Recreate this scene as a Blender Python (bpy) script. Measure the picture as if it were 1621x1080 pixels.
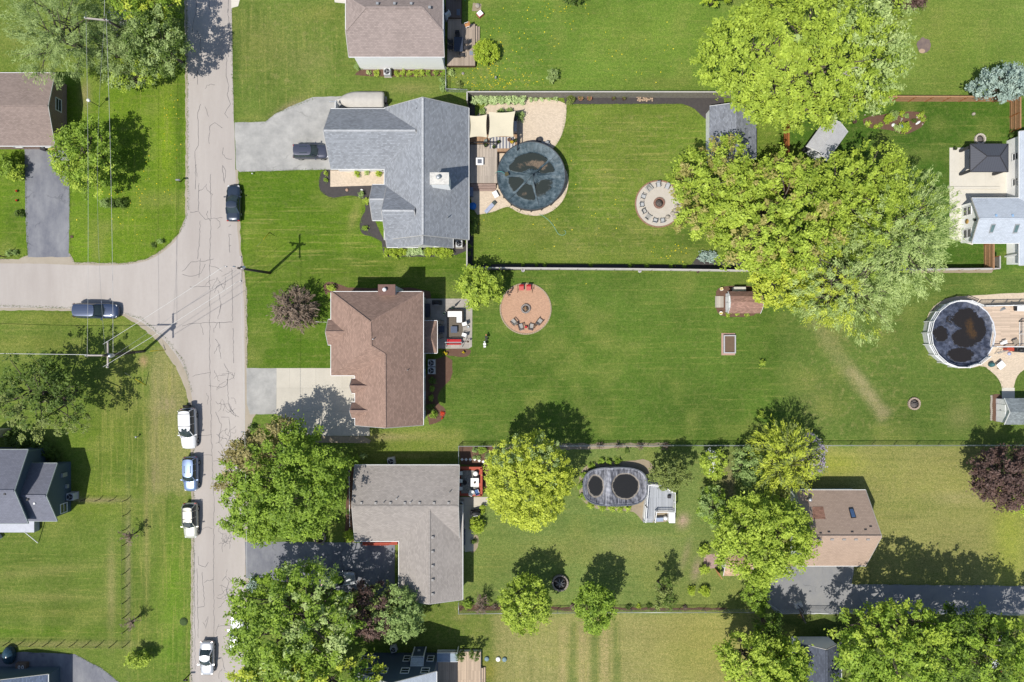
import bpy, bmesh, math, random
import numpy as np
from mathutils import Vector, Matrix
from mathutils.geometry import tessellate_polygon
R = math.radians
for o in list(bpy.data.objects): bpy.data.objects.remove(o)
SC = bpy.context.scene
C = SC.collection
# ---------------------------------------------------------------- camera, sky, sun
CX, CY, PPM, H = 810.5, 540.0, 12.0, 90.0        # photo centre, photo pixels per metre on the ground, camera height
cam = bpy.data.cameras.new('camera'); camo = bpy.data.objects.new('camera', cam); C.objects.link(camo)
camo.location = (0, 0, H); cam.sensor_width = 36; cam.lens = 36*H/(1621/PPM); cam.clip_end = 2000
SC.camera = camo
SUN_EL, SUN_AZ = R(60), math.atan2(-.69, -.725)   # azimuth clockwise from +Y
w = bpy.data.worlds.new('World'); SC.world = w; w.use_nodes = True
nt = w.node_tree; sky = nt.nodes.new('ShaderNodeTexSky'); sky.sky_type = 'NISHITA'; sky.sun_disc = False
sky.sun_elevation = SUN_EL; sky.sun_rotation = SUN_AZ
nt.links.new(sky.outputs[0], nt.nodes['Background'].inputs[0]); nt.nodes['Background'].inputs[1].default_value = 0.118
sl = bpy.data.lights.new('sun', 'SUN'); so = bpy.data.objects.new('sun', sl); C.objects.link(so)
sl.energy = 4.7; sl.angle = R(.5); sl.color = (1, .955, .88)
ch = math.cos(SUN_EL)
so.rotation_euler = Vector((-math.sin(SUN_AZ)*ch, -math.cos(SUN_AZ)*ch, -math.sin(SUN_EL))).to_track_quat('-Z', 'Y').to_euler()
so.location = (-40, -40, 80)
SC.view_settings.view_transform = 'Standard'; SC.view_settings.look = 'None'
SC.view_settings.exposure = 0.25; SC.view_settings.gamma = 1
SC.cycles.max_bounces = 6; SC.cycles.transparent_max_bounces = 12

# ---------------------------------------------------------------- helpers
RNG = random.Random(7)
def W(px, py, h=0.0):
    k = (1-h/H)/PPM
    return Vector(((px-CX)*k, (CY-py)*k, h))
def srgb(r, g, b):
    f = lambda c: (c/12.92 if c <= .04045 else ((c+.055)/1.055)**2.4)
    return (f(r/255), f(g/255), f(b/255))
MATS = {}
class NT:
    def __init__(s, name):
        s.m = bpy.data.materials.new(name); s.m.use_nodes = True; s.t = s.m.node_tree
        s.b = s.t.nodes['Principled BSDF']; s.out = s.t.nodes['Material Output']
    def n(s, typ, **kw):
        nd = s.t.nodes.new(typ)
        for k, v in kw.items(): setattr(nd, k, v)
        return nd
    def l(s, a, b): s.t.links.new(a, b)
    def noise(s, vec, scale, detail=3, rough=.6):
        nd = s.n('ShaderNodeTexNoise'); nd.inputs['Scale'].default_value = scale; nd.inputs['Detail'].default_value = detail
        nd.inputs['Roughness'].default_value = rough
        if vec is not None: s.l(vec, nd.inputs['Vector'])
        return nd.outputs['Fac']
    def ramp(s, fac, a, b, c0=(0,0,0,1), c1=(1,1,1,1)):
        nd = s.n('ShaderNodeValToRGB'); e = nd.color_ramp.elements
        e[0].position = a; e[1].position = b; e[0].color = c0; e[1].color = c1; s.l(fac, nd.inputs[0]); return nd.outputs[0]
    def mix(s, fac, a, b, mode='MIX'):
        nd = s.n('ShaderNodeMix', data_type='RGBA', blend_type=mode)
        for sock, v in ((nd.inputs[0], fac), (nd.inputs[6], a), (nd.inputs[7], b)):
            if hasattr(v, 'links'): s.l(v, sock)
            elif isinstance(v, (int, float)): sock.default_value = v
            else: sock.default_value = (*v[:3], 1)
        return nd.outputs[2]
    def math(s, op, a, b=0.0):
        nd = s.n('ShaderNodeMath', operation=op)
        for i, v in enumerate((a, b)):
            if hasattr(v, 'links'): s.l(v, nd.inputs[i])
            else: nd.inputs[i].default_value = v
        return nd.outputs[0]
    def bump(s, h, strength, dist=.02):
        nd = s.n('ShaderNodeBump'); nd.inputs['Strength'].default_value = strength; nd.inputs['Distance'].default_value = dist
        s.l(h, nd.inputs['Height']); s.l(nd.outputs[0], s.b.inputs['Normal'])
    def pos(s): return s.n('ShaderNodeNewGeometry').outputs['Position']
def mat(name, col, rough=.8, var=.18, scale=3.0, fine=.12, bump=.0, metal=0.0, spec=.3, col2=None, coat=0):
    if name in MATS: return MATS[name]
    m = NT(name); oc = m.n('ShaderNodeTexCoord').outputs['Object']
    d = tuple(c*(1-var) for c in col) if col2 is None else col2
    f = m.ramp(m.noise(oc, scale, 4), .35, .65)
    c = m.mix(f, d, col)
    f2 = m.noise(oc, scale*14, 2)
    c = m.mix(m.math('MULTIPLY', f2, fine*2), c, tuple(x*.45 for x in col))
    m.l(c, m.b.inputs['Base Color']); m.b.inputs['Roughness'].default_value = rough; m.b.inputs['Metallic'].default_value = metal
    m.b.inputs['Specular IOR Level'].default_value = spec
    if coat: m.b.inputs['Coat Weight'].default_value = coat; m.b.inputs['Coat Roughness'].default_value = .08
    if bump: m.bump(f2, bump)
    MATS[name] = m.m; return m.m
def swapxy_by_normal(m, force=None):
    """plan coordinates whose Y runs down the slope, whichever way the roof faces"""
    g = m.n('ShaderNodeNewGeometry'); sp = m.n('ShaderNodeSeparateXYZ'); m.l(g.outputs['Position'], sp.inputs[0])
    sn = m.n('ShaderNodeSeparateXYZ'); m.l(g.outputs['True Normal'], sn.inputs[0])
    c1 = m.n('ShaderNodeCombineXYZ'); m.l(sp.outputs[0], c1.inputs[0]); m.l(sp.outputs[1], c1.inputs[1])
    c2 = m.n('ShaderNodeCombineXYZ'); m.l(sp.outputs[1], c2.inputs[0]); m.l(sp.outputs[0], c2.inputs[1])
    if force is not None: return (c2 if force else c1).outputs[0]
    f = m.math('GREATER_THAN', m.math('ABSOLUTE', sn.outputs[0]), m.math('ABSOLUTE', sn.outputs[1]))
    mx = m.n('ShaderNodeMix', data_type='VECTOR'); m.l(f, mx.inputs[0]); m.l(c1.outputs[0], mx.inputs[4]); m.l(c2.outputs[0], mx.inputs[5])
    return mx.outputs[1]
def shingle(name, col, light=1.35, dark=.62, tab=.33, row=.15, warm=None):
    if name in MATS: return MATS[name]
    col = tuple(min(.8, c*1.22) for c in col)
    m = NT(name); v = swapxy_by_normal(m)
    b = m.n('ShaderNodeTexBrick'); m.l(v, b.inputs['Vector']); b.inputs['Scale'].default_value = 1
    b.inputs['Brick Width'].default_value = tab; b.inputs['Row Height'].default_value = row
    b.inputs['Mortar Size'].default_value = .012; b.inputs['Mortar Smooth'].default_value = .4; b.inputs['Bias'].default_value = 0
    b.inputs['Color1'].default_value = (*[c*dark for c in col], 1); w2 = warm or tuple(min(1, c*light) for c in col)
    b.inputs['Color2'].default_value = (*w2, 1); b.inputs['Mortar'].default_value = (*[c*.42 for c in col], 1)
    mp = m.n('ShaderNodeMapping'); mp.inputs['Scale'].default_value = (2.2, 6, 6); m.l(v, mp.inputs['Vector'])
    f = m.noise(mp.outputs[0], 1, 4, .75); c = m.mix(m.ramp(f, .3, .72), tuple(x*dark*1.1 for x in col), b.outputs[0])
    c = m.mix(.42, c, b.outputs[0])
    big = m.noise(v, .35, 3); c = m.mix(m.math('MULTIPLY', m.ramp(big, .35, .7), .25), c, tuple(min(1, x*1.3) for x in col))
    g = m.noise(v, 38, 2); c = m.mix(m.math('MULTIPLY', g, .3), c, tuple(x*.35 for x in col))
    m.l(c, m.b.inputs['Base Color']); m.b.inputs['Roughness'].default_value = .93; m.b.inputs['Specular IOR Level'].default_value = .15
    m.bump(b.outputs['Fac'], -.5, .01)
    MATS[name] = m.m; return m.m
def planks(name, col, width=.14, turn=False, gap=.35, var=.25, length=2.4):
    if name in MATS: return MATS[name]
    m = NT(name); v = swapxy_by_normal(m, turn)
    b = m.n('ShaderNodeTexBrick'); m.l(v, b.inputs['Vector']); b.inputs['Scale'].default_value = 1
    b.inputs['Brick Width'].default_value = length; b.inputs['Row Height'].default_value = width
    b.inputs['Mortar Size'].default_value = width*.06; b.inputs['Mortar Smooth'].default_value = .2
    b.inputs['Color1'].default_value = (*[c*(1-var) for c in col], 1); b.inputs['Color2'].default_value = (*[min(1, c*(1+var*.5)) for c in col], 1)
    b.inputs['Mortar'].default_value = (*[c*gap for c in col], 1)
    c = m.mix(m.math('MULTIPLY', m.noise(v, 3, 5), .35), b.outputs[0], tuple(x*.6 for x in col))
    m.l(c, m.b.inputs['Base Color']); m.b.inputs['Roughness'].default_value = .8; m.bump(b.outputs['Fac'], -.4, .01)
    MATS[name] = m.m; return m.m
def pavers(name, col, a=.4, b_=.2, var=.25, mort=.7, fine=30, stain=.25):
    if name in MATS: return MATS[name]
    m = NT(name); p = m.pos(); b = m.n('ShaderNodeTexBrick'); m.l(p, b.inputs['Vector']); b.inputs['Scale'].default_value = 1
    b.inputs['Brick Width'].default_value = a; b.inputs['Row Height'].default_value = b_; b.inputs['Mortar Size'].default_value = .012
    b.inputs['Color1'].default_value = (*[c*(1-var) for c in col], 1); b.inputs['Color2'].default_value = (*[min(1, c*(1+var)) for c in col], 1)
    b.inputs['Mortar'].default_value = (*[c*mort for c in col], 1)
    c = m.mix(m.math('MULTIPLY', m.ramp(m.noise(p, .7, 4), .4, .7), stain), b.outputs[0], tuple(x*.6 for x in col))
    c = m.mix(m.math('MULTIPLY', m.noise(p, fine, 2), .25), c, tuple(x*.5 for x in col))
    m.l(c, m.b.inputs['Base Color']); m.b.inputs['Roughness'].default_value = .9; MATS[name] = m.m; return m.m
def asphalt(name, col, stain, amt=.5, sc=.25, gran=.3, stretch=None, crack=0):
    if name in MATS: return MATS[name]
    m = NT(name); p = m.pos(); v = p
    if stretch:
        mp = m.n('ShaderNodeMapping'); mp.inputs['Scale'].default_value = stretch; m.l(p, mp.inputs['Vector']); v = mp.outputs[0]
    c = m.mix(m.math('MULTIPLY', m.ramp(m.noise(v, sc, 6, .65), .35, .68), amt), col, stain)
    c = m.mix(m.math('MULTIPLY', m.ramp(m.noise(p, 2.2, 5, .7), .45, .75), .25), c, stain)
    if crack:
        vo = m.n('ShaderNodeTexVoronoi', feature='DISTANCE_TO_EDGE'); vo.inputs['Scale'].default_value = crack
        wp = m.n('ShaderNodeVectorMath', operation='ADD'); ns = m.n('ShaderNodeTexNoise'); ns.inputs['Scale'].default_value = 1.2
        ns.inputs['Detail'].default_value = 5; m.l(p, ns.inputs['Vector']); m.l(ns.outputs['Color'], wp.inputs[0]); m.l(p, wp.inputs[1])
        m.l(wp.outputs[0], vo.inputs['Vector'])
        ln = m.math('LESS_THAN', vo.outputs['Distance'], .012)
        ln = m.math('MULTIPLY', ln, m.ramp(m.noise(p, .3, 2), .5, .6)); c = m.mix(m.math('MULTIPLY', ln, .45), c, tuple(x*.4 for x in col))
    g = m.noise(p, 28, 3, .8); c = m.mix(m.math('MULTIPLY', g, gran*2), c, tuple(x*.55 for x in col))
    m.l(c, m.b.inputs['Base Color']); m.b.inputs['Roughness'].default_value = .92; m.b.inputs['Specular IOR Level'].default_value = .2
    m.bump(g, .25, .01); MATS[name] = m.m; return m.m
def leafmat(name, dark, light, trans=.35):
    if name in MATS: return MATS[name]
    m = NT(name); a = m.n('ShaderNodeAttribute', attribute_name='v'); c = m.mix(a.outputs['Fac'], dark, light)
    m.l(c, m.b.inputs['Base Color']); m.b.inputs['Roughness'].default_value = .55; m.b.inputs['Specular IOR Level'].default_value = .25
    if trans:
        tr = m.n('ShaderNodeBsdfTranslucent'); m.l(m.mix(1, c, (1, 1, .6), 'MULTIPLY'), tr.inputs[0])
        ms = m.n('ShaderNodeMixShader'); ms.inputs[0].default_value = trans; m.l(m.b.outputs[0], ms.inputs[1]); m.l(tr.outputs[0], ms.inputs[2])
        m.l(ms.outputs[0], m.out.inputs[0])
    MATS[name] = m.m; return m.m

def thing(name, label, cat, loc=(0, 0, 0), rz=0.0, group=None):
    o = bpy.data.objects.new(name, None); o.empty_display_size = .3; C.objects.link(o)
    o.location = loc; o.rotation_euler = (0, 0, rz); tag(o, label, cat, group); return o
def tag(o, label=None, cat=None, group=None, kind=None):
    if label: o['label'] = label
    if cat: o['category'] = cat
    if group: o['group'] = group
    if kind: o['kind'] = kind
    return o
def link(name, me, m, parent=None):
    o = bpy.data.objects.new(name, me); C.objects.link(o)
    if m is not None and not me.materials: me.materials.append(m)
    if parent is not None: o.parent = parent
    return o
class B:
    """collects simple solids into one mesh; off moves world-coordinate shapes into their parent's frame"""
    def __init__(s, off=None): s.v = []; s.f = []; s.off = Vector(off) if off is not None else None; s.sm = []; s.mi = []; s.cur = 0
    def add(s, vs, fs, smooth=False):
        n = len(s.v); s.v += [Vector(v) for v in vs]; s.f += [[i+n for i in f] for f in fs]; s.sm += [smooth]*len(fs); s.mi += [s.cur]*len(fs)
        return s
    def box(s, c, d, rz=0, top=1.0, tilt=None):
        x, y, z = d[0]/2, d[1]/2, d[2]/2; c = Vector(c); M = Matrix.Rotation(rz, 3, 'Z')
        if tilt is not None: M = M @ tilt
        vs = [c+M@Vector((i*x*(top if k > 0 else 1), j*y*(top if k > 0 else 1), k*z)) for k in (-1, 1) for j in (-1, 1) for i in (-1, 1)]
        return s.add(vs, [(0,2,3,1),(4,5,7,6),(0,1,5,4),(2,6,7,3),(0,4,6,2),(1,3,7,5)])
    def bar(s, a, b, wd, ht=None, up=Vector((0, 0, 1))):
        a = Vector(a); b = Vector(b); ht = ht or wd; d = b-a
        if d.length < 1e-6: return s
        d.normalize()
        u = d.cross(up)
        if u.length < 1e-3: u = d.cross(Vector((1, 0, 0)))
        u.normalize(); v = u.cross(d)
        vs = [p+u*i*wd/2+v*j*ht/2 for p in (a, b) for j in (-1, 1) for i in (-1, 1)]
        return s.add(vs, [(0,2,3,1),(4,5,7,6),(0,1,5,4),(2,6,7,3),(0,4,6,2),(1,3,7,5)])
    def tube(s, pts, r, n=6, cap=True):
        pts = [Vector(p) for p in pts]; rs = r if isinstance(r, (list, tuple)) else [r]*len(pts); base = len(s.v)
        vs = []; fs = []
        for i, p in enumerate(pts):
            d = (pts[min(i+1, len(pts)-1)]-pts[max(i-1, 0)]).normalized(); u = d.cross(Vector((.3, .2, 1)))
            if u.length < 1e-2: u = d.cross(Vector((1, 0, 0)))
            u.normalize(); v = d.cross(u)
            for k in range(n):
                a = 2*math.pi*k/n; vs.append(p+(u*math.cos(a)+v*math.sin(a))*rs[i])
        for i in range(len(pts)-1):
            for k in range(n): k2 = (k+1) % n; fs.append((i*n+k, i*n+k2, (i+1)*n+k2, (i+1)*n+k))
        if cap: fs += [tuple(range(n))[::-1], tuple((len(pts)-1)*n+k for k in range(n))]
        return s.add(vs, fs, True)
    def lathe(s, c, prof, n=24, sx=1, sy=1, smooth=True, rz=0, cap=True):
        """prof: list of (radius, z) from bottom to top"""
        c = Vector(c); vs = []; fs = []
        for r, z in prof:
            for k in range(n):
                a = 2*math.pi*k/n; x, y = r*sx*math.cos(a), r*sy*math.sin(a)
                vs.append(c+Vector((x*math.cos(rz)-y*math.sin(rz), x*math.sin(rz)+y*math.cos(rz), z)))
        for i in range(len(prof)-1):
            for k in range(n): k2 = (k+1) % n; fs.append((i*n+k, i*n+k2, (i+1)*n+k2, (i+1)*n+k))
        if cap and prof[0][0] > .001: fs.append(tuple(range(n))[::-1])
        if cap and prof[-1][0] > .001: fs.append(tuple((len(prof)-1)*n+k for k in range(n)))
        return s.add(vs, fs, smooth)
    def prism(s, pts, z0, z1):
        """pts: plan polygon, counter-clockwise or not; handles concave"""
        pts = [Vector((p[0], p[1], 0)) for p in pts]; n = len(pts)
        if sum(pts[i].x*pts[(i+1) % n].y-pts[(i+1) % n].x*pts[i].y for i in range(n)) < 0: pts = pts[::-1]
        vs = [Vector((p.x, p.y, z)) for z in (z0, z1) for p in pts]
        tr = tessellate_polygon([pts]); fs = []
        for t in tr:
            a, b, c = t; nz = (pts[b]-pts[a]).cross(pts[c]-pts[a]).z
            if abs(nz) < 1e-12: continue
            t = t if nz > 0 else t[::-1]
            fs.append(tuple(i+n for i in t)); fs.append(tuple(t[::-1]))
        fs += [(i, (i+1) % n, (i+1) % n+n, i+n) for i in range(n)]
        return s.add(vs, fs)
    def build(s, name, m, parent=None):
        me = bpy.data.meshes.new(name); off = s.off if s.off is not None else Vector()
        me.from_pydata([tuple(v-off) for v in s.v], [], [tuple(f) for f in s.f])
        me.polygons.foreach_set('use_smooth', s.sm)
        if isinstance(m, (list, tuple)):
            for q in m: me.materials.append(q)
            me.polygons.foreach_set('material_index', s.mi); m = m[0]
        me.update(); return link(name, me, m, parent)
def jitter_poly(pts, step=.5, amp=.06, rng=RNG, closed=True):
    out = []; n = len(pts)
    for i in range(n if closed else n-1):
        a, b = Vector(pts[i]), Vector(pts[(i+1) % n]); k = max(1, int((b-a).length/step))
        for j in range(k):
            p = a.lerp(b, j/k); out.append(p+Vector((rng.uniform(-amp, amp), rng.uniform(-amp, amp), 0)))
    return out
def smooth_poly(pts, it=2):
    for _ in range(it):
        n = len(pts); q = []
        for i in range(n): a, b = pts[i], pts[(i+1) % n]; q += [a.lerp(b, .25), a.lerp(b, .75)]
        pts = q
    return pts
ZL = [0.0]
def sheet(name, pts, m, z=.01, smooth=0, jit=.05, step=.6, kind='structure', parent=None, thick=.3):
    P = [W(*p) for p in pts]
    if smooth: P = smooth_poly(P, smooth)
    if jit: P = jitter_poly(P, step, jit)
    P = [Vector((p.x, p.y, 0)) for p in P]
    b = B(); b.prism(P, z-thick if z > .05 else -.02, z); o = b.build(name, m, parent)
    if parent is None: o['kind'] = kind
    return o
# ---------------------------------------------------------------- ground: one sheet, lawn colours as an attribute
KL = 1.5
def lit(r, g, b): return tuple(c/KL for c in srgb(r, g, b))
def build_ground():
    xs = np.concatenate([[-900, -500, -250, -120], np.linspace(-72, 72, 437), [120, 250, 500, 900]])
    ys = np.concatenate([[-900, -500, -250, -100], np.linspace(-50, 50, 304), [100, 250, 500, 900]])
    gx, gy = np.meshgrid(xs, ys); nx, ny = len(xs), len(ys)
    PX = gx*PPM+CX; PY = CY-gy*PPM
    rs = np.random.RandomState(3)
    def vnoise(sc):
        g = rs.rand(64, 96); fx = (PX+400)/sc % 94; fy = (PY+400)/sc % 62; ix = fx.astype(int); iy = fy.astype(int); tx = fx-ix; ty = fy-iy
        tx = tx*tx*(3-2*tx); ty = ty*ty*(3-2*ty)
        return (g[iy, ix]*(1-tx)+g[iy, ix+1]*tx)*(1-ty)+(g[iy+1, ix]*(1-tx)+g[iy+1, ix+1]*tx)*ty
    PX0, PY0 = PX, PY; PXw = PX+(vnoise(17)-.5)*9; PYw = PY+(vnoise(21)-.5)*9
    def inside(poly, raw=False):
        PX, PY = (PXw, PYw) if not raw else (PX0, PY0)
        m = np.zeros(PX.shape, bool); n = len(poly)
        for i in range(n):
            x1, y1 = poly[i]; x2, y2 = poly[(i+1) % n]
            if y1 == y2: continue
            c = ((y1 > PY) != (y2 > PY)) & (PX < (x2-x1)*(PY-y1)/(y2-y1)+x1); m ^= c
        return m.astype(float)
    def blur(m, k):
        for _ in range(k):
            p = np.pad(m, 1, mode='edge'); m = (p[:-2, 1:-1]+p[2:, 1:-1]+p[1:-1, :-2]+p[1:-1, 2:]+p[1:-1, 1:-1]*2)/6
        return m
    col = np.zeros((*PX.shape, 3)); col[:] = lit(103, 134, 50); msk = np.zeros((*PX.shape, 3))
    def rect(a, b, c, d): return [(a, b), (c, b), (c, d), (a, d)]
    def paint(poly, rgb, f=3, a=1.0, raw=False):
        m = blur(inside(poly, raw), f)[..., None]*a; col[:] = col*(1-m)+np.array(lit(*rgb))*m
    def stripes(poly, ch, v, f=5):
        m = blur(inside(poly), f)*v; msk[..., ch] = np.maximum(msk[..., ch], m)
    def blob(x, y, rx, ry, rgb, a=.6, p=1, ang=0):
        ca, sa = math.cos(ang), math.sin(ang); dx, dy = PX-x, PY-y
        d = ((dx*ca+dy*sa)/rx)**2+((-dx*sa+dy*ca)/ry)**2; m = (np.exp(-d**p)*a)[..., None]; col[:] = col*(1-m)+np.array(lit(*rgb))*m
    # parcels
    paint(rect(-60, -60, 300, 120), (108, 136, 52)); paint(rect(-60, 115, 300, 420), (103, 140, 34))
    paint(rect(365, -60, 745, 198), (104, 132, 52)); paint(rect(700, -60, 1200, 148), (106, 142, 50)); paint(rect(1200, -60, 1700, 155), (112, 142, 56))
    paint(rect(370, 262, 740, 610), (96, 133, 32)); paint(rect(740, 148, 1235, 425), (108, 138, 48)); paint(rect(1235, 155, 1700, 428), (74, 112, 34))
    paint(rect(390, 400, 740, 600), (86, 122, 32)); paint(rect(700, 430, 1235, 705), (88, 122, 42), 4)
    paint(rect(1232, 430, 1700, 705), (92, 122, 48), 3); paint(rect(-60, 480, 310, 1100), (102, 130, 48))
    paint(rect(560, 680, 735, 740), (112, 136, 52)); paint(rect(727, 706, 1240, 972), (115, 142, 68), 2)
    paint(rect(1225, 706, 1700, 975), (140, 148, 80), 3); paint(rect(640, 955, 800, 1150), (104, 128, 52), 4)
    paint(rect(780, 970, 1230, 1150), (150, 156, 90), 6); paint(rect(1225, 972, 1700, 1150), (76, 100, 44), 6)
    paint([(240, 560), (262, 545), (290, 590), (305, 700), (300, 780), (240, 780)], (156, 158, 98), 4, .62)
    # wear and dry patches
    for x, y, rx, ry, c, a, ang in [
        (420, 60, 40, 35, (128, 138, 70), .55, 0), (490, 95, 45, 25, (128, 136, 74), .5, 0), (520, 20, 50, 14, (134, 146, 66), .6, 0), (650, 140, 40, 8, (150, 150, 90), .5, 0),
        (372, 100, 9, 90, (70, 104, 34), .7, 0), (535, 70, 12, 90, (84, 116, 38), .6, 0), (455, 172, 28, 7, (150, 142, 100), .8, -.55), 
        (1320, 520, 30, 30, (128, 140, 74), .5, 0), (1290, 640, 26, 40, (120, 132, 70), .4, -.5), (1520, 660, 22, 22, (138, 142, 84), .5, 0),
        (1500, 60, 60, 60, (132, 156, 62), .5, 0), (1560, 100, 50, 50, (96, 134, 44), .5, 0), (1400, 140, 60, 8, (92, 122, 46), .5, 0), (1000, 60, 90, 45, (120, 150, 56), .5, 0),
        (850, 60, 60, 50, (94, 134, 46), .6, 0), (1050, 130, 60, 10, (126, 142, 66), .5, 0), (970, 250, 60, 60, (120, 142, 56), .5, 0), (1000, 380, 120, 30, (104, 134, 50), .5, 0),
        (880, 370, 110, 18, (122, 138, 58), .5, 0), (905, 300, 20, 70, (82, 118, 36), .6, 0), (1090, 380, 30, 30, (66, 96, 34), .5, 0), (950, 560, 130, 40, (98, 132, 46), .5, 0),
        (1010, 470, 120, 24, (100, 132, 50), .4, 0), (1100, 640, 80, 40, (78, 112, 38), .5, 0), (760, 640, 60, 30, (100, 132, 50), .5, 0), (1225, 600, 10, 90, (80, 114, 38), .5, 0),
        (870, 870, 120, 20, (132, 146, 72), .5, -.08), (1000, 880, 80, 30, (136, 148, 80), .5, 0), (780, 880, 40, 60, (116, 140, 62), .5, 0), (900, 825, 120, 10, (98, 128, 56), .5, .05),
        (1010, 835, 120, 8, (94, 122, 52), .4, -.05), (1081, 825, 9, 11, (186, 168, 140), .9, .3), (1085, 880, 6, 26, (150, 146, 104), .6, .3), (1102, 902, 7, 18, (164, 152, 122), .8, .2),
        (1150, 760, 12, 30, (150, 140, 104), .6, 0), (1140, 800, 16, 24, (60, 76, 40), .4, 0), (1158, 780, 5, 28, (168, 154, 122), .6, 0), (1010, 862, 50, 12, (150, 152, 96), .4, 0),
        (1470, 770, 90, 20, (152, 160, 82), .55, 0), (1420, 740, 80, 14, (156, 164, 84), .5, 0), (1520, 790, 40, 12, (168, 166, 110), .6, 0), (1320, 735, 50, 20, (150, 168, 50), .6, 0),
        (1600, 850, 30, 90, (150, 172, 52), .6, 0), (1450, 800, 70, 14, (112, 136, 54), .4, 0), (836, 1030, 26, 60, (106, 128, 60), .0, 0), (1120, 1030, 90, 90, (150, 156, 70), .6, 0),
        (100, 500, 110, 14, (142, 156, 66), .5, 0), (60, 492, 80, 6, (86, 122, 32), .6, 0), (40, 545, 90, 12, (140, 150, 66), .4, 0), (190, 620, 30, 80, (140, 148, 70), .4, 0),
        (150, 700, 60, 50, (106, 138, 36), .6, 0), (140, 790, 70, 30, (124, 148, 44), .5, 0), (60, 905, 110, 8, (150, 156, 84), .5, -.1), (90, 880, 110, 5, (96, 124, 44), .5, -.15),
        (60, 945, 90, 7, (150, 156, 84), .5, 0), (60, 1000, 110, 8, (88, 130, 24), .7, 0), (90, 970, 120, 7, (136, 148, 66), .4, 0), (176, 930, 7, 70, (160, 158, 100), .6, 0),
        (100, 1020, 130, 5, (160, 160, 100), .6, 0), (232, 820, 4, 120, (168, 164, 100), .6, 0), (244, 700, 7, 90, (160, 152, 108), .6, 0), (258, 850, 5, 150, (140, 146, 76), .5, 0),
        (272, 920, 22, 80, (104, 146, 32), .6, 0), (272, 1010, 24, 60, (100, 148, 34), .6, 0), (150, 792, 55, 4, (160, 150, 110), .7, 0), (203, 900, 4, 110, (160, 156, 116), .6, 0),
        (227, 572, 7, 9, (176, 152, 110), .8, 0), (263, 640, 18, 14, (174, 168, 120), .6, 0), (270, 600, 14, 22, (158, 158, 100), .6, 0), (225, 190, 60, 60, (120, 158, 38), .6, 0),
        (262, 220, 12, 90, (130, 166, 36), .7, 0), (286, 230, 5, 120, (72, 112, 22), .7, 0), (150, 385, 60, 30, (118, 158, 36), .6, 0), (135, 150, 10, 25, (154, 150, 100), .7, 0),
        (215, 350, 30, 40, (120, 156, 40), .5, 0), (20, 350, 18, 70, (84, 118, 32), .6, 0), (30, 60, 40, 18, (128, 144, 66), .5, 0), (450, 310, 60, 24, (84, 124, 28), .6, 0),
        (420, 400, 30, 40, (122, 144, 50), .5, 0), (520, 430, 80, 18, (110, 138, 44), .5, 0), (560, 345, 8, 24, (150, 154, 84), .6, .3), (460, 540, 60, 30, (76, 116, 24), .6, 0),
        (640, 415, 70, 6, (120, 144, 50), .5, 0), (600, 692, 50, 5, (158, 150, 106), .7, 0), (660, 690, 70, 6, (146, 150, 84), .5, 0), (650, 722, 60, 4, (140, 138, 84), .5, 0),
        (730, 975, 10, 12, (150, 148, 84), .4, 0), (690, 1000, 60, 16, (96, 126, 44), .5, 0), (770, 1062, 20, 20, (150, 150, 60), .6, 0), (870, 560, 90, 70, (84, 120, 38), .4, 0)]:
        blob(x, y, rx, ry, c, a, 1, ang)
    paint([(1256,470),(1290,500),(1350,570),(1412,655),(1398,668),(1350,620),(1300,540)], (146, 150, 94), 4, .45)
    paint([(1340,580),(1352,578),(1410,660),(1394,668)], (176, 172, 120), 3, .6)
    for x in (907, 941, 975): # unmown darker strips in the pale field
        paint([(x-5, 985), (x+5, 985), (x+8, 1150), (x-6, 1150)], (104, 128, 58), 1, .75, True)
    for x, w_ in ((890, 5), (922, 8), (958, 7)): paint([(x-w_, 990), (x+w_, 990), (x+w_, 1150), (x-w_, 1150)], (176, 170, 110), 1, .6, True)
    msk[..., 0] = .32
    stripes(rect(890, 180, 1110, 400), 0, 1.0, 8); stripes(rect(750, 340, 1100, 412), 0, .5); stripes(rect(385, 330, 600, 450), 0, .85); stripes(rect(720, 432, 1230, 700), 0, .45)
    stripes(rect(1260, 708, 1560, 860), 0, .6); stripes(rect(740, 800, 1110, 950), 0, .35, 8); stripes(rect(0, 485, 200, 560), 0, .5); stripes(rect(0, 870, 190, 1020), 0, .6)
    stripes(rect(1420, 430, 1621, 470), 0, .4); stripes(rect(780, 975, 1200, 1100), 0, .4); stripes(rect(1340, 840, 1621, 930), 0, .35); stripes(rect(1400, 120, 1530, 152), 0, .4)
    stripes(rect(150, 570, 285, 780), 1, .7); stripes(rect(205, 780, 300, 1080), 1, .7); stripes(rect(375, 10, 545, 170), 1, .55); stripes(rect(190, 120, 290, 400), 1, .35); stripes(rect(790, 985, 990, 1100), 1, .5)
    stripes(rect(890, 180, 1080, 400), 2, .5); stripes(rect(380, 10, 540, 140), 2, .7); stripes(rect(740, 80, 860, 145), 2, .6); stripes(rect(1265, 480, 1430, 690), 2, .8, 10)
    stripes(rect(230, 540, 300, 800), 2, 1.0); stripes(rect(1350, 715, 1560, 820), 2, .7); stripes(rect(680, 960, 800, 1080), 2, .5); stripes(rect(570, 682, 735, 700), 2, .8)
    n1 = vnoise(70); n2 = vnoise(23); n3 = vnoise(9); k = (.80+.22*n1+.14*n2+.08*n3)[..., None]; col *= k
    col *= np.array([1.20, 1.06, 1.30]); dry = np.clip((vnoise(40)*.6+n2*.4-.55)*3, 0, 1)[..., None]*.5; col = col*(1-dry)+np.array(lit(146, 152, 80))*dry
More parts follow.
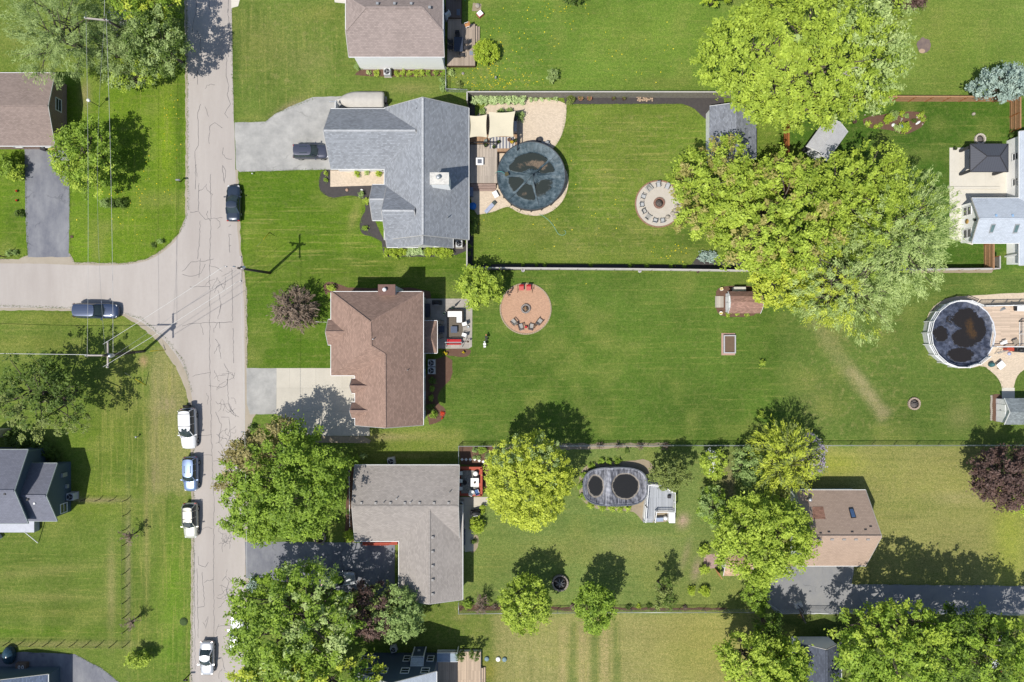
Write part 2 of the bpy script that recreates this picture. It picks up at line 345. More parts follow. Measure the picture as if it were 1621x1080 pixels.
    ew = (np.clip((np.maximum(np.abs(gx)-69.5, np.abs(gy)-47.5))/2.0, 0, 1))[..., None]; col[:] = col*(1-ew)+np.array(lit(108, 132, 56))*ew; msk *= 1-ew
    vs = np.stack([gx.ravel(), gy.ravel(), np.zeros(nx*ny)], 1)
    i = np.arange((nx-1)*(ny-1)); r = i//(nx-1); c = i % (nx-1); a = r*nx+c
    fs = np.stack([a, a+1, a+nx+1, a+nx], 1)
    me = bpy.data.meshes.new('ground'); me.vertices.add(len(vs)); me.vertices.foreach_set('co', vs.ravel().astype('f4'))
    me.loops.add(fs.size); me.loops.foreach_set('vertex_index', fs.ravel().astype('i4')); me.polygons.add(len(fs))
    me.polygons.foreach_set('loop_start', np.arange(0, fs.size, 4, dtype='i4')); me.update(calc_edges=True)
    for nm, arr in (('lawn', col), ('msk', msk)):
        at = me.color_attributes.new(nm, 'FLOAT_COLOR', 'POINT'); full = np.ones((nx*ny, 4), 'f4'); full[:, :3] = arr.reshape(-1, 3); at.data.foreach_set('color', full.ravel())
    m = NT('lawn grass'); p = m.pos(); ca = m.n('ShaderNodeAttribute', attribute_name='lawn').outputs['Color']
    sp = m.n('ShaderNodeSeparateColor'); m.l(m.n('ShaderNodeAttribute', attribute_name='msk').outputs['Color'], sp.inputs[0])
    def streak(sc):
        mp = m.n('ShaderNodeMapping'); mp.inputs['Scale'].default_value = sc; m.l(p, mp.inputs['Vector']); return m.noise(mp.outputs[0], 1, 3, .65)
    yel = lit(168, 168, 92); drk = lit(70, 100, 30)
    sh = m.math('MULTIPLY', m.ramp(streak((.13, 2.9, 1)), .54, .68), sp.outputs[0]); sv = m.math('MULTIPLY', m.ramp(streak((2.6, .12, 1)), .53, .68), sp.outputs[1])
    dh = m.math('MULTIPLY', m.ramp(streak((.09, 1.7, 5)), .52, .66), m.math('MULTIPLY', sp.outputs[0], .5)); dv = m.math('MULTIPLY', m.ramp(streak((1.5, .08, 5)), .52, .66), m.math('MULTIPLY', sp.outputs[1], .7))
    c = m.mix(m.math('MULTIPLY', dh, .7), ca, drk); c = m.mix(m.math('MULTIPLY', dv, .7), c, drk)
    c = m.mix(m.math('MULTIPLY', sh, .75), c, yel); c = m.mix(m.math('MULTIPLY', sv, .8), c, yel)
    pt = m.ramp(m.noise(p, 1.3, 5, .7), .5, .68); c = m.mix(m.math('MULTIPLY', pt, m.math('ADD', m.math('MULTIPLY', sp.outputs[2], .5), .24)), c, lit(158, 156, 98))
    tf = m.ramp(m.noise(p, 2.1, 6, .75), .36, .62); c = m.mix(m.math('MULTIPLY', m.math('SUBTRACT', 1, tf), .6), c, m.mix(1, c, (.52, .66, .5), 'MULTIPLY'))
    f0 = m.noise(p, 3.4, 5, .8); c = m.mix(m.math('MULTIPLY', m.ramp(f0, .36, .64), .8), m.mix(1, c, (.74, .80, .70), 'MULTIPLY'), m.mix(1, c, (1.38, 1.26, 1.38), 'MULTIPLY'))
    f1 = m.noise(p, 8, 4, .85); c = m.mix(m.ramp(f1, .38, .64), m.mix(1, c, (.60, .67, .56), 'MULTIPLY'), m.mix(1, c, (1.58, 1.42, 1.62), 'MULTIPLY'))
    f2 = m.noise(p, 26, 3, .85); c = m.mix(m.math('MULTIPLY', m.ramp(f2, .40, .62), .9), m.mix(1, c, (.58, .64, .54), 'MULTIPLY'), m.mix(1, c, (1.46, 1.36, 1.46), 'MULTIPLY'))
    m.l(c, m.b.inputs['Base Color']); m.b.inputs['Roughness'].default_value = .9; m.b.inputs['Specular IOR Level'].default_value = .12
    m.bump(m.math('ADD', f2, m.math('MULTIPLY', f1, 2)), .6, .035)
    o = link('ground', me, m.m); o['kind'] = 'structure'
build_ground()

# ---------------------------------------------------------------- roads, drives, patios, beds (laid a few mm above one another)
M_road = asphalt('old road asphalt', lit(208, 200, 193), lit(184, 175, 168), .9, .22, .22, (1, .16, 1))
M_shoulder = asphalt('sandy road shoulder', lit(206, 194, 176), lit(172, 160, 134), .6, .5, .5)
M_drive_gray = asphalt('weathered gray driveway', lit(202, 200, 195), lit(160, 160, 157), .95, .5, .22, None, .16)
M_drive_blk = asphalt('dark asphalt drive', lit(124, 126, 136), lit(168, 169, 172), .9, .5, .25, (1, .5, 1), .2)
M_drive_patch = asphalt('faded asphalt drive', lit(150, 151, 154), lit(174, 172, 168), .8, .4, .25, None, .25)
M_conc = pavers('poured concrete slabs', lit(214, 207, 192), 3.45, 3.1, .03, .55, 20, .22)
M_conc_w = pavers('pale concrete patio', lit(232, 226, 212), 3.2, 3.2, .02, .8, 20, .2)
M_mulch_k = asphalt('black mulch', lit(88, 84, 84), lit(120, 114, 110), .6, 2.5, .6)
M_mulch_b = asphalt('brown mulch', lit(124, 94, 78), lit(150, 122, 104), .7, 2.5, .6)
M_tan_pav = pavers('tan pavers', lit(230, 211, 186), .22, .14, .12, .8, 25, .12)
M_red_pav = pavers('terracotta pavers', lit(208, 166, 136), .2, .12, .14, .75, 25, .12)
M_gray_pav = pavers('gray patio stone', lit(186, 178, 168), .6, .45, .1, .7, 20, .3)
M_gravel = asphalt('pea gravel', lit(196, 180, 154), lit(150, 134, 112), .6, 3, .6)
M_stone = pavers('edging stones', lit(202, 190, 172), .3, .3, .25, .45)
sheet('road', [(296,-80),(367,-80),(367,10),(369,150),(373,270),(374,340),(379,400),(386,460),(388,580),(388,680),(385,760),(388,860),(388,960),(386,1180),(301,1180),(304,1000),(307,860),(307,700),
  (306,640),(299,600),(284,568),(262,540),(234,516),(205,500),(180,493),(120,488),(-120,487),(-120,417),(60,417),(150,421),(210,419),(240,411),(262,397),(281,378),(292,352),(297,330),(297,200)], M_road, .012, 1, .03, .8)
sheet('sandy_shoulder', [(368,270),(377,268),(378,300),(381,390),(386,420),(391,470),(392,585),(399,600),(406,655),(399,662),(388,720),(392,760),(392,860),(396,862),(396,920),(384,1000),(380,1180),(372,1180),(372,400)], M_shoulder, .008, 0, .10, .5)
sheet('sandy_shoulder', [(291,-80),(300,-80),(300,340),(290,385),(255,412),(205,424),(160,426),(115,423),(60,425),(-120,427),(-120,410),(30,410),(44,404),(110,402),(118,415),(200,417),(235,409),(262,392),(283,370),(293,345),(294,200)], M_shoulder, .009, 0, .07, .5)
sheet('sandy_shoulder', [(-120,480),(120,482),(190,488),(225,505),(262,535),(290,570),(306,610),(310,700),(311,860),(309,1180),(299,1180),(302,1000),(303,800),(302,680),(296,622),(278,580),(250,540),(220,515),(190,498),(120,492),(-120,491)], M_shoulder, .0085, 0, .08, .5)
sheet('driveway', [(371,194),(420,193),(436,180),(470,164),(495,154),(560,152),(612,153),(616,175),(540,180),(540,268),(380,272),(374,268)], M_drive_gray, .016, 0, .04)
sheet('driveway', [(39,236),(110,236),(110,300),(109,400),(112,407),(44,407),(42,380),(40,320)], M_drive_blk, .016, 0, .05)
sheet('driveway', [(366,-80),(400,-80),(377,10),(366,13)], M_conc_w, .017, 0, .02)
sheet('driveway', [(525,-30),(552,-30),(552,6),(530,4)], M_conc_w, .017, 0, .02)
sheet('driveway', [(390,583),(438,583),(438,656),(396,656),(391,640)], M_drive_gray, .0165, 0, .03)
sheet('driveway', [(438,583),(524,583),(524,594),(585,594),(585,690),(437,690)], M_conc, .017, 0, 0)
sheet('driveway', [(388,858),(480,858),(625,860),(625,948),(560,940),(490,925),(389,915)], M_drive_blk, .016, 0, .04)
sheet('driveway', [(1222,897),(1352,893),(1349,925),(1700,928),(1700,972),(1230,972),(1215,955)], M_drive_patch, .016, 0, .08)
sheet('driveway', [(-60,1044),(30,1032),(75,1034),(118,1036),(160,1057),(195,1085),(240,1180),(-60,1180)], M_drive_blk, .016, 0, .05)
sheet('gravel_strip', [(492,690),(575,691),(588,697),(585,702),(495,701)], M_gravel, .015, 0, .05)
# grey L house surroundings
sheet('garden_bed', [(508,270),(524,268),(618,268),(622,310),(585,330),(616,400),(606,384),(590,374),(574,372),(569,360),(572,342),(579,334),(577,318),(566,310),(545,310),(524,314),(509,306),(504,290)], M_mulch_k, .011, 1, .05)
sheet('walkway', [(523,270),(612,270),(612,293),(523,296)], M_tan_pav, .02, 0, 0)
sheet('garden_bed', [(604,380),(735,380),(741,396),(722,404),(690,407),(608,406)], M_mulch_k, .0112, 0, .05)
sheet('patio', [(738,156),(896,156),(897,180),(893,205),(884,225),(872,240),(880,252),(898,270),(901,290),(893,318),(872,337),(848,343),(822,338),(806,327),(796,329),(778,337),(742,342)], M_tan_pav, .02, 2, 0)
sheet('garden_bed', [(893,154),(1145,154),(1150,205),(1115,188),(1100,172),(1080,165),(895,165)], M_mulch_k, .021, 0, .05)
sheet('garden_bed', [(741,154),(752,154),(752,220),(741,220)], M_mulch_k, .022, 0, .03)
sheet('garden_bed', [(741,340),(750,340),(748,418),(1220,420),(1222,428),(741,428)], M_mulch_k, .021, 0, .03)
sheet('garden_bed', [(1095,418),(1105,405),(1120,398),(1135,400),(1142,412),(1200,412),(1200,421),(1095,421)], M_mulch_k, .0225, 0, .05)
sheet('garden_bed', [(1405,180),(1460,175),(1468,190),(1455,205),(1432,214),(1410,206),(1385,203),(1367,200),(1366,186)], M_mulch_b, .013, 1, .05)
sheet('garden_bed', [(521,462),(516,468),(513,460),(512,450),(522,445),(536,450),(556,457),(680,455),(683,480),(521,480)], M_mulch_b, .011, 1, .04)
sheet('garden_bed', [(672,575),(716,560),(716,600),(704,610),(692,625),(694,640),(704,645),(706,658),(695,669),(675,674)], M_mulch_b, .012, 1, .04)
sheet('garden_bed', [(706,552),(746,552),(744,562),(736,566),(720,564),(706,563)], M_mulch_b, .013, 1, .03)
sheet('patio', [(672,473),(748,473),(747,549),(742,552),(672,552)], M_gray_pav, .02, 0, 0)
sheet('garden_bed', [(727,706),(795,706),(795,722),(776,738),(770,775),(764,775),(762,738),(729,735)], M_mulch_b, .011, 0, .04)
sheet('patio', [(727,787),(772,787),(773,797),(765,806),(750,806),(750,872),(736,874),(734,860),(727,858)], M_conc, .018, 0, 0)
sheet('garden_bed', [(750,846),(757,848),(758,858),(755,870),(748,876),(744,872),(750,860)], M_gravel, .0125, 1, .03)
sheet('garden_bed', [(800,702),(960,702),(1055,701),(1056,707),(985,709),(930,712),(800,711)], M_gravel, .0122, 0, .08)
sheet('garden_bed', [(916,770),(917,752),(926,738),(942,732),(1000,730),(1024,726),(1036,740),(1048,752),(1066,770),(1066,826),(1018,828),(1010,816),(1000,809),(950,807),(930,800),(918,788)], M_gravel, .02, 1, .03)
sheet('garden_bed', [(727,958),(800,960),(920,962),(1150,962),(1150,966),(727,967)], M_mulch_b, .0118, 0, .10)
sheet('garden_bed', [(552,735),(562,735),(562,865),(545,862),(548,800)], M_mulch_b, .0123, 0, .06)
sheet('patio', [(1503,234),(1600,234),(1600,312),(1540,312),(1540,388),(1503,378)], M_conc_w, .02, 0, 0)
sheet('patio', [(1463,528),(1467,500),(1482,480),(1505,470),(1540,468),(1625,463),(1700,463),(1700,583),(1625,583),(1612,592),(1606,606),(1604,616),(1586,616),(1583,603),(1572,590),(1555,578),(1538,583),(1510,583),(1482,570),(1467,550)], M_tan_pav, .016, 1, .03)
sheet('path', [(1586,614),(1606,614),(1606,640),(1586,640)], M_conc_w, .022, 0, 0)
sheet('garden_bed', [(1567,628),(1572,624),(1586,624),(1586,640),(1640,640),(1640,669),(1575,669),(1567,660)], M_mulch_b, .0155, 1, .02)
sheet('garden_bed', [(1133,470),(1134,458),(1145,453),(1190,452),(1200,460),(1204,478),(1202,492),(1190,502),(1145,502),(1133,493)], M_mulch_b, .014, 1, .02)
sheet('garden_bed', [(1298,425),(1300,421),(1470,421),(1572,428),(1570,432),(1300,432)], M_gravel, .0124, 0, .05)
sheet('path', [(1115,878),(1142,876),(1142,898),(1119,901),(1114,890)], pavers('pinkish path bricks', lit(186, 158, 148), .22, .11, .15), .016, 0, .04)
sheet('garden_bed', [(566,113),(575,108),(706,110),(704,122),(560,121)], M_mulch_b, .0119, 1, .05)

# tar-sealed cracks: hand-poured lines belong to the road
def cracks():
    rnd = random.Random(5); b = B()
    def line(pts, wd=.045, z=.0165):
        P = [W(*p) for p in pts]; q = []
        for i in range(len(P)-1):
            k = max(2, int((P[i+1]-P[i]).length/.35))
            for j in range(k): q.append(P[i].lerp(P[i+1], j/k)+Vector((rnd.uniform(-.07, .07), rnd.uniform(-.07, .07), 0)))
        q.append(P[-1]); vs = []; fs = []
        for i, p in enumerate(q):
            d = (q[min(i+1, len(q)-1)]-q[max(i-1, 0)]).normalized(); n = Vector((-d.y, d.x, 0))*wd/2*rnd.uniform(.7, 1.3)
            vs += [Vector((p.x, p.y, z))+n, Vector((p.x, p.y, z))-n]
            if i: fs.append((2*i-2, 2*i, 2*i+1, 2*i-1))
        b.add(vs, fs)
    L = [[(310,0),(311,14),(307,30),(305,50)],[(311,48),(316,60),(318,80)],[(331,0),(332,15)],[(361,14),(363,60),(362,90)],[(312,112),(313,134)],[(318,165),(313,178),(314,230),(308,240),(309,262),(312,280)],
      [(325,168),(330,185)],[(331,228),(332,200),(340,195),(352,203)],[(359,92),(358,120),(362,135),(360,150),(365,165),(356,180),(361,187)],[(353,233),(352,244)],[(333,275),(334,345),(332,430),(332,560),(335,700),(339,800),(338,900),(339,1010)],
      [(315,290),(314,335),(301,336)],[(314,335),(325,347),(352,345)],[(317,350),(316,380),(313,410)],[(352,262),(355,290),(358,270),(352,262)],[(310,260),(309,300)],[(289,430),(302,415),(325,413),(338,410)],[(289,435),(305,438),(318,434),(325,418)],
      [(331,420),(345,425),(352,430)],[(317,410),(315,440)],[(300,454),(332,454)],[(363,370),(364,400)],[(367,425),(368,508)],[(289,516),(300,512),(368,510)],[(345,460),(350,480),(348,495)],[(318,512),(322,530)],[(347,510),(348,520)],
      [(346,545),(350,568)],[(333,590),(310,594),(305,596)],[(355,576),(363,590),(358,610),(345,615)],[(360,600),(362,640),(370,655)],[(369,520),(370,575)],[(342,652),(350,672),(347,700),(358,720),(350,735)],[(350,660),(362,660),(365,690),(357,705)],
      [(362,700),(367,720),(360,735),(365,715)],[(345,715),(352,722),(362,712),(372,716)],[(335,720),(320,721)],[(363,640),(366,655),(378,660)],[(358,735),(366,733),(374,740)],[(310,690),(335,688)],[(354,728),(360,712)],
      [(363,868),(366,845),(357,858),(350,861)],[(362,915),(370,925),(366,940),(372,955),(368,985)],[(362,920),(358,935),(365,945),(362,960),(370,970),(369,990)],[(370,930),(364,950),(372,965),(365,985),(371,1000)],
      [(313,880),(315,895),(325,898),(330,890)],[(312,900),(314,1010)],[(320,905),(324,960),(312,962)],[(324,985),(330,975),(326,995),(321,985)],[(352,920),(358,912)],[(345,992),(366,990)],[(307,860),(309,1060)],[(350,1040),(356,1060)],[(350,480),(345,505)],[(360,20),(362,0)]]
    for p in L: line(p)
    for y in (300, 308, 340, 356, 372, 388): line([(366, y), (362, y+rnd.uniform(-3, 3))], .04)
    for cx, cy in ((358, 640), (360, 690), (355, 725), (363, 930), (355, 600), (362, 960), (348, 445), (362, 850)):
        for _ in range(7):
            x, y = cx+rnd.uniform(-8, 8), cy+rnd.uniform(-14, 14); a = rnd.uniform(0, 6.28); q = [(x, y)]
            for _ in range(4): a += rnd.uniform(-.8, .8); x = min(373, x+5*math.cos(a)); y += 5*math.sin(a); q.append((x, y))
            line(q, .035)
    for _ in range(26):
        x, y = rnd.uniform(312, 380), rnd.uniform(-20, 1090); a = rnd.uniform(0, 6.28); q = [(x, y)]
        for _ in range(3): a += rnd.uniform(-.9, .9); x += 6*math.cos(a); y += 6*math.sin(a); q.append((x, y))
        if 305 < x < 375: line(q, .04)
    o = b.build('tar_seams', mat('sealing tar', lit(92, 92, 96), .6), bpy.data.objects['road'])
    # patched seams along the lane joints are part of it
cracks()
# ---------------------------------------------------------------- houses
M_white = mat('white painted trim', (.72, .72, .71), .5, .06, 1.5, .03)
M_glass = mat('window glass', (.03, .04, .05), .06, .2, 1, 0, spec=.8)
M_glass_lt = mat('skylight glass', (.10, .16, .16), .08, .2, 1, 0, spec=.8)
M_black = mat('black metal', (.02, .02, .022), .5, .1, 4, .05)
M_galv = mat('galvanised metal', (.46, .48, .49), .4, .1, 4, .06, metal=.5)
M_gray = mat('gray plastic', (.25, .26, .27), .6, .1, 4, .06)
M_blk_shade = mat('black plastic', (.035, .035, .04), .7, .2, 5, .1)
M_brown = mat('brown wood', (.10, .06, .04), .8, .25, 5, .2)
M_orange_w = mat('stained cedar', (.50, .24, .10), .75, .25, 5, .2)
def siding(name, col, row=.15):
    if name in MATS: return MATS[name]
    m = NT(name); sp = m.n('ShaderNodeSeparateXYZ'); m.l(m.pos(), sp.inputs[0])
    f = m.math('FRACT', m.math('DIVIDE', sp.outputs[2], row)); g = m.math('LESS_THAN', f, .12)
    c = m.mix(m.math('MULTIPLY', g, .3), col, tuple(x*.5 for x in col)); c = m.mix(m.math('MULTIPLY', m.noise(m.pos(), 1.2, 4), .25), c, tuple(x*.8 for x in col))
    m.l(c, m.b.inputs['Base Color']); m.b.inputs['Roughness'].default_value = .65; m.bump(f, .3, .02); MATS[name] = m.m; return m.m
def brickm(name, col):
    if name in MATS: return MATS[name]
    m = NT(name); sp = m.n('ShaderNodeSeparateXYZ'); m.l(m.pos(), sp.inputs[0]); cb = m.n('ShaderNodeCombineXYZ')
    m.l(m.math('ADD', sp.outputs[0], sp.outputs[1]), cb.inputs[0]); m.l(sp.outputs[2], cb.inputs[1])
    b = m.n('ShaderNodeTexBrick'); m.l(cb.outputs[0], b.inputs['Vector']); b.inputs['Scale'].default_value = 1
    b.inputs['Brick Width'].default_value = .22; b.inputs['Row Height'].default_value = .075; b.inputs['Mortar Size'].default_value = .008
    b.inputs['Color1'].default_value = (*[c*.7 for c in col], 1); b.inputs['Color2'].default_value = (*col, 1); b.inputs['Mortar'].default_value = (.35, .33, .3, 1)
    m.l(b.outputs[0], m.b.inputs['Base Color']); m.b.inputs['Roughness'].default_value = .9; MATS[name] = m.m; return m.m
def inset_ring(ring, d):
    """ring: plan points counter-clockwise; collinear points are kept"""
    n = len(ring); out = []
    for i in range(n):
        p0, p1, p2 = Vector(ring[i-1][:2]), Vector(ring[i][:2]), Vector(ring[(i+1) % n][:2])
        a = (p1-p0).normalized(); b = (p2-p1).normalized(); na = Vector((-a.y, a.x)); nb = Vector((-b.y, b.x)); s = na+nb
        s = na if s.length < 1e-4 else s/(1+na.dot(nb)); out.append(p1+s*d)
    return out
M_rake = mat('weathered rake board', (.40, .39, .37), .6, .1, 2, .05)
class House:
    def __init__(s, name, label, cat, origin, m_roof, m_wall, group=None, m_trim=None, trim=True):
        s.o = W(*origin, 0); s.root = thing(name, label, cat, s.o, 0, group); s.off = s.o
        s.mr, s.mw = m_roof, m_wall; s.mt = m_trim or M_white; s.trim = trim
        s.roof = B(s.off); s.wall = B(s.off); s.walls = []
    def roof_poly(s, V, F, thick=.2):
        """V: (x, y, h) in metres, F: faces seen from above"""
        n = len(V); V = [Vector(v) for v in V]; fs = []
        for f in F:
            nz = sum(V[f[i]].x*V[f[(i+1) % len(f)]].y-V[f[(i+1) % len(f)]].x*V[f[i]].y for i in range(len(f)))
            fs.append(tuple(f) if nz > 0 else tuple(f[::-1]))
        ed = {}
        for f in fs:
            for i in range(len(f)): ed[(f[i], f[(i+1) % len(f)])] = 1
        bd = [e for e in ed if (e[1], e[0]) not in ed]
        s.roof.add(V+[v-Vector((0, 0, thick)) for v in V], fs+[tuple(i+n for i in f[::-1]) for f in fs]+[(b, a, a+n, b+n) for a, b in bd])
        if s.trim:
            for a, b in bd:
                A, Bv = V[a], V[b]; d = (Bv-A); 
                if d.length < .1: continue
                nrm = Vector((d.y, -d.x, 0)).normalized()*.05; z = Vector((0, 0, -.11))
                s.roof.cur = 1 if abs(A.z-Bv.z) < .05 else 2; s.roof.bar(A+nrm*.7+z*.8, Bv+nrm*.7+z*.8, .06, .15); s.roof.cur = 0
    def ridge(s, a, b, w_=.24):
        a, b = Vector(a), Vector(b); s.roof.cur = 3; s.roof.bar(a+Vector((0, 0, .015)), b+Vector((0, 0, .015)), w_, .05); s.roof.cur = 0
    def ring(s, pts, hs, auto=True, inset=.4, skip=()):
        """outer wall; pts plan points, hs wall-top heights"""
        n = len(pts); ar = sum(pts[i][0]*pts[(i+1) % n][1]-pts[(i+1) % n][0]*pts[i][1] for i in range(n))
        if ar < 0: pts = pts[::-1]; hs = hs[::-1]
        q = inset_ring(pts, inset); vs = []
        for p, h in zip(q, hs): vs += [(p.x, p.y, -.05), (p.x, p.y, h)]
        s.wall.add(vs, [(2*i, (2*i+2) % (2*n), (2*i+3) % (2*n), 2*i+1) for i in range(n)])
        for i in range(n): s.walls.append((q[i], q[(i+1) % n], min(hs[i], hs[(i+1) % n])))
        return q
    def gable(s, x0, x1, y0, y1, axis, he, hr, auto=True, ends=(True, True), wall=True):
        """x0<x1, y0<y1 photo pixels of the eave outline at eave height"""
        a = W(x0, y1, he); c = W(x1, y0, he); X0, Y0, X1, Y1 = a.x, a.y, c.x, c.y
        if axis == 'x':
            ym = (Y0+Y1)/2; V = [(X0,Y0,he),(X1,Y0,he),(X1,ym,hr),(X0,ym,hr),(X0,Y1,he),(X1,Y1,he)]; F = [(0,1,2,3),(3,2,5,4)]
            if wall: s.ring([(X0,Y0),(X1,Y0),(X1,ym),(X1,Y1),(X0,Y1),(X0,ym)], [he-.1,he-.1,hr-.22,he-.1,he-.1,hr-.22])
            r = ((X0+.05,ym,hr),(X1-.05,ym,hr))
        else:
            xm = (X0+X1)/2; V = [(X0,Y0,he),(xm,Y0,hr),(X1,Y0,he),(X0,Y1,he),(xm,Y1,hr),(X1,Y1,he)]; F = [(0,1,4,3),(1,2,5,4)]
            if wall: s.ring([(X0,Y0),(xm,Y0),(X1,Y0),(X1,Y1),(xm,Y1),(X0,Y1)], [he-.1,hr-.22,he-.1,he-.1,hr-.22,he-.1])
            r = ((xm,Y0+.05,hr),(xm,Y1-.05,hr))
        s.roof_poly(V, F); s.ridge(*r); return V
    def finish(s, capm=None):
        s.roof.build('roof', [s.mr, s.mt, M_rake if s.mt is M_white else s.mt, capm or s.mr], s.root); s.wall.build('wall', s.mw, s.root)
        return s.root
    def window(s, p, d, z, w_=1.0, h=1.2, panes=2, mt=None):
        """p plan point on the wall, d wall direction with the outside on its right"""
        d = d.normalized(); n = Vector((d.y, -d.x)); mt = mt or M_white; fr = B(s.off); t = .09
        c = lambda u, v, o: Vector((p.x+d.x*u+n.x*o, p.y+d.y*u+n.y*o, z+v))
        for sgn in (-1, 1):
            fr.bar(c(sgn*w_/2, -h/2-t/2, .03), c(sgn*w_/2, h/2+t/2, .03), t, .08, up=Vector((n.x, n.y, 0)))
            fr.bar(c(-w_/2, sgn*h/2, .032), c(w_/2, sgn*h/2, .032), .08, t)
        fr.bar(c(-w_/2, 0, .03), c(w_/2, 0, .03), .05, .05)
        o = fr.build('window', mt, s.root)
        pn = B(s.off); pn.bar(c(-w_/2, 0, .0), c(w_/2, 0, .0), .03, h); q = pn.build('pane', M_glass, o); q.parent = o
    def auto_windows(s, skip=(), every=3.4, minlen=3.0, z1=1.6, z2=4.3, h=1.2, tall=5.0):
        """windows on the free stretches of wall"""
        for i, (a, b, ht) in enumerate(s.walls):
            L = (b-a).length
            if i in skip or L < minlen: continue
            k = max(1, int(L//every))
            for j in range(k):
                p = a.lerp(b, (j+.5)/k)
                s.window(p, b-a, z1, 1.1, h)
                if ht > tall: s.window(p, b-a, z2, 1.0, h)
    def door(s, p, d, w_=.95, h=2.05, m=None, name='door', panels=0):
        d = d.normalized(); n = Vector((d.y, -d.x)); b = B(s.off); z0 = .03
        b.bar((p.x-d.x*w_/2+n.x*.03, p.y-d.y*w_/2+n.y*.03, z0+h/2), (p.x+d.x*w_/2+n.x*.03, p.y+d.y*w_/2+n.y*.03, z0+h/2), .06, h)
        for k in range(panels):
            z = z0+h*(k+.5)/panels; b.bar((p.x-d.x*(w_/2-.1)+n.x*.07, p.y-d.y*(w_/2-.1)+n.y*.07, z), (p.x+d.x*(w_/2-.1)+n.x*.07, p.y+d.y*(w_/2-.1)+n.y*.07, z), .03, h/panels*.8)
        o = b.build(name, m or M_white, s.root)
        k = B(s.off); q = Vector((p.x+d.x*w_*.38+n.x*.1, p.y+d.y*w_*.38+n.y*.1, 1.0)); k.box(q, (.07, .07, .12)); hd = k.build('handle', M_black, o)
    def vent(s, px, py, h, slope=(0, 0), kind='box', m=None, sz=.3):
        p = W(px, py, h); b = B(s.off)
        if kind == 'box': b.box(p+Vector((0, 0, .06)), (sz, sz, .14)); b.build('roof_vent', m or M_gray, s.root)
        else: b.tube([p-Vector((0, 0, .2)), p+Vector((0, 0, .4))], .055, 8); b.build('vent_pipe', m or M_gray, s.root)
    def box_part(s, name, c, d, m, rz=0): b = B(s.off); b.box(c, d, rz); return b.build(name, m, s.root)

R_gray = shingle('slate gray shingles', lit(152, 156, 162), 1.32, .74)
R_gray_cap = shingle('pale gray ridge shingles', lit(190, 192, 194), 1.2, .8)
R_brown = shingle('brown shingles', lit(162, 135, 121), 1.22, .72)
R_taupe = shingle('taupe shingles', lit(164, 157, 151), 1.2, .8)
R_brown2 = shingle('weathered brown shingles', lit(184, 161, 144), 1.12, .86)
R_pinkgray = shingle('tan gray shingles', lit(160, 146, 140), 1.2, .8)
R_umber = shingle('umber shingles', lit(150, 134, 126), 1.2, .8)
R_char = shingle('charcoal blue shingles', lit(122, 124, 136), 1.15, .85)
R_lite = shingle('light gray shingles', lit(192, 200, 210), 1.1, .85)

# -- brown roof house at the corner, brick gable
h = House('ranch_house', 'brown shingled ranch house with a brick gable beside the black driveway', 'house', (20, 180), R_umber, brickm('dark red brick', (.22, .12, .09)))
h.gable(-110, 86.5, 115.5, 231, 'x', 3, 4.3)
a, b_ = h.walls[1][0], h.walls[2][1]; h.window(a.lerp(b_, .62), b_-a, 1.7, 1.6, 1.1); h.auto_windows(skip=(1, 2), z1=1.5)
h.door(W(75, 226).xy, Vector((1, 0)), 2.6, 2.1, M_white, 'garage_door', 4)
h.finish()
# -- white house with tan roof at the top
h = House('white_house', 'white sided house with a tan gray half-hipped roof, beside the weathered wood deck', 'house', (628, 40), R_pinkgray, siding('white siding', (.86, .86, .85)), trim=True)
u = lambda x, y, z: (x/PPM, y/PPM, z)
V = [u(-244,425,5),u(-101.5,425,5),u(-101.5,455,6.6),u(-101.5,507,6.6),u(-101.5,537,5),u(-244,537,5),u(-244,507,6.6),u(-244,455,6.6),u(-211,481,8),u(-129,481,8)]
h.roof_poly(V, [(0,1,2,9,8,7),(5,6,8,9,3,4),(2,3,9),(7,8,6)])
h.ridge(V[8], V[9]); h.ridge(V[2], V[9], .2); h.ridge(V[7], V[8], .2)
h.ring([v[:2] for v in V[:8]], [4.9, 4.9, 6.4, 6.4, 4.9, 4.9, 6.4, 6.4])
for t in (.22, .78): h.window(Vector(h.walls[0][0]).lerp(h.walls[0][1], t), h.walls[0][1]-h.walls[0][0], 4.1, .9, .5)
h.window(h.walls[2][0].lerp(h.walls[2][1], .5), h.walls[2][1]-h.walls[2][0], 1.6)
for x in (597.5, 624.5, 651): h.vent(x, 6, 7.8)
h.vent(680, 12, 7.7)
h.finish()
# -- gray L-shaped house
h = House('gray_house', 'gray shingled L-shaped house with a white chimney beside the green-covered pool', 'house', (670, 280), R_gray, siding('gray white siding', (.66, .67, .68)))
h.gable(608.5, 742, 171, 379.5, 'y', 3, 6.8)
h.gable(523.5, 664, 172.4, 267.6, 'x', 3.005, 6.4)
h.gable(612.6, 662, 292.8, 391.6, 'x', 3, 6.6)
h.gable(630, 717, 372, 392.4, 'y', 3.01, 5.9)
h.gable(589.6, 622, 292.4, 349, 'x', 3.01, 4.9)
h.window(W(606, 330).xy, Vector((0, -1)), 1.6, 1.6, 1.3)
h.door(W(538, 196).xy, Vector((0, -1)), 4.6, 2.2, M_white, 'garage_door', 4)
w0 = h.walls[4]; 
c_ = W(742, 0, 3).x-.4
for y in (200, 245, 350): h.window(Vector((c_, W(0, y).y)), Vector((0, 1)), 1.6, 1.3, 1.3)
h.door(Vector((c_, W(0, 270).y)), Vector((0, 1)), 1.8, 2.05, M_glass, 'patio_door')
for x in (642, 690): h.window(Vector((W(x, 392, 3).x, W(0, 392.2, 3).y+.4)), Vector((1, 0)), 1.6, 1.2, 1.1)
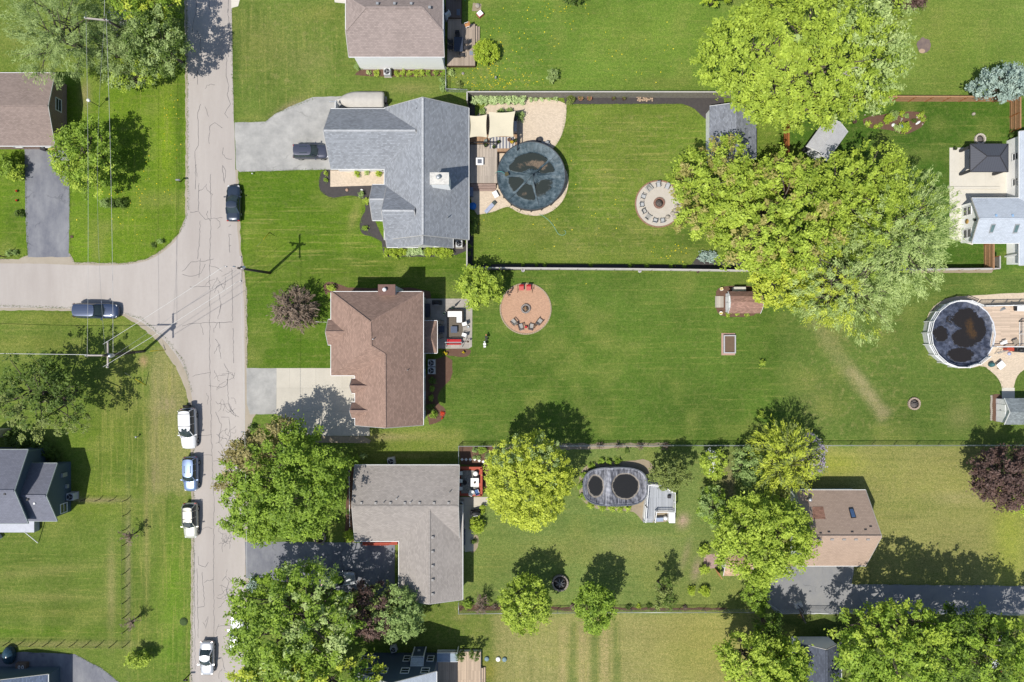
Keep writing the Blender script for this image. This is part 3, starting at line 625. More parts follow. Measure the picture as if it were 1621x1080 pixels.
for x in (550, 575): h.window(Vector((W(x, 267, 3).x, W(0, 267.6, 3).y+.4)), Vector((1, 0)), 1.6, 1.0, 1.1)
h.door(Vector((W(596, 267, 3).x, W(0, 267.6, 3).y+.4)), Vector((1, 0)))
# chimney
p = W(697, 283, 8.0); b = B(h.off); b.box((p.x-.1, p.y, 6.3), (2.1, 1.25, 3.4)); ck = b.build('chimney', siding('white siding', (.86, .86, .85)), h.root)
b = B(h.off); b.box((p.x-.1, p.y, 8.06), (2.3, 1.45, .12)); b.build('chimney_cap', mat('chimney cap', (.62, .6, .55), .7, .3, 4, .2), ck)
b = B(h.off); b.lathe((p.x-.2, p.y+.1, 8.1), [(.2, 0), (.2, .3), (.27, .32), (.27, .42), (.08, .5)], 16); b.build('flue', M_galv, ck)
h.vent(659, 173, 6.1, kind='pipe'); h.vent(709, 344, 5.0, kind='pipe')
h.finish(R_gray_cap)
# -- brown hipped two-storey house
h = House('brown_house', 'two-storey house with brown hipped roof and twin dormers behind the wide concrete driveway', 'house', (600, 570), R_brown, siding('tan siding', (.52, .48, .42)))
g = lambda x, y, z: tuple(W(x, y, z))
V = [g(524,462,5.5),g(670,462,5.5),g(586.5,510,9),g(587.5,547.5,9),g(609.5,561,8.35),g(610,677.5,8.2),g(670,673,5.5),g(562,673.5,5.5),g(562,594.5,5.5),g(524,594.5,5.5)]
h.roof_poly(V, [(0,1,2),(1,6,5,4,3,2),(0,2,3,9),(9,3,4,8),(8,4,5,7)])
for a, b_ in ((2,3),(3,4),(4,5),(0,2),(1,2)): h.ridge(V[a], V[b_], .2)
h.ring([V[i][:2] for i in (0,1,6,5,7,8,9)], [5.4,5.4,5.4,8.0,5.4,5.4,5.4])
h.gable(519.5, 556, 506, 546, 'x', 5.52, 6.75, wall=False)
for y0, y1 in ((599.5, 622.5), (637, 662)): h.gable(557, 597, y0, y1, 'x', 5.51, 6.7, wall=False)
xm = W(519.5, 0, 5.5).x
p0 = W(519.5, 546, 5.5); p1 = W(519.5, 506, 5.5); ym = (p0.y+p1.y)/2
h.ring([(p0.x, p0.y), (p0.x+3, p0.y), (p0.x+3, p1.y), (p0.x, p1.y), (p0.x, ym)], [5.4, 5.4, 5.4, 5.4, 6.5], inset=.35)
for y0, y1 in ((599.5, 622.5), (637, 662)):
    p0 = W(557, y1, 5.5); p1 = W(557, y0, 5.5); h.ring([(p0.x, p0.y), (p0.x+3, p0.y), (p0.x+3, p1.y), (p0.x, p1.y), (p0.x, (p0.y+p1.y)/2)], [5.4, 5.4, 5.4, 5.4, 6.4], inset=.3)
ex = W(670, 0, 5.5).x-.4
for y, z in ((590,1.6),(625,1.6),(655,1.6),(490,4.3),(530,4.3),(575,4.3),(610,4.3),(645,4.3)): h.window(Vector((ex, W(0, y).y)), Vector((0, 1)), z, 1.0, 1.2)
wx = W(524, 0, 5.5).x+.4
for y, z in ((485,1.6),(485,4.3),(570,1.6),(570,4.3)): h.window(Vector((wx, W(0, y).y)), Vector((0, -1)), z, 1.3, 1.3)
gx_ = W(562, 0, 5.5).x+.4; h.door(Vector((gx_, W(0, 632).y)), Vector((0, -1)), 4.8, 2.2, M_white, 'garage_door', 4)
h.door(Vector((W(519.5, 0, 5.5).x+.35, W(0, 529).y)), Vector((0, -1)), 1.1, 2.1, M_brown)
# east sun-room with its own small roof
V2 = [g(670,508,3.0),g(692,508,3.0),g(692,559,3.0),g(670,559,3.0),g(682,533,3.8),g(668,533,3.8)]
h.roof_poly(V2, [(0,1,4,5),(1,2,4),(2,3,5,4)]); h.ring([V2[0][:2], V2[1][:2], V2[2][:2], V2[3][:2]], [2.9]*4, inset=.3)
h.window(Vector((V2[1][0]-.3, (V2[1][1]+V2[2][1])/2)), Vector((0, 1)), 1.5, 1.6, 1.3)
# chimney
p = W(611.5, 460, 7.2); b = B(h.off); b.box((p.x, p.y+.1, 3.4), (1.9, 1.1, 6.8)); ck = b.build('chimney', siding('gray chimney siding', (.50, .53, .55)), h.root)
b = B(h.off); b.box((p.x, p.y+.1, 6.9), (2.1, 1.3, .22)); b.build('chimney_cap', mat('brown cap', lit(136, 104, 94), .7, .2, 4, .2), ck)
b = B(h.off); b.lathe((p.x-.2, p.y+.1, 7.0), [(.17, 0), (.17, .3), (.24, .32), (.24, .42), (.05, .5)], 14); b.build('flue', M_white, ck)
V3 = [g(599,470,5.9),g(628,470,5.9),g(614,479,6.5),g(614,462,6.5)]
h.vent(591, 537, 8.9, kind='pipe', m=M_white); h.vent(645.5, 586, 6.6, kind='pipe'); 
h.finish()
M_red_porch = mat('red porch boards', lit(196, 92, 72), .8, .2, 3, .2)
M_vent = mat('dull roof vent', (.27, .26, .25), .6, .15, 6, .1)
# -- taupe L-shaped ranch house
h = House('taupe_house', 'L-shaped ranch house under a taupe roof dotted with small vents', 'house', (640, 840), R_taupe, siding('beige siding', (.50, .47, .42)))
h.gable(561.6, 727, 736.6, 857, 'x', 3, 4.6)
h.gable(631.4, 732.3, 800, 949.4, 'y', 3.006, 4.45)
for i, x in enumerate((572, 594.5, 618, 640.7, 664, 687, 710)): h.vent(x, 796.3, 4.5, m=M_vent)
for y in (850.6, 873.4, 895.8, 918, 940.5): h.vent(684.6, y, 4.4, m=M_vent)
h.vent(628, 789, 4.4, kind='pipe', m=M_white); h.vent(650, 795, 4.5, kind='pipe', m=M_white); h.vent(712, 779, 4.2, kind='pipe'); h.vent(608, 795, 4.5, kind='pipe')
ex = W(727, 0, 3).x-.4; ny_ = W(0, 736.6, 3).y-.4
for x in (590, 640, 690): h.window(Vector((W(x, 0, 3).x, ny_)), Vector((-1, 0)), 1.7, 1.2, 1.0)
h.door(Vector((ex, W(0, 765).y)), Vector((0, 1)), 1.8, 2.05, M_glass, 'patio_door'); h.window(Vector((ex, W(0, 830).y)), Vector((0, 1)), 1.6)
ex = W(732.3, 0, 3).x-.4
for y in (880, 920): h.window(Vector((ex, W(0, y).y)), Vector((0, 1)), 1.6)
h.window(Vector((W(561.6, 0, 3).x+.4, W(0, 780).y)), Vector((0, -1)), 1.6, 2.0, 1.3)
h.door(Vector((W(631.4, 0, 3).x+.4, W(0, 895).y)), Vector((0, -1)), 4.6, 2.2, M_white, 'garage_door', 4)
h.door(Vector((W(598, 0, 3).x, W(0, 857, 3).y+.4)), Vector((1, 0)), .95, 2.05, mat('red paint', lit(190, 80, 60), .6))
h.finish()
b = B(); a, c_ = W(574, 861, .35), W(629, 857.5, .35); b.box(((a.x+c_.x)/2, (a.y+c_.y)/2, .18), (c_.x-a.x, c_.y-a.y+.3, .35)); b.bar((a.x, a.y, .9), (c_.x-1, a.y, .9), .08)
o = b.build('porch', M_red_porch)
tag(o, 'narrow red-stained porch strip along the inner corner of the taupe house', 'porch')
# -- brown house on the right
h = House('tan_house', 'brown gable-roofed house with one blue skylight and a redder roof patch', 'house', (1310, 850), R_brown2, siding('pale green siding', (.58, .64, .62)))
h.gable(1260, 1370.3, 776, 896, 'x', 2.8, 6.6)
hs = lambda x, y: (lambda p: p)(None)
def on_slope(h, px, py, y_eave_px, he, yr_plan, hr, dz=0):
    """point of the roof plane (ridge along x) that the photo shows at px, py"""
    ye = W(0, y_eave_px, he).y; z = he
    for _ in range(30):
        y = W(px, py, z).y; z = he+(hr-he)*(y-ye)/(yr_plan-ye)
    return W(px, py, z)
yn = W(0, 776, 2.8).y; ysn = W(0, 896, 2.8).y; yr = (yn+ysn)/2
def slope_quad(name, pts, m, dz, thick=.05):
    P = [on_slope(h, x, y, 776, 2.8, yr, 6.6)+Vector((0, 0, dz)) for x, y in pts]; b = B(h.off)
    b.add(P+[p-Vector((0, 0, thick)) for p in P], [(0,1,2,3),(7,6,5,4),(0,4,5,1),(1,5,6,2),(2,6,7,3),(3,7,4,0)]); return b.build(name, m, h.root)
slope_quad('roof_patch', [(1286,802),(1286.5,821.5),(1307,821.5),(1303,802)], shingle('redder shingles', lit(166, 126, 108)), .02)
sk = slope_quad('skylight', [(1343,804),(1347,820),(1355,819.5),(1350,803.5)], M_black, .12, .15)
P = [on_slope(h, x, y, 776, 2.8, yr, 6.6)+Vector((0, 0, .14)) for x, y in [(1344,805.5),(1347.7,818.5),(1353.7,818),(1349.5,805)]]
b = B(h.off); b.add(P, [(0,1,2,3)]); b.build('glass', mat('blue glass', (.06, .11, .22), .15, .3, 2, 0, spec=.8), sk)
for x, y in ((1299,844),(1312,842),(1349,842),(1370,838.5),(1378,833.5)):
    p = on_slope(h, x, y, 776, 2.8, yr, 6.6); b = B(h.off); b.box(p, (.3, .12, .12)); b.build('roof_vent', M_black, h.root)
for x in (1298, 1317, 1336, 1355, 1374):
    p = W(x, 854, 6.35); b = B(h.off); b.box(p, (.4, .22, .16)); b.build('roof_vent', M_vent, h.root)
p = on_slope(h, 1280, 790, 776, 2.8, yr, 6.6); b = B(h.off); b.lathe(p, [(.18, -.1), (.18, .4), (.26, .45), (.2, .62), (.02, .66)], 12); b.build('roof_vent', M_galv, h.root)
p = on_slope(h, 1277, 788, 776, 2.8, yr, 6.6)
wx = W(1260, 0, 2.8).x+.4; h.window(Vector((wx, W(0, 820).y)), Vector((0, -1)), 1.5); h.window(Vector((wx, W(0, 860).y)), Vector((0, -1)), 1.5); h.window(Vector((wx, W(0, 836).y)), Vector((0, -1)), 4.4, .9, .9)
for x in (1290, 1330): h.window(Vector((W(x, 0, 2.8).x, W(0, 776, 2.8).y-.4)), Vector((-1, 0)), 1.5)
h.door(Vector((W(1300, 0).x, W(0, 896, 2.8).y+.4)), Vector((1, 0)), 4.6, 2.2, M_white, 'garage_door', 4)
h.finish()
# -- blue house at the left edge
M_blue_w = siding('slate blue siding', lit(84, 104, 120)); M_sage = mat('gray green trim', lit(176, 188, 186), .5)
h = House('blue_house', 'slate blue house with charcoal roofs beside the wire-fenced yard', 'house', (40, 780), R_char, M_blue_w, m_trim=M_sage)
h.gable(-110, 44, 712, 829, 'x', 4.6, 6.95)
h.gable(-80, 90, 733.6, 825, 'x', 3.4, 5.45)
bx = W(90, 0, 3.4).x-.4
h.window(Vector((bx, W(0, 800).y)), Vector((0, 1)), 1.5, 1.2, 1.3, mt=M_white)
for (x, y) in ((8, 782), (44, 791)): h.vent(x, y, 5.3 if x > 20 else 6.7, kind='box', m=M_black, sz=.22)
h.vent(55, 797, 4.9, kind='box', m=M_white, sz=.22)
b = B(h.off); q = W(113, 748)
b.box((q.x+.1, q.y, 1.6), (.25, .5, .9)); b.box((q.x+.1, q.y-1.6, 1.0), (.25, .5, .4)); b.build('meter_box', M_galv, h.root)
# front porch with steps
pm = mat('pale porch boards', lit(204, 208, 220), .6, .1, 2, .05)
b = B(h.off); q0 = W(-40, 843, 1.0); q1 = W(54, 824, 1.0); b.prism([(q0.x, q0.y), (q1.x, q0.y), (q1.x, q1.y), (q0.x, q1.y)], 0, 1.0)
for k in range(4): c0 = W(-8-14*k, 849+9*k, 0); b.box((c0.x, c0.y-.2, .4-.1*k), (1.8, 1.1, .8-.2*k), R(35))
b.build('porch', pm, h.root)
b = B(h.off); q = W(40, 842, 2.4); b.bar((q.x, q.y, 2.5), (q.x+.02, q.y-2.1, .1), .08); b.build('downspout', M_white, h.root)
h.finish()
# -- navy two-storey house at the bottom
M_navy = siding('navy siding', lit(78, 96, 120))
h = House('navy_house', 'navy two-storey house with white-framed windows and a pale gray roof', 'house', (620, 1090), R_lite, M_navy)
h.gable(557, 691, 1063.5, 1215, 'y', 6.0, 9.0)
wy = W(0, 1063.5, 6).y-.4
for x in (-237.6, -212.8, -190.5, -160, -129.9): h.window(Vector((x/PPM, wy)), Vector((-1, 0)), 4.95, .65 if x == -190.5 else 1.0, 1.35)
for x in (-229, -218, -163.5, -126.5): h.window(Vector((x/PPM, wy)), Vector((-1, 0)), 1.7, .8, 1.5)
q = Vector((-144.5/PPM, wy+.35)); b = B(h.off); b.box((q.x, q.y, 1.5), (1.5, .9, 3.0)); ck = b.build('bay', M_navy, h.root)
b = B(h.off); vs = [(q.x-.85, q.y+.5, 2.9), (q.x+.85, q.y+.5, 2.9), (q.x+.85, q.y-.45, 3.9), (q.x-.85, q.y-.45, 3.9)]
b.add([Vector(v) for v in vs]+[Vector(v)-Vector((0, 0, .15)) for v in vs], [(0,3,2,1),(4,5,6,7),(0,1,5,4),(1,2,6,5),(2,3,7,6),(3,0,4,7)]); b.build('bay_roof', R_lite, ck)
for s_ in (-1, 1):
    b = B(h.off); b.bar((q.x+s_*.75, q.y+.5, .2), (q.x+s_*.75, q.y+.5, 3.1), .12); b.build('corner_trim', M_white, ck)
b = B(h.off)
for s_ in (-.1, .1): b.tube([(q.x+s_, q.y+.5, 1.6), (q.x+s_, q.y+.8, 1.6), (q.x+s_, q.y+.8, 1.9)], .05, 8)
b.build('exhaust_pipe', M_white, h.root)
for y in (1075, 1110): h.window(Vector((W(691, 0, 6).x-.4, W(0, y, 3).y)), Vector((0, 1)), 4.4)
h.finish()
# -- white house at the right edge
h = House('white_house', 'white house with a light blue-gray roof and twin skylights, beside the hipped dark gazebo', 'house', (1590, 330), R_lite, siding('white siding', (.86, .86, .85)))
h.gable(1614, 1780, 208, 420, 'y', 2.85, 5.2)
h.gable(1538.7, 1690, 313.7, 385, 'x', 2.8, 4.2)
wx = W(1538.7, 0, 2.8).x+.4
for y in (334.5, 370): h.window(Vector((wx, W(0, y, 1.2).y)), Vector((0, -1)), 1.3, 1.1, 1.6)
b = B(h.off); p = Vector((wx-.03, W(0, 351, 1.2).y, 1.3)); b.tube([p, p-Vector((.05, 0, 0))], .32, 16); b.build('wall_ornament', mat('orange ornament', (.55, .34, .10), .6, .6, 12, .3), h.root)
b = B(h.off); p = Vector((wx-.08, W(0, 349, 2.6).y, 2.9)); b.box(p, (.2, .25, .3)); b.build('wall_lamp', M_black, h.root)
yn = W(0, 313.7, 2.8).y; ysn = W(0, 385, 2.8).y; yr = (yn+ysn)/2
for pts in ([(1565,369.5),(1571,369),(1576,355),(1569,355.5)], [(1602.5,370),(1609,369.5),(1614,355),(1607,355.5)]):
    P = [on_slope(h, x, y, 385, 2.8, yr, 4.2) for x, y in pts]; b = B(h.off); up = Vector((0, 0, .1))
    b.add([p+up for p in P]+[p-up for p in P], [(0,1,2,3),(7,6,5,4),(0,4,5,1),(1,5,6,2),(2,6,7,3),(3,7,4,0)]); sk = b.build('skylight', M_gray, h.root)
    c_ = sum(P, Vector())/4; b = B(h.off); b.add([c_+(p-c_)*.78+up*1.2 for p in P], [(0,1,2,3)]); b.build('glass', M_glass_lt, sk)
for x in (1576.8, 1603): p = on_slope(h, x, 341.5, 313.7, 2.8, yr, 4.2); b = B(h.off); b.box(p, (.25, .3, .14)); b.build('roof_vent', mat('blue vent', (.25, .4, .6), .5), h.root)
mx_ = W(1614, 0, 2.85).x+.4
for y in (250, 290): h.window(Vector((mx_, W(0, y, 1).y)), Vector((0, -1)), 1.6, .9, 1.0)
h.window(Vector((mx_, W(0, 292, 1).y)), Vector((0, -1)), 2.2, .6, .6)
b = B(h.off); q0 = W(1590, 404); q1 = W(1680, 386); b.prism([(q0.x, q0.y+.4), (q1.x, q0.y+.4), (q1.x, q1.y), (q0.x, q1.y)], 2.2, 2.32); b.box((q0.x+.1, q0.y-.2, 1.15), (.18, .18, 2.3)); b.build('porch_roof', M_white, h.root)
h.finish()
# -- two roofs half hidden by trees: long shed and white garage at the bottom
h = House('dark_roofed_outbuilding', 'outbuilding with a dark blue-gray roof and a white gable, under the big trees', 'outbuilding', (1300, 1040), shingle('dark slate shingles', lit(92, 98, 112)), siding('white siding', (.86, .86, .85)))
h.gable(1262, 1332, 1018, 1115, 'y', 2.8, 4.8); h.auto_windows(); h.finish()
# ---------------------------------------------------------------- fences
M_fence_g = mat('weathered gray fence boards', lit(176, 168, 156), .9, .35, 4, .35)
M_fence_cap = mat('bleached fence cap', lit(208, 204, 198), .85, .15, 4, .1)
M_fence_o = mat('new cedar fence boards', lit(204, 158, 118), .85, .25, 4, .25)
M_fence_o2 = mat('orange cedar posts', lit(190, 120, 66), .85, .25, 4, .25)
M_mesh = None
def meshmat(name, col, dens):
    m = NT(name); sp = m.n('ShaderNodeSeparateXYZ'); m.l(m.pos(), sp.inputs[0]); s_ = m.math('ADD', sp.outputs[0], sp.outputs[1])
    a = m.math('FRACT', m.math('MULTIPLY', m.math('ADD', s_, sp.outputs[2]), 14)); b_ = m.math('FRACT', m.math('MULTIPLY', m.math('SUBTRACT', s_, sp.outputs[2]), 14))
    f = m.math('MAXIMUM', m.math('LESS_THAN', a, dens), m.math('LESS_THAN', b_, dens)); m.b.inputs['Base Color'].default_value = (*col, 1)
    m.b.inputs['Metallic'].default_value = .3; m.b.inputs['Roughness'].default_value = .5; m.l(f, m.b.inputs['Alpha']); return m.m
M_mesh = meshmat('chain link wire', (.42, .47, .50), .16); M_wire = meshmat('thin black wire', (.08, .09, .08), .07)
def fence(name, label, cat, pts, h, kind, sp=2.4, mats=None, group=None, flip=1):
    """pts: photo pixels of the foot of the fence"""
    P = [W(*p) for p in pts]; root = thing(name, label, cat, P[0], 0, group); off = P[0]; mb, mp, mc = mats
    panel, rails = B(off), B(off); posts = []; rn = random.Random(len(pts)*7+int(h*10))
    for i in range(len(P)-1):
        a, b_ = P[i], P[i+1]; L = (b_-a).length; d = (b_-a)/L; k = max(1, round(L/sp)); n = Vector((-d.y, d.x, 0)); rz = math.atan2(d.y, d.x)
        for j in range(k+(1 if i == len(P)-2 else 0)): posts.append((a+d*L*j/k, rz))
        if kind == 'board':
            m_ = int(L/.15)
            for j in range(m_):
                c = a+d*(j+.5)*L/m_; hh = h+rn.uniform(-.03, .02); panel.box(c+flip*n*(.03+rn.uniform(0, .008))+Vector((0, 0, hh/2)), (L/m_*.93, .02, hh), rz)
            for z in (.35, h*.55, h-.25): rails.bar(a-flip*n*.02+Vector((0, 0, z)), b_-flip*n*.02+Vector((0, 0, z)), .045, .09)
            rails.bar(a+Vector((0, 0, h+.03)), b_+Vector((0, 0, h+.03)), .16, .035)
        elif kind == 'chain':
            rails.tube([a+Vector((0, 0, h)), b_+Vector((0, 0, h))], .035, 6)
            panel.add([a+Vector((0, 0, .03)), b_+Vector((0, 0, .03)), b_+Vector((0, 0, h)), a+Vector((0, 0, h))], [(0,1,2,3)])
        elif kind == 'wire':
            panel.add([a+Vector((0, 0, .03)), b_+Vector((0, 0, .03)), b_+Vector((0, 0, h)), a+Vector((0, 0, h))], [(0,1,2,3)])
            rails.tube([a+Vector((0, 0, h)), b_+Vector((0, 0, h))], .008, 4)
        elif kind == 'rail':
            for z in (.12, h): rails.bar(a+Vector((0, 0, z)), b_+Vector((0, 0, z)), .07, .07)
            m_ = max(2, int(L/.13))
            for j in range(m_): c = a+d*(j+.5)*L/m_; panel.bar(c+Vector((0, 0, .1)), c+Vector((0, 0, h)), .03)
    panel.build({'board': 'boards', 'chain': 'wire_mesh', 'wire': 'wire_mesh', 'rail': 'balusters'}[kind], mb, root)
    rails.build('rails', mc, root)
    for p, rz in posts:
        b = B(off)
        if kind == 'chain': b.tube([p, p+Vector((0, 0, h+.06))], .04, 8)
        elif kind == 'wire': b.box(p+Vector((0, 0, h/2)), (.07, .07, h), rz)
        else: b.box(p+Vector((0, 0, h/2+.02)), (.1, .1, h+.04), rz)
        b.build('post', mp, root)
    return root
G3 = (M_fence_g, M_fence_g, M_fence_cap)
fence('board_fence', 'long weathered gray board fence along the top of the pool yard', 'fence', [(741,168),(741,154.5),(1000,154.5),(1240,155)], 2.05, 'board', 2.45, G3, None, -1)
fence('board_fence', 'weathered gray board fence between the gray house yard and the brick fire pit lawn', 'fence', [(740.5,380),(740.5,426),(1000,428),(1300,432)], 1.8, 'board', 2.45, G3)
fence('board_fence', 'brown board fence beneath the big trees beside the dark-roofed shed', 'fence', [(1240,157),(1240,262),(1241,310)], 1.8, 'board', 2.45, (M_fence_o2, M_fence_o2, M_fence_o2))
O3 = (M_fence_o, M_fence_o2, M_fence_o)
fence('cedar_fence', 'new cedar fence running to the blue spruce and turning down beside it', 'fence', [(1250,161),(1598,161.5),(1598,210)], 1.95, 'board', 2.2, O3)
fence('cedar_fence', 'short run of cedar fence below the twin-skylight house wing', 'fence', [(1557,388),(1557,427)], 1.9, 'board', 2.2, O3)
fence('cedar_fence', 'low end of cedar fence right of the huge maples above the blue-covered pool', 'fence', [(1300,430),(1568,427.5),(1568,408)], 1.75, 'board', 2.2, (M_fence_g, M_fence_o2, M_fence_cap))
CH = (M_mesh, M_galv, M_galv)
fence('chain_link_fence', 'long chain-link fence across the lower lawns from the taupe house to the plum tree', 'fence', [(727,738),(727,704.5),(1100,703.5),(1660,703.5)], 1.2, 'chain', 3.0, CH)
fence('chain_link_fence', 'chain-link fence behind the row of round trees, above the pale mown field', 'fence', [(727,950),(727,966),(960,964),(1190,964),(1213,951),(1213,905)], 1.25, 'chain', 3.0, CH)
fence('chain_link_fence', 'chain-link fence along the shaded right-hand driveway', 'fence', [(1213,951),(1232,965),(1450,965),(1700,969)], 1.3, 'chain', 3.0, CH)
fence('chain_link_fence', 'short chain-link fence joining the white house to the gray board fence', 'fence', [(707,112),(707,146),(740,147)], 1.2, 'chain', 2.5, CH)
fence('wire_fence', 'black-posted wire fence enclosing the lawn below the slate blue house', 'fence', [(113,790.5),(202,790.5),(200.5,860),(200.5,905),(201,1020),(14,1017),(-60,1015)], 1.2, 'wire', 1.83, (M_wire, M_black, M_black))
fence('split_wire_fence', 'low white-capped edging along the side bed of the taupe house', 'fence', [(554,745),(555,832)], .5, 'chain', 1.6, (M_mesh, M_white, M_white))

# ---------------------------------------------------------------- pools
def covermat(name, base, hi, puddle, dirt, scale=.35, wob=1.3, ring=None, stretch=(1, 1, 1)):
    m = NT(name); oc = m.n('ShaderNodeTexCoord').outputs['Object']; a = m.n('ShaderNodeAttribute', attribute_name='wet').outputs['Fac']
    mp = m.n('ShaderNodeMapping'); mp.inputs['Scale'].default_value = stretch; m.l(oc, mp.inputs['Vector']); fold = m.noise(mp.outputs[0], 1.6, 6, .7); neg = m.math('MULTIPLY', m.n('ShaderNodeAttribute', attribute_name='deb_fold_hi').outputs['Fac'], -1); c = m.mix(m.ramp(m.math('ADD', fold, m.math('MAXIMUM', neg, 0)), .42, .72), base, hi)  # fold highlights painted into the colour; negative attribute values pale it further
    pud = m.ramp(m.math('ADD', a, m.math('MULTIPLY', m.math('SUBTRACT', m.noise(oc, 1.1, 6, .7), .5), wob)), .56, .66)
    rim = m.math('MULTIPLY', m.ramp(m.math('ADD', a, m.math('MULTIPLY', m.math('SUBTRACT', m.noise(oc, 1.1, 6, .7), .5), wob)), .40, .54), m.math('SUBTRACT', 1, pud))
    if ring: c = m.mix(m.math('MULTIPLY', rim, .8), c, ring)
    dbt = m.n('ShaderNodeAttribute', attribute_name='deb_fold_hi').outputs['Fac']; pc = m.mix(m.math('MULTIPLY', m.ramp(m.math('ADD', dbt, m.math('SUBTRACT', m.noise(oc, 2.2, 6, .8), .5)), .42, .72), m.ramp(m.noise(oc, 9, 5, .8), .36, .6)), puddle, dirt)
    sp = m.ramp(m.noise(oc, 22, 2, .9), .68, .72); pc = m.mix(m.math('MULTIPLY', sp, .35), pc, lit(150, 140, 120))
    c = m.mix(pud, c, pc); m.l(c, m.b.inputs['Base Color'])
    m.l(m.math('SUBTRACT', .5, m.math('MULTIPLY', pud, .28)), m.b.inputs['Roughness']); m.b.inputs['Specular IOR Level'].default_value = .28
    m.bump(m.math('MULTIPLY', fold, m.math('SUBTRACT', 1, pud)), .9, .12); return m.m
def cover(name, c, r, fz, fw, m, root, nr=60, na=240, shape=None, fd=lambda x, y: 0, lvl=.98):
    """wrinkled sheet: fz(x,y,t)->height, fw(x,y)->wetness; c centre in the world, off = root"""
    vs = []; wt = []; db = []; off = root.location; shape = shape or (lambda a: r)
    for i in range(nr+1):
        t = i/nr
        for k in range(na):
            a = 2*math.pi*k/na; rr = shape(a)*t; x, y = rr*math.cos(a), rr*math.sin(a)
            q = fw(x, y); g_ = min(1, max(0, (q-.38)/.22)); g_ = g_*g_*(3-2*g_); vs.append(Vector((c.x+x, c.y+y, fz(x, y, t)*(1-g_)+(lvl+.012*math.sin(x*7+y*3)*0)*g_))-off); wt.append(q); db.append(fd(x, y))
    fs = [(i*na+k, i*na+(k+1) % na, (i+1)*na+(k+1) % na, (i+1)*na+k) for i in range(nr) for k in range(na)]
    me = bpy.data.meshes.new(name); me.from_pydata([tuple(v) for v in vs], [], [f[::-1] for f in fs]); me.update()
    at = me.attributes.new('wet', 'FLOAT', 'POINT'); at.data.foreach_set('value', wt); at = me.attributes.new('deb_fold_hi', 'FLOAT', 'POINT'); at.data.foreach_set('value', db)
    me.polygons.foreach_set('use_smooth', [True]*len(fs)); me.flip_normals(); return link(name, me, m, root)
gs = lambda x, y, cx, cy, rx, ry, p=1: math.exp(-(((x-cx)/rx)**2+((y-cy)/ry)**2)**p)
# green cone-covered pool
pc = W(841, 278.5, 1.3); R1 = 4.42
root = thing('round_pool', 'round above-ground pool under a teal green cover pulled up in the middle', 'swimming pool', (pc.x, pc.y, 0))
b = B(); b.lathe((0, 0, 0), [(R1-.06, 0), (R1-.06, 1.26), (R1+.06, 1.28), (R1+.08, 1.36), (R1-.02, 1.38), (R1-.1, 1.3)], 64, cap=False)
b.build('pool_wall', mat('dark pool wall', (.05, .055, .06), .6), root)
b = B()
for k in range(20): a = 2*math.pi*k/20; b.box((R1*math.cos(a), R1*math.sin(a), .66), (.16, .14, 1.32), a)
b.build('upright', mat('dark pool wall', (.05, .055, .06), .6), root)
RID = [math.radians(q) for q in (3, 42, 172, 225, 283)]
def fz1(x, y, t):
    ap = (.15, -.05); d = math.hypot(x-ap[0], y-ap[1]); a = math.atan2(y-ap[1], x-ap[0])
    z = .98+.62*math.exp(-d/1.15)+.12*t**8*3-.18*math.exp(-((d-2.5)/1.0)**2)
    z += .05*math.sin(a*17)*min(1, d)*math.exp(-d/3)+.045*math.sin(a*29+d*2)*math.exp(-d/2.2)+sum(.16*math.exp(-(math.atan2(math.sin(a-q), math.cos(a-q))*d/.3)**2)*math.exp(-d/3) for q in RID)
    z += .015*math.sin(a*46)*t**3
    return z if t < .97 else 1.34-.3*(1-t)
def fw1(x, y):
    a = math.atan2(y, x); r_ = math.hypot(x, y); s_ = 1.0 if 12 < math.degrees(a) < 165 else (.95 if -178 < math.degrees(a) < -78 else .74)
    v = math.exp(-((r_-2.05)/1.25)**4)*s_
    for q in RID: v *= 1-.75*math.exp(-(math.atan2(math.sin(a-q), math.cos(a-q))*r_/(.42 if q < .1 or 2.9 < q < 3.1 else .16))**2)
    return v
cv = cover('cover', pc, R1-.04, fz1, fw1, covermat('teal pool cover', lit(66, 84, 92), lit(122, 138, 146), lit(56, 62, 58), lit(156, 134, 112), wob=.9), root, fd=lambda x, y: .72*gs(x, y, .5, 1.7, 1.9, .6)+.55*gs(x, y, -.9, -2.3, .7, .5)+.6*gs(x, y, 1.4, 1.2, .7, .6)+.4*gs(x, y, -1.6, 1.2, .6, .5))
b = B()
for a in (math.radians(42), math.radians(225), math.radians(283)):
    b.tube([Vector((.15+math.cos(a)*r_, -.05+math.sin(a)*r_, fz1(.15+math.cos(a)*r_, -.05+math.sin(a)*r_, r_/R1)+.02)) for r_ in np.linspace(.1, 4.2, 24)], .022, 5)
b.build('seam_cord', M_black, root)
b = B(); q = W(802, 276, 1.2)-Vector((pc.x, pc.y, 0)); b.box(q+Vector((0, 0, .1)), (.5, .45, .22), .4); b.build('skimmer_pump', mat('drab pump', (.08, .07, .03), .7, .3, 6, .2), root)
b = B(); b.tube([q+Vector((-.2, 0, .2)), q+Vector((-.6, .25, .35)), q+Vector((-1.1, .3, .3)), q+Vector((-1.5, .2, -.3))], .03, 6); b.build('hose', mat('teal hose', lit(100, 190, 180), .5), root)
b = B(); q = W(853, 222, .5); b.lathe(q, [(.36, -.4), (.4, .1), (.3, .15), (.3, 0), (.02, 0)], 20); o = b.build('filter_tank', M_blk_shade); tag(o, 'round pool filter tank at the top rim of the green-covered pool', 'pool filter')
b = B(); q = W(861, 227.5, .3); b.box(q, (1.5, .35, .35), -.25); b.box(q+Vector((.4, .1, .25)), (.4, .3, .3), -.25); o = b.build('pool_pump', M_gray); tag(o, 'gray pump unit against the rim of the green-covered pool', 'pool pump')
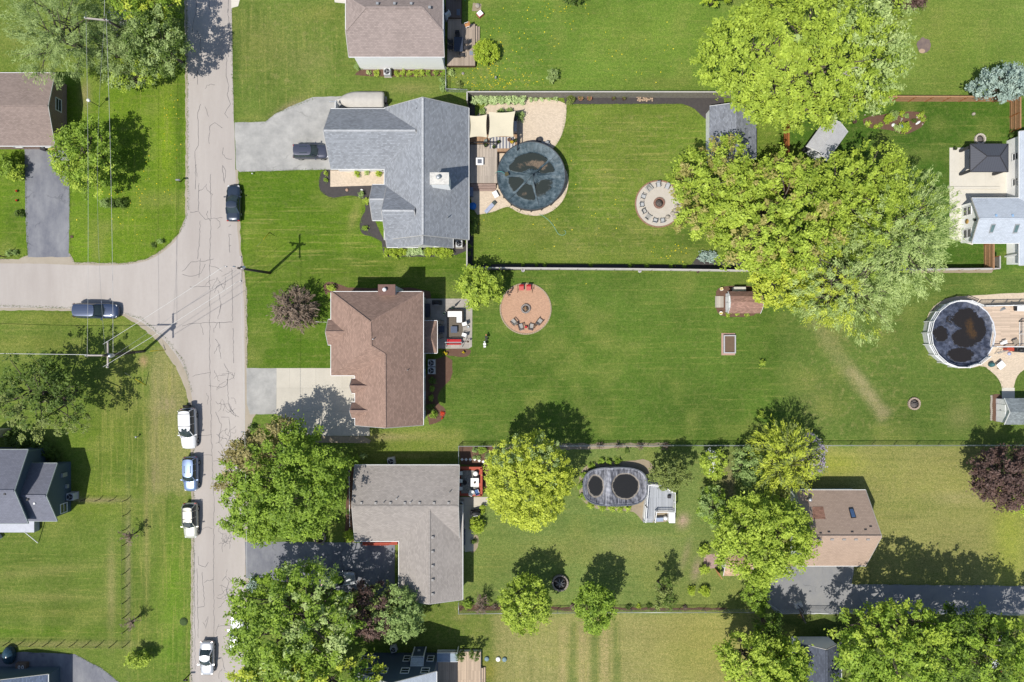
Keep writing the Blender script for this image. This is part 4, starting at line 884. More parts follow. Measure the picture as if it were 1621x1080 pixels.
# dark blue covered pool with white fence
pc = W(1521.5, 529, 1.3); R2 = 4.32
root = thing('round_pool', 'round above-ground pool under a dark blue cover ringed by a white resin rail', 'swimming pool', (pc.x, pc.y, 0))
b = B(); b.lathe((0, 0, 0), [(R2-.06, 0), (R2-.06, 1.26), (R2+.06, 1.28), (R2+.1, 1.34), (R2-.02, 1.36)], 18, smooth=False, cap=False); b.build('pool_wall', mat('white pool wall', (.55, .56, .57), .5), root)
def fz2(x, y, t):
    a = math.atan2(y, x); z = 1.05+.12*math.sin(x*1.1+.5)*math.cos(y*.9)+.03*math.sin(a*30+x)*t**4+.04*math.sin(x*2.1+y*3)
    return z+.25*t**10
fw2 = lambda x, y: max(.99*gs(x, y, .8, 2.0, 1.9, 1.6, 2), 1.0*gs(x, y, 1.8, .6, 1.9, 2.3, 2), .99*gs(x, y, .7, -.5, 2.1, 1.5, 2), .95*gs(x, y, .1, -2.7, 2.1, 1.15, 2), .84*gs(x, y, -2.5, 0, 1.3, 1.3, 2), .66*gs(x, y, -1.1, 1.9, 1.1, .8, 2))
cover('cover', pc, R2-.02, fz2, fw2, covermat('navy pool cover', lit(54, 60, 76), lit(112, 120, 142), lit(46, 43, 42), lit(96, 72, 42), wob=1.0), root, fd=lambda x, y: .7*gs(x, y, 1.3, 1.2, .9, 1.5)+.45*gs(x, y, 1.9, -.2, .9, .8)+.3*gs(x, y, .8, -2.5, 1.2, .6))
n_ = 18; ang = [2*math.pi*k/n_ for k in range(n_)]
arc = [a for a in np.arange(R(58), R(326), R(20))]
b = B()
for a0, a1 in zip(arc[:-1], arc[1:]):
    for z in (1.42, 1.75, 2.15): b.bar(((R2+.05)*math.cos(a0), (R2+.05)*math.sin(a0), z), ((R2+.05)*math.cos(a1), (R2+.05)*math.sin(a1), z), .07, .07)
    for j in range(1, 8):
        a = a0+(a1-a0)*j/8; rr = (R2+.05)*math.cos((a1-a0)/2)/math.cos(a-(a0+a1)/2); b.bar((rr*math.cos(a), rr*math.sin(a), 1.42), (rr*math.cos(a), rr*math.sin(a), 2.12), .025)
b.build('safety_rail', M_white, root)
for a in arc: b = B(); b.box(((R2+.05)*math.cos(a), (R2+.05)*math.sin(a), 1.1), (.12, .1, 2.2), a); b.build('post', M_white, root)
b = B(); b.lathe((0, 0, 0), [(R2+.02, 1.33), (R2+.14, 1.34), (R2+.14, 1.4), (R2+.0, 1.4)], 18, smooth=False, cap=False); b.build('top_ledge', mat('pale ledge', (.6, .62, .66), .5), root)
# oval pool
pa = W(974, 770.5, 1.25); root = thing('oval_pool', 'oval above-ground pool under a black cover with two dark puddles', 'swimming pool', (pa.x, pa.y, 0))
HX, HY = 4.12, 2.45
def oval(a, e=3.1): return 1/((abs(math.cos(a))/HX)**e+(abs(math.sin(a))/HY)**e)**(1/e)
b = B(); n = 48; vs = []; prof = [(0, 0), (0, 1.2), (.12, 1.24), (.12, 1.32), (-.05, 1.32)]
for dr, z in prof: vs += [((oval(2*math.pi*k/n)+dr)*math.cos(2*math.pi*k/n), (oval(2*math.pi*k/n)+dr)*math.sin(2*math.pi*k/n), z) for k in range(n)]
b.add(vs, [(i*n+k, i*n+(k+1) % n, (i+1)*n+(k+1) % n, (i+1)*n+k) for i in range(4) for k in range(n)]); b.build('pool_wall', mat('blue gray pool wall', (.10, .11, .13), .5), root)
def fz3(x, y, t):
    rid = math.exp(-((x+.75)/.7)**2); z = 1.0+.22*rid+.25*t**8+.025*math.sin(y*9+x*3)*rid+.02*math.sin(math.atan2(y, x)*38)*t**4
    return z
fw3 = lambda x, y: max(.80*gs(x, y, -2.55, 0, 1.25, 1.75, 2.4), .98*gs(x, y, 1.35, 0, 1.95, 1.85, 2.4))
cover('cover', pa, 1, fz3, fw3, covermat('black pool cover', lit(64, 66, 76), lit(176, 178, 188), lit(42, 42, 42), lit(74, 60, 52), ring=lit(170, 158, 140), wob=.38, stretch=(2.4, .5, 1)), root, shape=oval, fd=lambda x, y: .38*gs(x, y, 1.35, 0, 1.3, 1.2)-.22*gs(x, y, -.85, 0, .35, 1.9)-.12*(1 if oval(math.atan2(y, x))-math.hypot(x, y) < .22 else 0))  # negative terms paint the ridge fold's highlight and a pale rim

# ---------------------------------------------------------------- decks
def railing(name, root, pts, z0, h, m, mp=None, sp=1.6):
    off = root.location; r = B(off)
    P = [Vector((p.x, p.y, z0)) for p in pts]; pos = []
    for a, b_ in zip(P[:-1], P[1:]):
        d = b_-a; L = d.length
        for z in (.1, h): r.bar(a+Vector((0, 0, z)), b_+Vector((0, 0, z)), .09 if z == h else .05, .05)
        k = max(2, int(L/.14))
        for j in range(k): c = a+d*(j+.5)/k; r.bar(c+Vector((0, 0, .1)), c+Vector((0, 0, h)), .025)
        k = max(1, round(L/sp)); pos += [a+d*j/k for j in range(k)]
    pos.append(P[-1]); o = r.build(name, m, root)
    for p in pos: b = B(off); b.box(p+Vector((0, 0, h/2+.03)), (.11, .11, h+.06)); b.build('post', mp or m, root)
    return o
def deck(name, label, pts, z, m, fascia=None, cat='deck'):
    P = [W(*p, z) for p in pts]; c = sum(P, Vector())/len(P); c.z = 0; root = thing(name, label, cat, c)
    b = B(c); b.prism(P, z-.05, z); b.build('deck_boards', m, root)
    q = B(c); n = len(P)
    for i in range(n): a, e = P[i], P[(i+1) % n]; d = (e-a); nn = Vector((d.y, -d.x, 0)).normalized()*.0; q.bar(Vector((a.x, a.y, z/2-.04))+nn, Vector((e.x, e.y, z/2-.04))+nn, .06, z-.1)
    q.build('skirt', fascia or m, root); return root
def steps(root, a, b_, out, n, rise, m, tread=.3):
    """a-b: top edge in the world, out: direction"""
    bb = B(root.location); d = (b_-a); rz = math.atan2(d.y, d.x); z0 = a.z
    for k in range(n):
        c = (a+b_)/2+out*(tread*(k+.5)); bb.box((c.x, c.y, (z0-rise*(k+1))/2), (d.length, tread*.96, z0-rise*(k+1)), rz)
    return bb.build('steps', m, root)
M_tan_deck = planks('tan composite deck', lit(200, 186, 170), .14, True)
M_old_deck = planks('old wood deck', lit(186, 168, 150), .14, True)
M_gray_deck = planks('gray composite deck', lit(186, 190, 196), .14, True)
M_red_deck = mat('red stained deck', lit(206, 102, 80), .8, .2, 3, .2)
M_beige_deck = planks('beige composite deck', lit(212, 188, 162), .14, True)
M_beige_deck2 = planks('sand composite deck', lit(226, 202, 178), .14, False)
# deck of the gray house
d1 = deck('deck', 'tan plank deck with a square fire table between the gray house and the green pool', [(744,227),(787,227),(787,290),(744,290)], .75, M_tan_deck, M_brown)
steps(d1, W(744, 290, .75), W(785, 290, .75), Vector((0, -1, 0)), 3, .22, mat('pink brown steps', lit(176, 152, 140), .8))
d2 = deck('raised_deck', 'small raised deck with black railings under the cream shade sails', [(744,184),(819,184),(819,240),(787,240),(787,228),(744,228)], .8, planks('umber deck boards', lit(186, 150, 116), .14, True), M_brown)
railing('railing', d2, [W(787, 229, .8), W(744, 229, .8)], .8, .95, M_black)
railing('railing', d2, [W(819, 239, .8), W(819, 185, .8)], .8, .95, M_black)
b = B(); q = W(796, 230, .83); 
def rugmat(name, c1, c2, w_, rot=False):
    m = NT(name); sp = m.n('ShaderNodeSeparateXYZ'); m.l(m.pos(), sp.inputs[0]); f = m.math('LESS_THAN', m.math('FRACT', m.math('DIVIDE', sp.outputs[1 if rot else 0], w_)), .5)
    c = m.mix(f, c1, c2); c = m.mix(m.math('MULTIPLY', m.noise(m.pos(), 30, 2), .3), c, tuple(x*.5 for x in c1)); m.l(c, m.b.inputs['Base Color']); m.b.inputs['Roughness'].default_value = .95; return m.m
b.box(W(795, 226, .81), (3.3, 1.5, .02)); o = b.build('rug', rugmat('striped rug', lit(224, 218, 208), lit(112, 116, 134), .42)); tag(o, 'blue and white striped outdoor rug below the larger shade sail', 'rug')
# deck of the white house
d3 = deck('deck', 'weathered wood deck beside the white house, holding a dark dining table', [(709,30),(730,30),(730,38),(752,38),(752,104),(708,104)], .6, M_old_deck, M_brown)
steps(d3, W(752, 66, .6), W(752, 40, .6), Vector((1, 0, 0)), 2, .2, M_old_deck)
deck('shaded_deck', 'shaded upper deck with stacked green chairs at the top beside the white house', [(706,-30),(730,-30),(730,28),(706,28)], .9, planks('dark deck', lit(120, 104, 96), .14, True), M_brown)
# deck of the oval pool
d4 = deck('pool_deck', 'gray deck with white railings and a stair run at the oval pool', [(1024,766),(1048,768),(1063,778),(1065,778),(1065,808),(1037,808),(1035,822),(1020,822),(1022,800),(1024,790)], 1.15, M_gray_deck, M_white)
railing('railing', d4, [W(1022, 800, 1.15), W(1025, 766, 1.15), W(1048, 768, 1.15), W(1062, 777, 1.15), W(1066, 778, 1.15), W(1066, 808, 1.15), W(1037, 808, 1.15), W(1035, 824, 1.15)], 1.15, .95, M_white)
railing('railing', d4, [W(1022, 800, 1.15), W(1020, 824, 1.15)], 1.15, .95, M_white)
steps(d4, W(1020, 822, 1.15), W(1035, 822, 1.15), Vector((0, -1, 0)), 2, .3, M_gray_deck)
b = B(); c_ = W(1061, 817); b.box(c_+Vector((0, 0, .5)), (.75, 1.25, 1.0)); b.box(c_+Vector((0, 0, 1.03)), (.8, 1.3, .06)); o = b.build('storage_cabinet', M_white); tag(o, 'white storage cabinet under the corner of the gray pool deck', 'cabinet')
b = B(); c_ = W(1043, 821); b.box(c_+Vector((0, 0, .3)), (.95, .5, .6), .05, .96); o = b.build('pool_heater', mat('pale blue plastic', lit(176, 190, 214), .5)); tag(o, 'pale blue pool equipment box beside the white storage cabinet', 'pool heater')
b = B(); c_ = W(1052, 819); b.lathe(c_, [(.24, 0), (.27, .55), (.2, .7), (.05, .75)], 16); o = b.build('pool_filter', M_white); tag(o, 'small white pool filter between the heater and the storage cabinet', 'pool filter')
b = B(); q = W(1059, 786, 1.2); b.box(q, (.42, .42, .05)); b.box(q+Vector((0, 0, .2)), (.36, .36, .35)); o = b.build('planter_box', M_blk_shade); tag(o, 'small square dark planter standing on the gray pool deck', 'planter')
# deck of the right pool
d5 = deck('pool_deck', 'sand-coloured deck beside the dark blue covered pool', [(1553,486),(1640,483),(1700,483),(1700,549),(1568,549),(1573,520),(1566,500)], 1.25, M_beige_deck2, M_white)
railing('railing', d5, [W(1553, 485, 1.25), W(1660, 483, 1.25)], 1.25, .95, M_white); railing('railing', d5, [W(1570, 549, 1.25), W(1660, 549, 1.25)], 1.25, .95, M_white)
railing('railing', d5, [W(1613, 509, 1.25), W(1613, 549, 1.25)], 1.25, .95, M_white); railing('railing', d5, [W(1613, 509, 1.25), W(1660, 509, 1.25)], 1.25, .95, M_white)
# red deck
d6 = deck('red_deck', 'small red-stained deck crowded with furniture beside the taupe house', [(727,740),(763,740),(763,785),(727,785)], .5, M_red_deck)
for p0, p1 in (((727,741),(763,741)), ((762,741),(762,785)), ((740,784),(763,784))):
    a, c_ = W(*p0, .9), W(*p1, .9); b = B(d6.location); b.bar(a, c_, .28, .06); b.bar(a-Vector((0, 0, .2)), c_-Vector((0, 0, .2)), .08, .34); b.build('bench_rail', M_red_deck, d6)
b = B(); q = W(744, 763, .52); b.box(q, (2.3, 3.0, .02)); o = b.build('rug', mat('patterned gray rug', lit(190, 190, 184), .95, .5, 5, .3, col2=lit(120, 116, 112))); tag(o, 'patterned gray rug covering the red deck', 'rug')
# deck of the navy house
d7 = deck('deck', 'tan composite deck beside the navy house, half in its shadow', [(692,1032),(761,1032),(761,1180),(692,1180)], .6, M_beige_deck, M_white)
steps(d7, W(761, 1150, .6), W(761, 1059, .6), Vector((1, 0, 0)), 2, .2, M_beige_deck)
b = B(); a, c_ = W(692, 1034, 2.5), W(724, 1047, 2.5)
for y in (a.y, c_.y): b.bar((a.x, y, 2.5), (c_.x, y, 2.5), .12, .14)
b.bar((c_.x, a.y, 2.5), (c_.x, c_.y, 2.5), .1, .12)
for y in (a.y, c_.y): b.bar((c_.x, y, .6), (c_.x, y, 2.5), .12)
pr = thing('awning_frame', 'white framed glass awning between the navy house and its deck', 'awning', (a.x, a.y, 0)); b.off = pr.location; b.build('frame', M_white, pr)
b = B(pr.location); b.box(((a.x+c_.x)/2, (a.y+c_.y)/2, 2.62), (c_.x-a.x, a.y-c_.y, .03)); b.build('panel', mat('blue gray panel', lit(150, 168, 184), .3), pr)

# ---------------------------------------------------------------- sheds and gazebo
def shed(name, label, cat, px, py, Lx, Ly, rz, he, hr, mr, mw, axis='x', door='W', gam=False, ov=.2, trim=M_white):
    """simple gabled or gambrel shed, local axes; ridge along local x"""
    o = W(px, py); root = thing(name, label, cat, o, rz); hx, hy = Lx/2, Ly/2
    prof = [(-hy, 0), (hy, 0), (hy, he)]+([(hy*.62, he+(hr-he)*.72)] if gam else [])+[(0, hr)]+([(-hy*.62, he+(hr-he)*.72)] if gam else [])+[(-hy, he)]
    n = len(prof); b = B(); b.add([(sx*hx, y, z) for sx in (-1, 1) for y, z in prof], [tuple(range(n))[::-1], tuple(range(n, 2*n))]+[(i, (i+1) % n, (i+1) % n+n, i+n) for i in range(n)])
    b.build('wall', mw, root)
    top = prof[2:]; e = hx+ov; up = .06; vs = []; m_ = len(top)
    ex = [(y*(1+ov/hy) if abs(y) >= hy-.01 else y, z-(ov*.5 if abs(y) >= hy-.01 else 0)) for y, z in top]
    for sx in (-1, 1): vs += [(sx*e, y, z+up+.08) for y, z in ex]+[(sx*e, y, z+up-.04) for y, z in ex]
    fs = []
    for i in range(m_-1): fs += [(i, i+1, 2*m_+i+1, 2*m_+i), (m_+i+1, m_+i, 3*m_+i, 3*m_+i+1)]
    fs += [(i, m_+i, m_+i+1, i+1) for i in range(m_-1)]+[(2*m_+i+1, 3*m_+i+1, 3*m_+i, 2*m_+i) for i in range(m_-1)]+[(0, 2*m_, 3*m_, m_), (m_-1, 2*m_-1, 4*m_-1, 3*m_-1)]
    b = B(); b.add(vs, fs); b.build('roof', mr, root)
    for sx in (-1, 1):
        b = B()
        for (y0, z0), (y1, z1) in zip(ex[:-1], ex[1:]): b.bar((sx*(e+.03), y0, z0+.06), (sx*(e+.03), y1, z1+.06), .04, .12)
        b.build('fascia', trim, root)
    sx = -1; b = B()
    for s_ in (-1, 1): b.box((sx*(hx+.025), s_*.42, he*.5), (.05, .8, he*.86))
    dr = b.build('door', M_white if mw is not M_white else M_gray, root); b = B(); b.box((sx*(hx+.07), .08, he*.5), (.05, .05, .25)); b.build('handle', M_black, dr)
    return root
shed('garden_shed', 'brown gambrel-roofed garden shed with a white front, in an oval mulch bed', 'shed', 1171, 480, 3.75, 2.45, 0, 1.75, 2.75, shingle('shed shingles', lit(164, 130, 116)), mat('white shed wall', (.72, .72, .72), .6), gam=True)
b = B(); q = W(1138.5, 478); b.box(q+Vector((0, 0, .06)), (1.1, 1.5, .1)); o = b.build('ramp', planks('gray ramp', lit(200, 190, 176), .14, True)); tag(o, 'gray plank ramp at the white front of the gambrel shed', 'ramp')
b = B(); q = W(1167.5, 459.5); b.box(q+Vector((0, 0, .45)), (1.45, .62, .9)); b.box(q+Vector((0, 0, .93)), (1.55, .72, .08)); o = b.build('deck_box', mat('cream plastic', lit(226, 222, 210), .5)); tag(o, 'cream storage box against the upper side of the gambrel shed', 'storage box')
shed('garden_shed', 'pale gray-roofed shed turned at an angle under the big maples', 'shed', 1297, 228, 4.2, 2.9, R(54), 2.2, 2.9, mat('pale gray roofing', lit(206, 206, 210), .85, .15, 2, .15), mat('shade-darkened shed wall', (.09, .09, .10), .8))  # dark wall colour stands in for the shade on its gable
bpy.data.objects['garden_shed.001'].rotation_euler.z = R(54)
shed('tall_shed', 'large dark gray-roofed shed half hidden by the maples at the pool yard corner', 'shed', 1151, 219, 6.4, 5.6, R(90), 2.4, 3.6, shingle('slate shed shingles', lit(138, 142, 152)), mat('white shed wall', (.72, .72, .72), .6))
shed('playhouse', 'small tan-roofed playhouse with orange cedar doors beside the brick path', 'playhouse', 1160, 884, 3.2, 2.9, 0, 1.9, 2.6, shingle('tan shingles', lit(204, 172, 146)), mat('dark green shed wall', (.06, .09, .06), .8), trim=M_white)
b = B()
for y0, y1 in ((872, 886), (899, 910)): a = W(1138 if y0 == 872 else 1131, y0, 0); c_ = W(1137, y1, 0); b.bar((a.x, a.y, .95), (c_.x, c_.y, .95), .05, 1.7)
o = b.build('shed_doors', M_orange_w, None); tag(o, 'pair of open orange cedar doors at the tan-roofed playhouse', 'doors')
o.parent = bpy.data.objects['playhouse']; o.matrix_parent_inverse = Matrix.Translation(-bpy.data.objects['playhouse'].location)
for k in ('label', 'category'): del o[k]
o.name = 'door_leaves'
M_shed3 = shingle('blue gray shed shingles', lit(142, 150, 152))
shed('garden_shed', 'gray gambrel-roofed shed at the end of the paver path, ringed by white stones', 'shed', 1604, 649, 4.6, 3.0, 0, 1.9, 2.8, M_shed3, mat('white shed wall', (.72, .72, .72), .6), gam=False)
# gazebo
gz0, gz1 = W(1536, 272, 2.5), W(1596, 228, 2.5); gc = (gz0+gz1)/2; gc.z = 0
gz = thing('gazebo', 'dark gray hipped metal gazebo on the pale concrete patio', 'gazebo', gc); hx, hy = (gz1.x-gz0.x)/2, (gz1.y-gz0.y)/2
b = B(); b.add([(-hx,-hy,2.5),(hx,-hy,2.5),(hx,hy,2.5),(-hx,hy,2.5),(-.8,0,3.3),(.8,0,3.3)], [(0,1,5,4),(1,2,5),(2,3,4,5),(3,0,4),(3,2,1,0)])
def ribbed(name, col):
    m = NT(name); v = swapxy_by_normal(m); sp = m.n('ShaderNodeSeparateXYZ'); m.l(v, sp.inputs[0]); f = m.math('LESS_THAN', m.math('FRACT', m.math('DIVIDE', sp.outputs[0], .3)), .16)
    c = m.mix(m.math('MULTIPLY', f, .5), col, tuple(x*.5 for x in col)); m.l(c, m.b.inputs['Base Color']); m.b.inputs['Roughness'].default_value = .45; m.b.inputs['Metallic'].default_value = .2; m.bump(f, -.6, .02); return m.m
b.build('roof', ribbed('charcoal metal roof', lit(92, 94, 102)), gz)
b = B()
for a, c_ in (((-hx,-hy),(hx,-hy)),((hx,-hy),(hx,hy)),((hx,hy),(-hx,hy)),((-hx,hy),(-hx,-hy))): b.bar((*a, 2.45), (*c_, 2.45), .09, .12)
for a, c_ in (((-hx,-hy),(-.8,0)),((hx,-hy),(.8,0)),((hx,hy),(.8,0)),((-hx,hy),(-.8,0))): b.bar((*a, 2.53), (*c_, 3.33), .1, .05)
b.bar((-.8, 0, 3.33), (.8, 0, 3.33), .12, .06); b.build('roof_trim', M_blk_shade, gz)
for sx in (-1, 1):
    for sy in (-1, 1):
        b = B(); b.box((sx*(hx-.25), sy*(hy-.25), 1.25), (.14, .14, 2.5)); b.build('post', M_blk_shade, gz)
        if sx < 0 or sy < 0:
            b = B(); b.box((sx*(hx-.25), sy*(hy-.25)-.02, 1.2), (.3, .3, 2.1)); b.build('curtain', mat('dark gray cloth', (.06, .06, .065), .9), gz)
# ---------------------------------------------------------------- trees and plants
def leaf_mesh(name, c, nrm, size, v, aspect=.55, tang=None):
    """one diamond-shaped leaf or spray per point"""
    n = len(c); rs = np.random.RandomState(n % 9973)
    nrm = nrm/np.linalg.norm(nrm, axis=1, keepdims=True)
    t = rs.normal(size=(n, 3)) if tang is None else tang+rs.normal(size=(n, 3))*.25
    t -= nrm*(t*nrm).sum(1, keepdims=True); t /= np.linalg.norm(t, axis=1, keepdims=True)+1e-9; b = np.cross(nrm, t)
    s = size[:, None]; P = np.stack([c-t*s, c+b*s*aspect+t*s*.15, c+t*s, c-b*s*aspect+t*s*.15], 1).reshape(-1, 3)
    me = bpy.data.meshes.new(name); me.vertices.add(4*n); me.vertices.foreach_set('co', P.ravel().astype('f4'))
    me.loops.add(4*n); me.loops.foreach_set('vertex_index', np.arange(4*n, dtype='i4')); me.polygons.add(n)
    me.polygons.foreach_set('loop_start', np.arange(0, 4*n, 4, dtype='i4')); me.update(calc_edges=True)
    a = me.attributes.new('v', 'FLOAT', 'FACE'); a.data.foreach_set('value', v.astype('f4')); return me
BARK = mat('gray brown bark', (.16, .13, .105), .95, .4, 3, .4, bump=.5); BARK_L = mat('pale bark', (.34, .31, .27), .9, .3, 4, .3)
GR = dict(
 rust=leafmat('rust tinged leaves', (.17, .15, .05), (.44, .38, .16)),  maple=leafmat('bright maple leaves', (.13, .21, .016), (.52, .64, .09)), lime=leafmat('yellow green leaves', (.18, .28, .016), (.46, .56, .06)),
 pale=leafmat('pale silver green leaves', (.20, .30, .06), (.56, .66, .27)), mid=leafmat('mid green leaves', (.09, .17, .016), (.35, .49, .06)),
 dark=leafmat('dark green leaves', (.045, .085, .014), (.16, .24, .04)), olive=leafmat('olive needles', (.07, .10, .02), (.24, .29, .07), .15),
 willow=leafmat('willow green leaves', (.13, .20, .05), (.42, .52, .20)), yell=leafmat('thin yellow green leaves', (.24, .30, .018), (.64, .71, .10)),
 mint=leafmat('minty leaves', (.13, .21, .05), (.38, .50, .17)), plum=leafmat('plum purple leaves', (.040, .024, .022), (.17, .105, .085), .2),
 bare=leafmat('brown twigs', (.07, .05, .034), (.23, .17, .125), .05), gray=leafmat('dead gray twigs', (.20, .20, .19), (.42, .42, .40), .05),
 blue=leafmat('blue spruce needles', (.08, .14, .12), (.42, .52, .45), .1), lilac=leafmat('lilac blossom', (.22, .18, .26), (.52, .46, .58), .2),
 hosta=leafmat('variegated hosta leaves', (.16, .28, .07), (.60, .70, .36), .2), cream=leafmat('rusty young leaves', (.22, .21, .05), (.50, .45, .15)), yellow=leafmat('yellow flowers', (.5, .38, .0), (.8, .65, .03), .1), red=leafmat('red flowers', (.4, .03, .01), (.7, .08, .03), .1), white=leafmat('white flowers', (.6, .6, .6), (.85, .85, .85), .1))
def tree(name, label, px, py, rx, ry, h, kind, dens=1.0, leaf=.24, clump=.8, seed=1, cb=.28, group=None, thin=0.0, trunkr=None, spread=0.0, mix=None, cat='tree', lobes=.10, spiky=0.0, flat=.0, bark=None, trunkless=False, lean=(0, 0)):
    """crown centred where the photo shows it; rx, ry photo pixels; h height of the top; cb: crown base as a share of h"""
    leaf *= .72; clump *= .82; dens *= 1.75
    rs = np.random.RandomState(seed*131+7); zc = h*(cb+1)/2; k = 1-zc/H; o = W(px, py, zc); o.z = 0
    RX, RY, RZ = rx/PPM*k, ry/PPM*k, h*(1-cb)/2; root = thing(name, label, cat, o, 0, group)
    ph = rs.rand(6)*6.28
    def lob(a, el): return 1+lobes*(np.sin(3*a+ph[0])*.5+np.sin(5*a+ph[1])*.5+np.sin(9*a+ph[2])*.4+np.sin(4*el+2*a+ph[3])*.5)
    nc = max(6, int(RX*RY*1.9*dens/clump**2*1.15)); a = rs.rand(nc)*2*np.pi; u = rs.rand(nc)*1.55-.55; el = np.arcsin(np.clip(u, -1, 1))
    rr = (rs.rand(nc)**.22)*(1-thin*rs.rand(nc))*lob(a, el)
    rr = np.where(rs.rand(nc) < .12, rr*rs.rand(nc), rr)
    rr *= 1.06
    cx, cy, cz = np.cos(el)*np.cos(a)*rr*(RX-clump*.25), np.cos(el)*np.sin(a)*rr*(RY-clump*.25), np.sin(el)*rr*RZ*(1-flat)
    cc = np.stack([cx, cy, cz+zc], 1); out = np.stack([cx/RX, cy/RY, cz/RZ+.25], 1); out /= np.linalg.norm(out, axis=1, keepdims=True)+1e-6
    per = int(46*dens**.2*(clump/.8)**2*(.24/leaf)**1.6); N = nc*per; ci = np.repeat(np.arange(nc), per)
    g = rs.normal(size=(N, 3))*.40; along = rs.rand(N)*1.5-.75
    sc = (clump*(.6+.8*rs.rand(nc)))[ci][:, None]
    P = cc[ci]+g*sc*np.array([1, 1, .55])*(1-.3*spiky)+out[ci]*along[:, None]*sc*(.6+1.6*spiky)
    up = np.array([0, 0, 1.0]); nr = rs.normal(size=(N, 3))*.5+up*1.0+out[ci]*.45
    sz = leaf*(.5+1.0*rs.rand(N)**1.5); cv = rs.rand(nc); v = np.clip(cv[ci]*.52+rs.rand(N)*.45+.15*(g[:, 2]+.3), 0, 1)
    tg = out[ci] if spiky > .3 else None; asp = .5 if spiky < .3 else .22
    names = 'crown'
    if mix:
        sel = cv[rs.permutation(nc)] < mix[1]
        if len(mix) > 2: sel = ((cc[:, 0]*mix[2][0]/RX+cc[:, 1]*mix[2][1]/RY)+rs.normal(size=nc)*.25 > mix[2][2]) & (rs.rand(nc) < mix[1])
        s_ = sel[ci]; me2 = leaf_mesh('crown', P[s_], nr[s_], sz[s_], v[s_], asp, None if tg is None else tg[s_]); s_ = ~s_
        P, nr, sz, v = P[s_], nr[s_], sz[s_], v[s_]; tg = None if tg is None else tg[s_]
    cr = link('crown', leaf_mesh('crown', P, nr, sz, v, asp, tg), GR[kind], root)
    if mix: link('young_leaves', me2, GR[mix[0]], root)
    if trunkless: return root
    tr = trunkr or .05+.017*h*min(1.4, RX/ (h*.4)); zt = h*cb*.8+.3; b = B(); b.tube([(lean[0]*0, 0, -.1), (.05, .03, zt*.5), (lean[0], lean[1], zt)], [tr*1.35, tr, tr*.8], 9)
    b.build('trunk', bark or BARK, root)
    b = B(); idx = rs.permutation(nc)[:min(nc, 16+int(RX*4))]; mains = rs.permutation(nc)[:7]
    for j, i in enumerate(idx):
        e = cc[i]; m_ = cc[mains[j % 7]]*.45+np.array([0, 0, zt])*.55; s0 = np.array([lean[0], lean[1], zt*.9])
        mid = e*.6+m_*.4+rs.normal(size=3)*.15*RX*.3
        b.tube([s0, m_, mid, e], [tr*.55, tr*.38, tr*.2, tr*.06], 5, False)
    b.build('limbs', bark or BARK, root); return root
def shrub(label, px, py, r, kind='mid', h=None, leaf=.13, seed=1, group=None, ry=None, cat='shrub', name='shrub', clump=.3, dens=1.4, **kw):
    h = h or r/PPM*1.7
    return tree(name, label, px, py, r, ry or r, h, kind, dens, leaf, clump, seed, .05, group, cat=cat, lobes=.07, trunkr=.03, **kw)
# big maples on the right
tree('maple_tree', 'broad bright green maple spanning the fence at the top, its right side paler', 1276, 84, 166, 116, 14, 'maple', .95, .24, .72, 1, .3, spiky=.28, thin=.06, mix=('pale', .75, (1, .25, .45)))
tree('maple_tree', 'bright maple overhanging the pale stone fire circle', 1138, 300, 78, 76, 11, 'maple', .95, .23, .7, 2, .3, spiky=.28, mix=('cream', .22))
tree('maple_tree', 'maple with rusty young leaves, between the tilted pale shed and the board fence', 1232, 346, 98, 98, 13, 'maple', .95, .24, .72, 3, .3, spiky=.28, mix=('cream', .14))
tree('maple_tree', 'bright maple just below the tilted pale shed roof', 1364, 302, 72, 64, 12, 'maple', .95, .24, .7, 4, .3, spiky=.28)
tree('silver_maple', 'silvery pale green maple reaching toward the twin-skylight house', 1424, 368, 84, 102, 14, 'pale', .95, .24, .7, 5, .3, spiky=.35, mix=('maple', .7, (-.7, .7, .1)))
tree('silver_maple', 'silvery maple leaning over the lawn left of the navy-covered pool', 1345, 450, 92, 82, 12, 'pale', .9, .24, .7, 6, .3, spiky=.35, mix=('yell', .5, (-.8, -.4, .2)))
tree('maple_tree', 'lime green maple edge above the gambrel shed', 1243, 445, 50, 46, 9, 'yell', .9, .24, .7, 7, .3)
# front-yard maples
tree('maple_tree', 'dense green maple at the roadside left of the taupe house, rusty at its upper left', 447, 765, 98, 94, 11, 'mid', 1.15, .24, .8, 8, .3, mix=('rust', .8, (-.9, .8, .72)))
tree('maple_tree', 'large loose-branched maple at the bottom, over the parked white car', 462, 985, 106, 96, 13, 'mid', .78, .26, .85, 9, .3, thin=.15, mix=('pale', .55, (.6, 0, .1)), spiky=.2)
tree('maple_tree', 'sparse maple crown cut by the bottom edge, left of the navy house', 480, 1085, 112, 62, 12, 'mid', .8, .26, .8, 10, .3, mix=('yell', .5))
tree('plum_tree', 'small dark plum tree between the roadside maple and the mint green tree', 590, 965, 40, 44, 6.5, 'plum', 1.0, .2, .6, 11, .3, mix=('olive', .45, (0, .8, .0)))
tree('linden_tree', 'pale mint green rounded tree at the corner of the taupe house', 631, 972, 39, 40, 7, 'mint', 1.2, .2, .55, 12, .25)
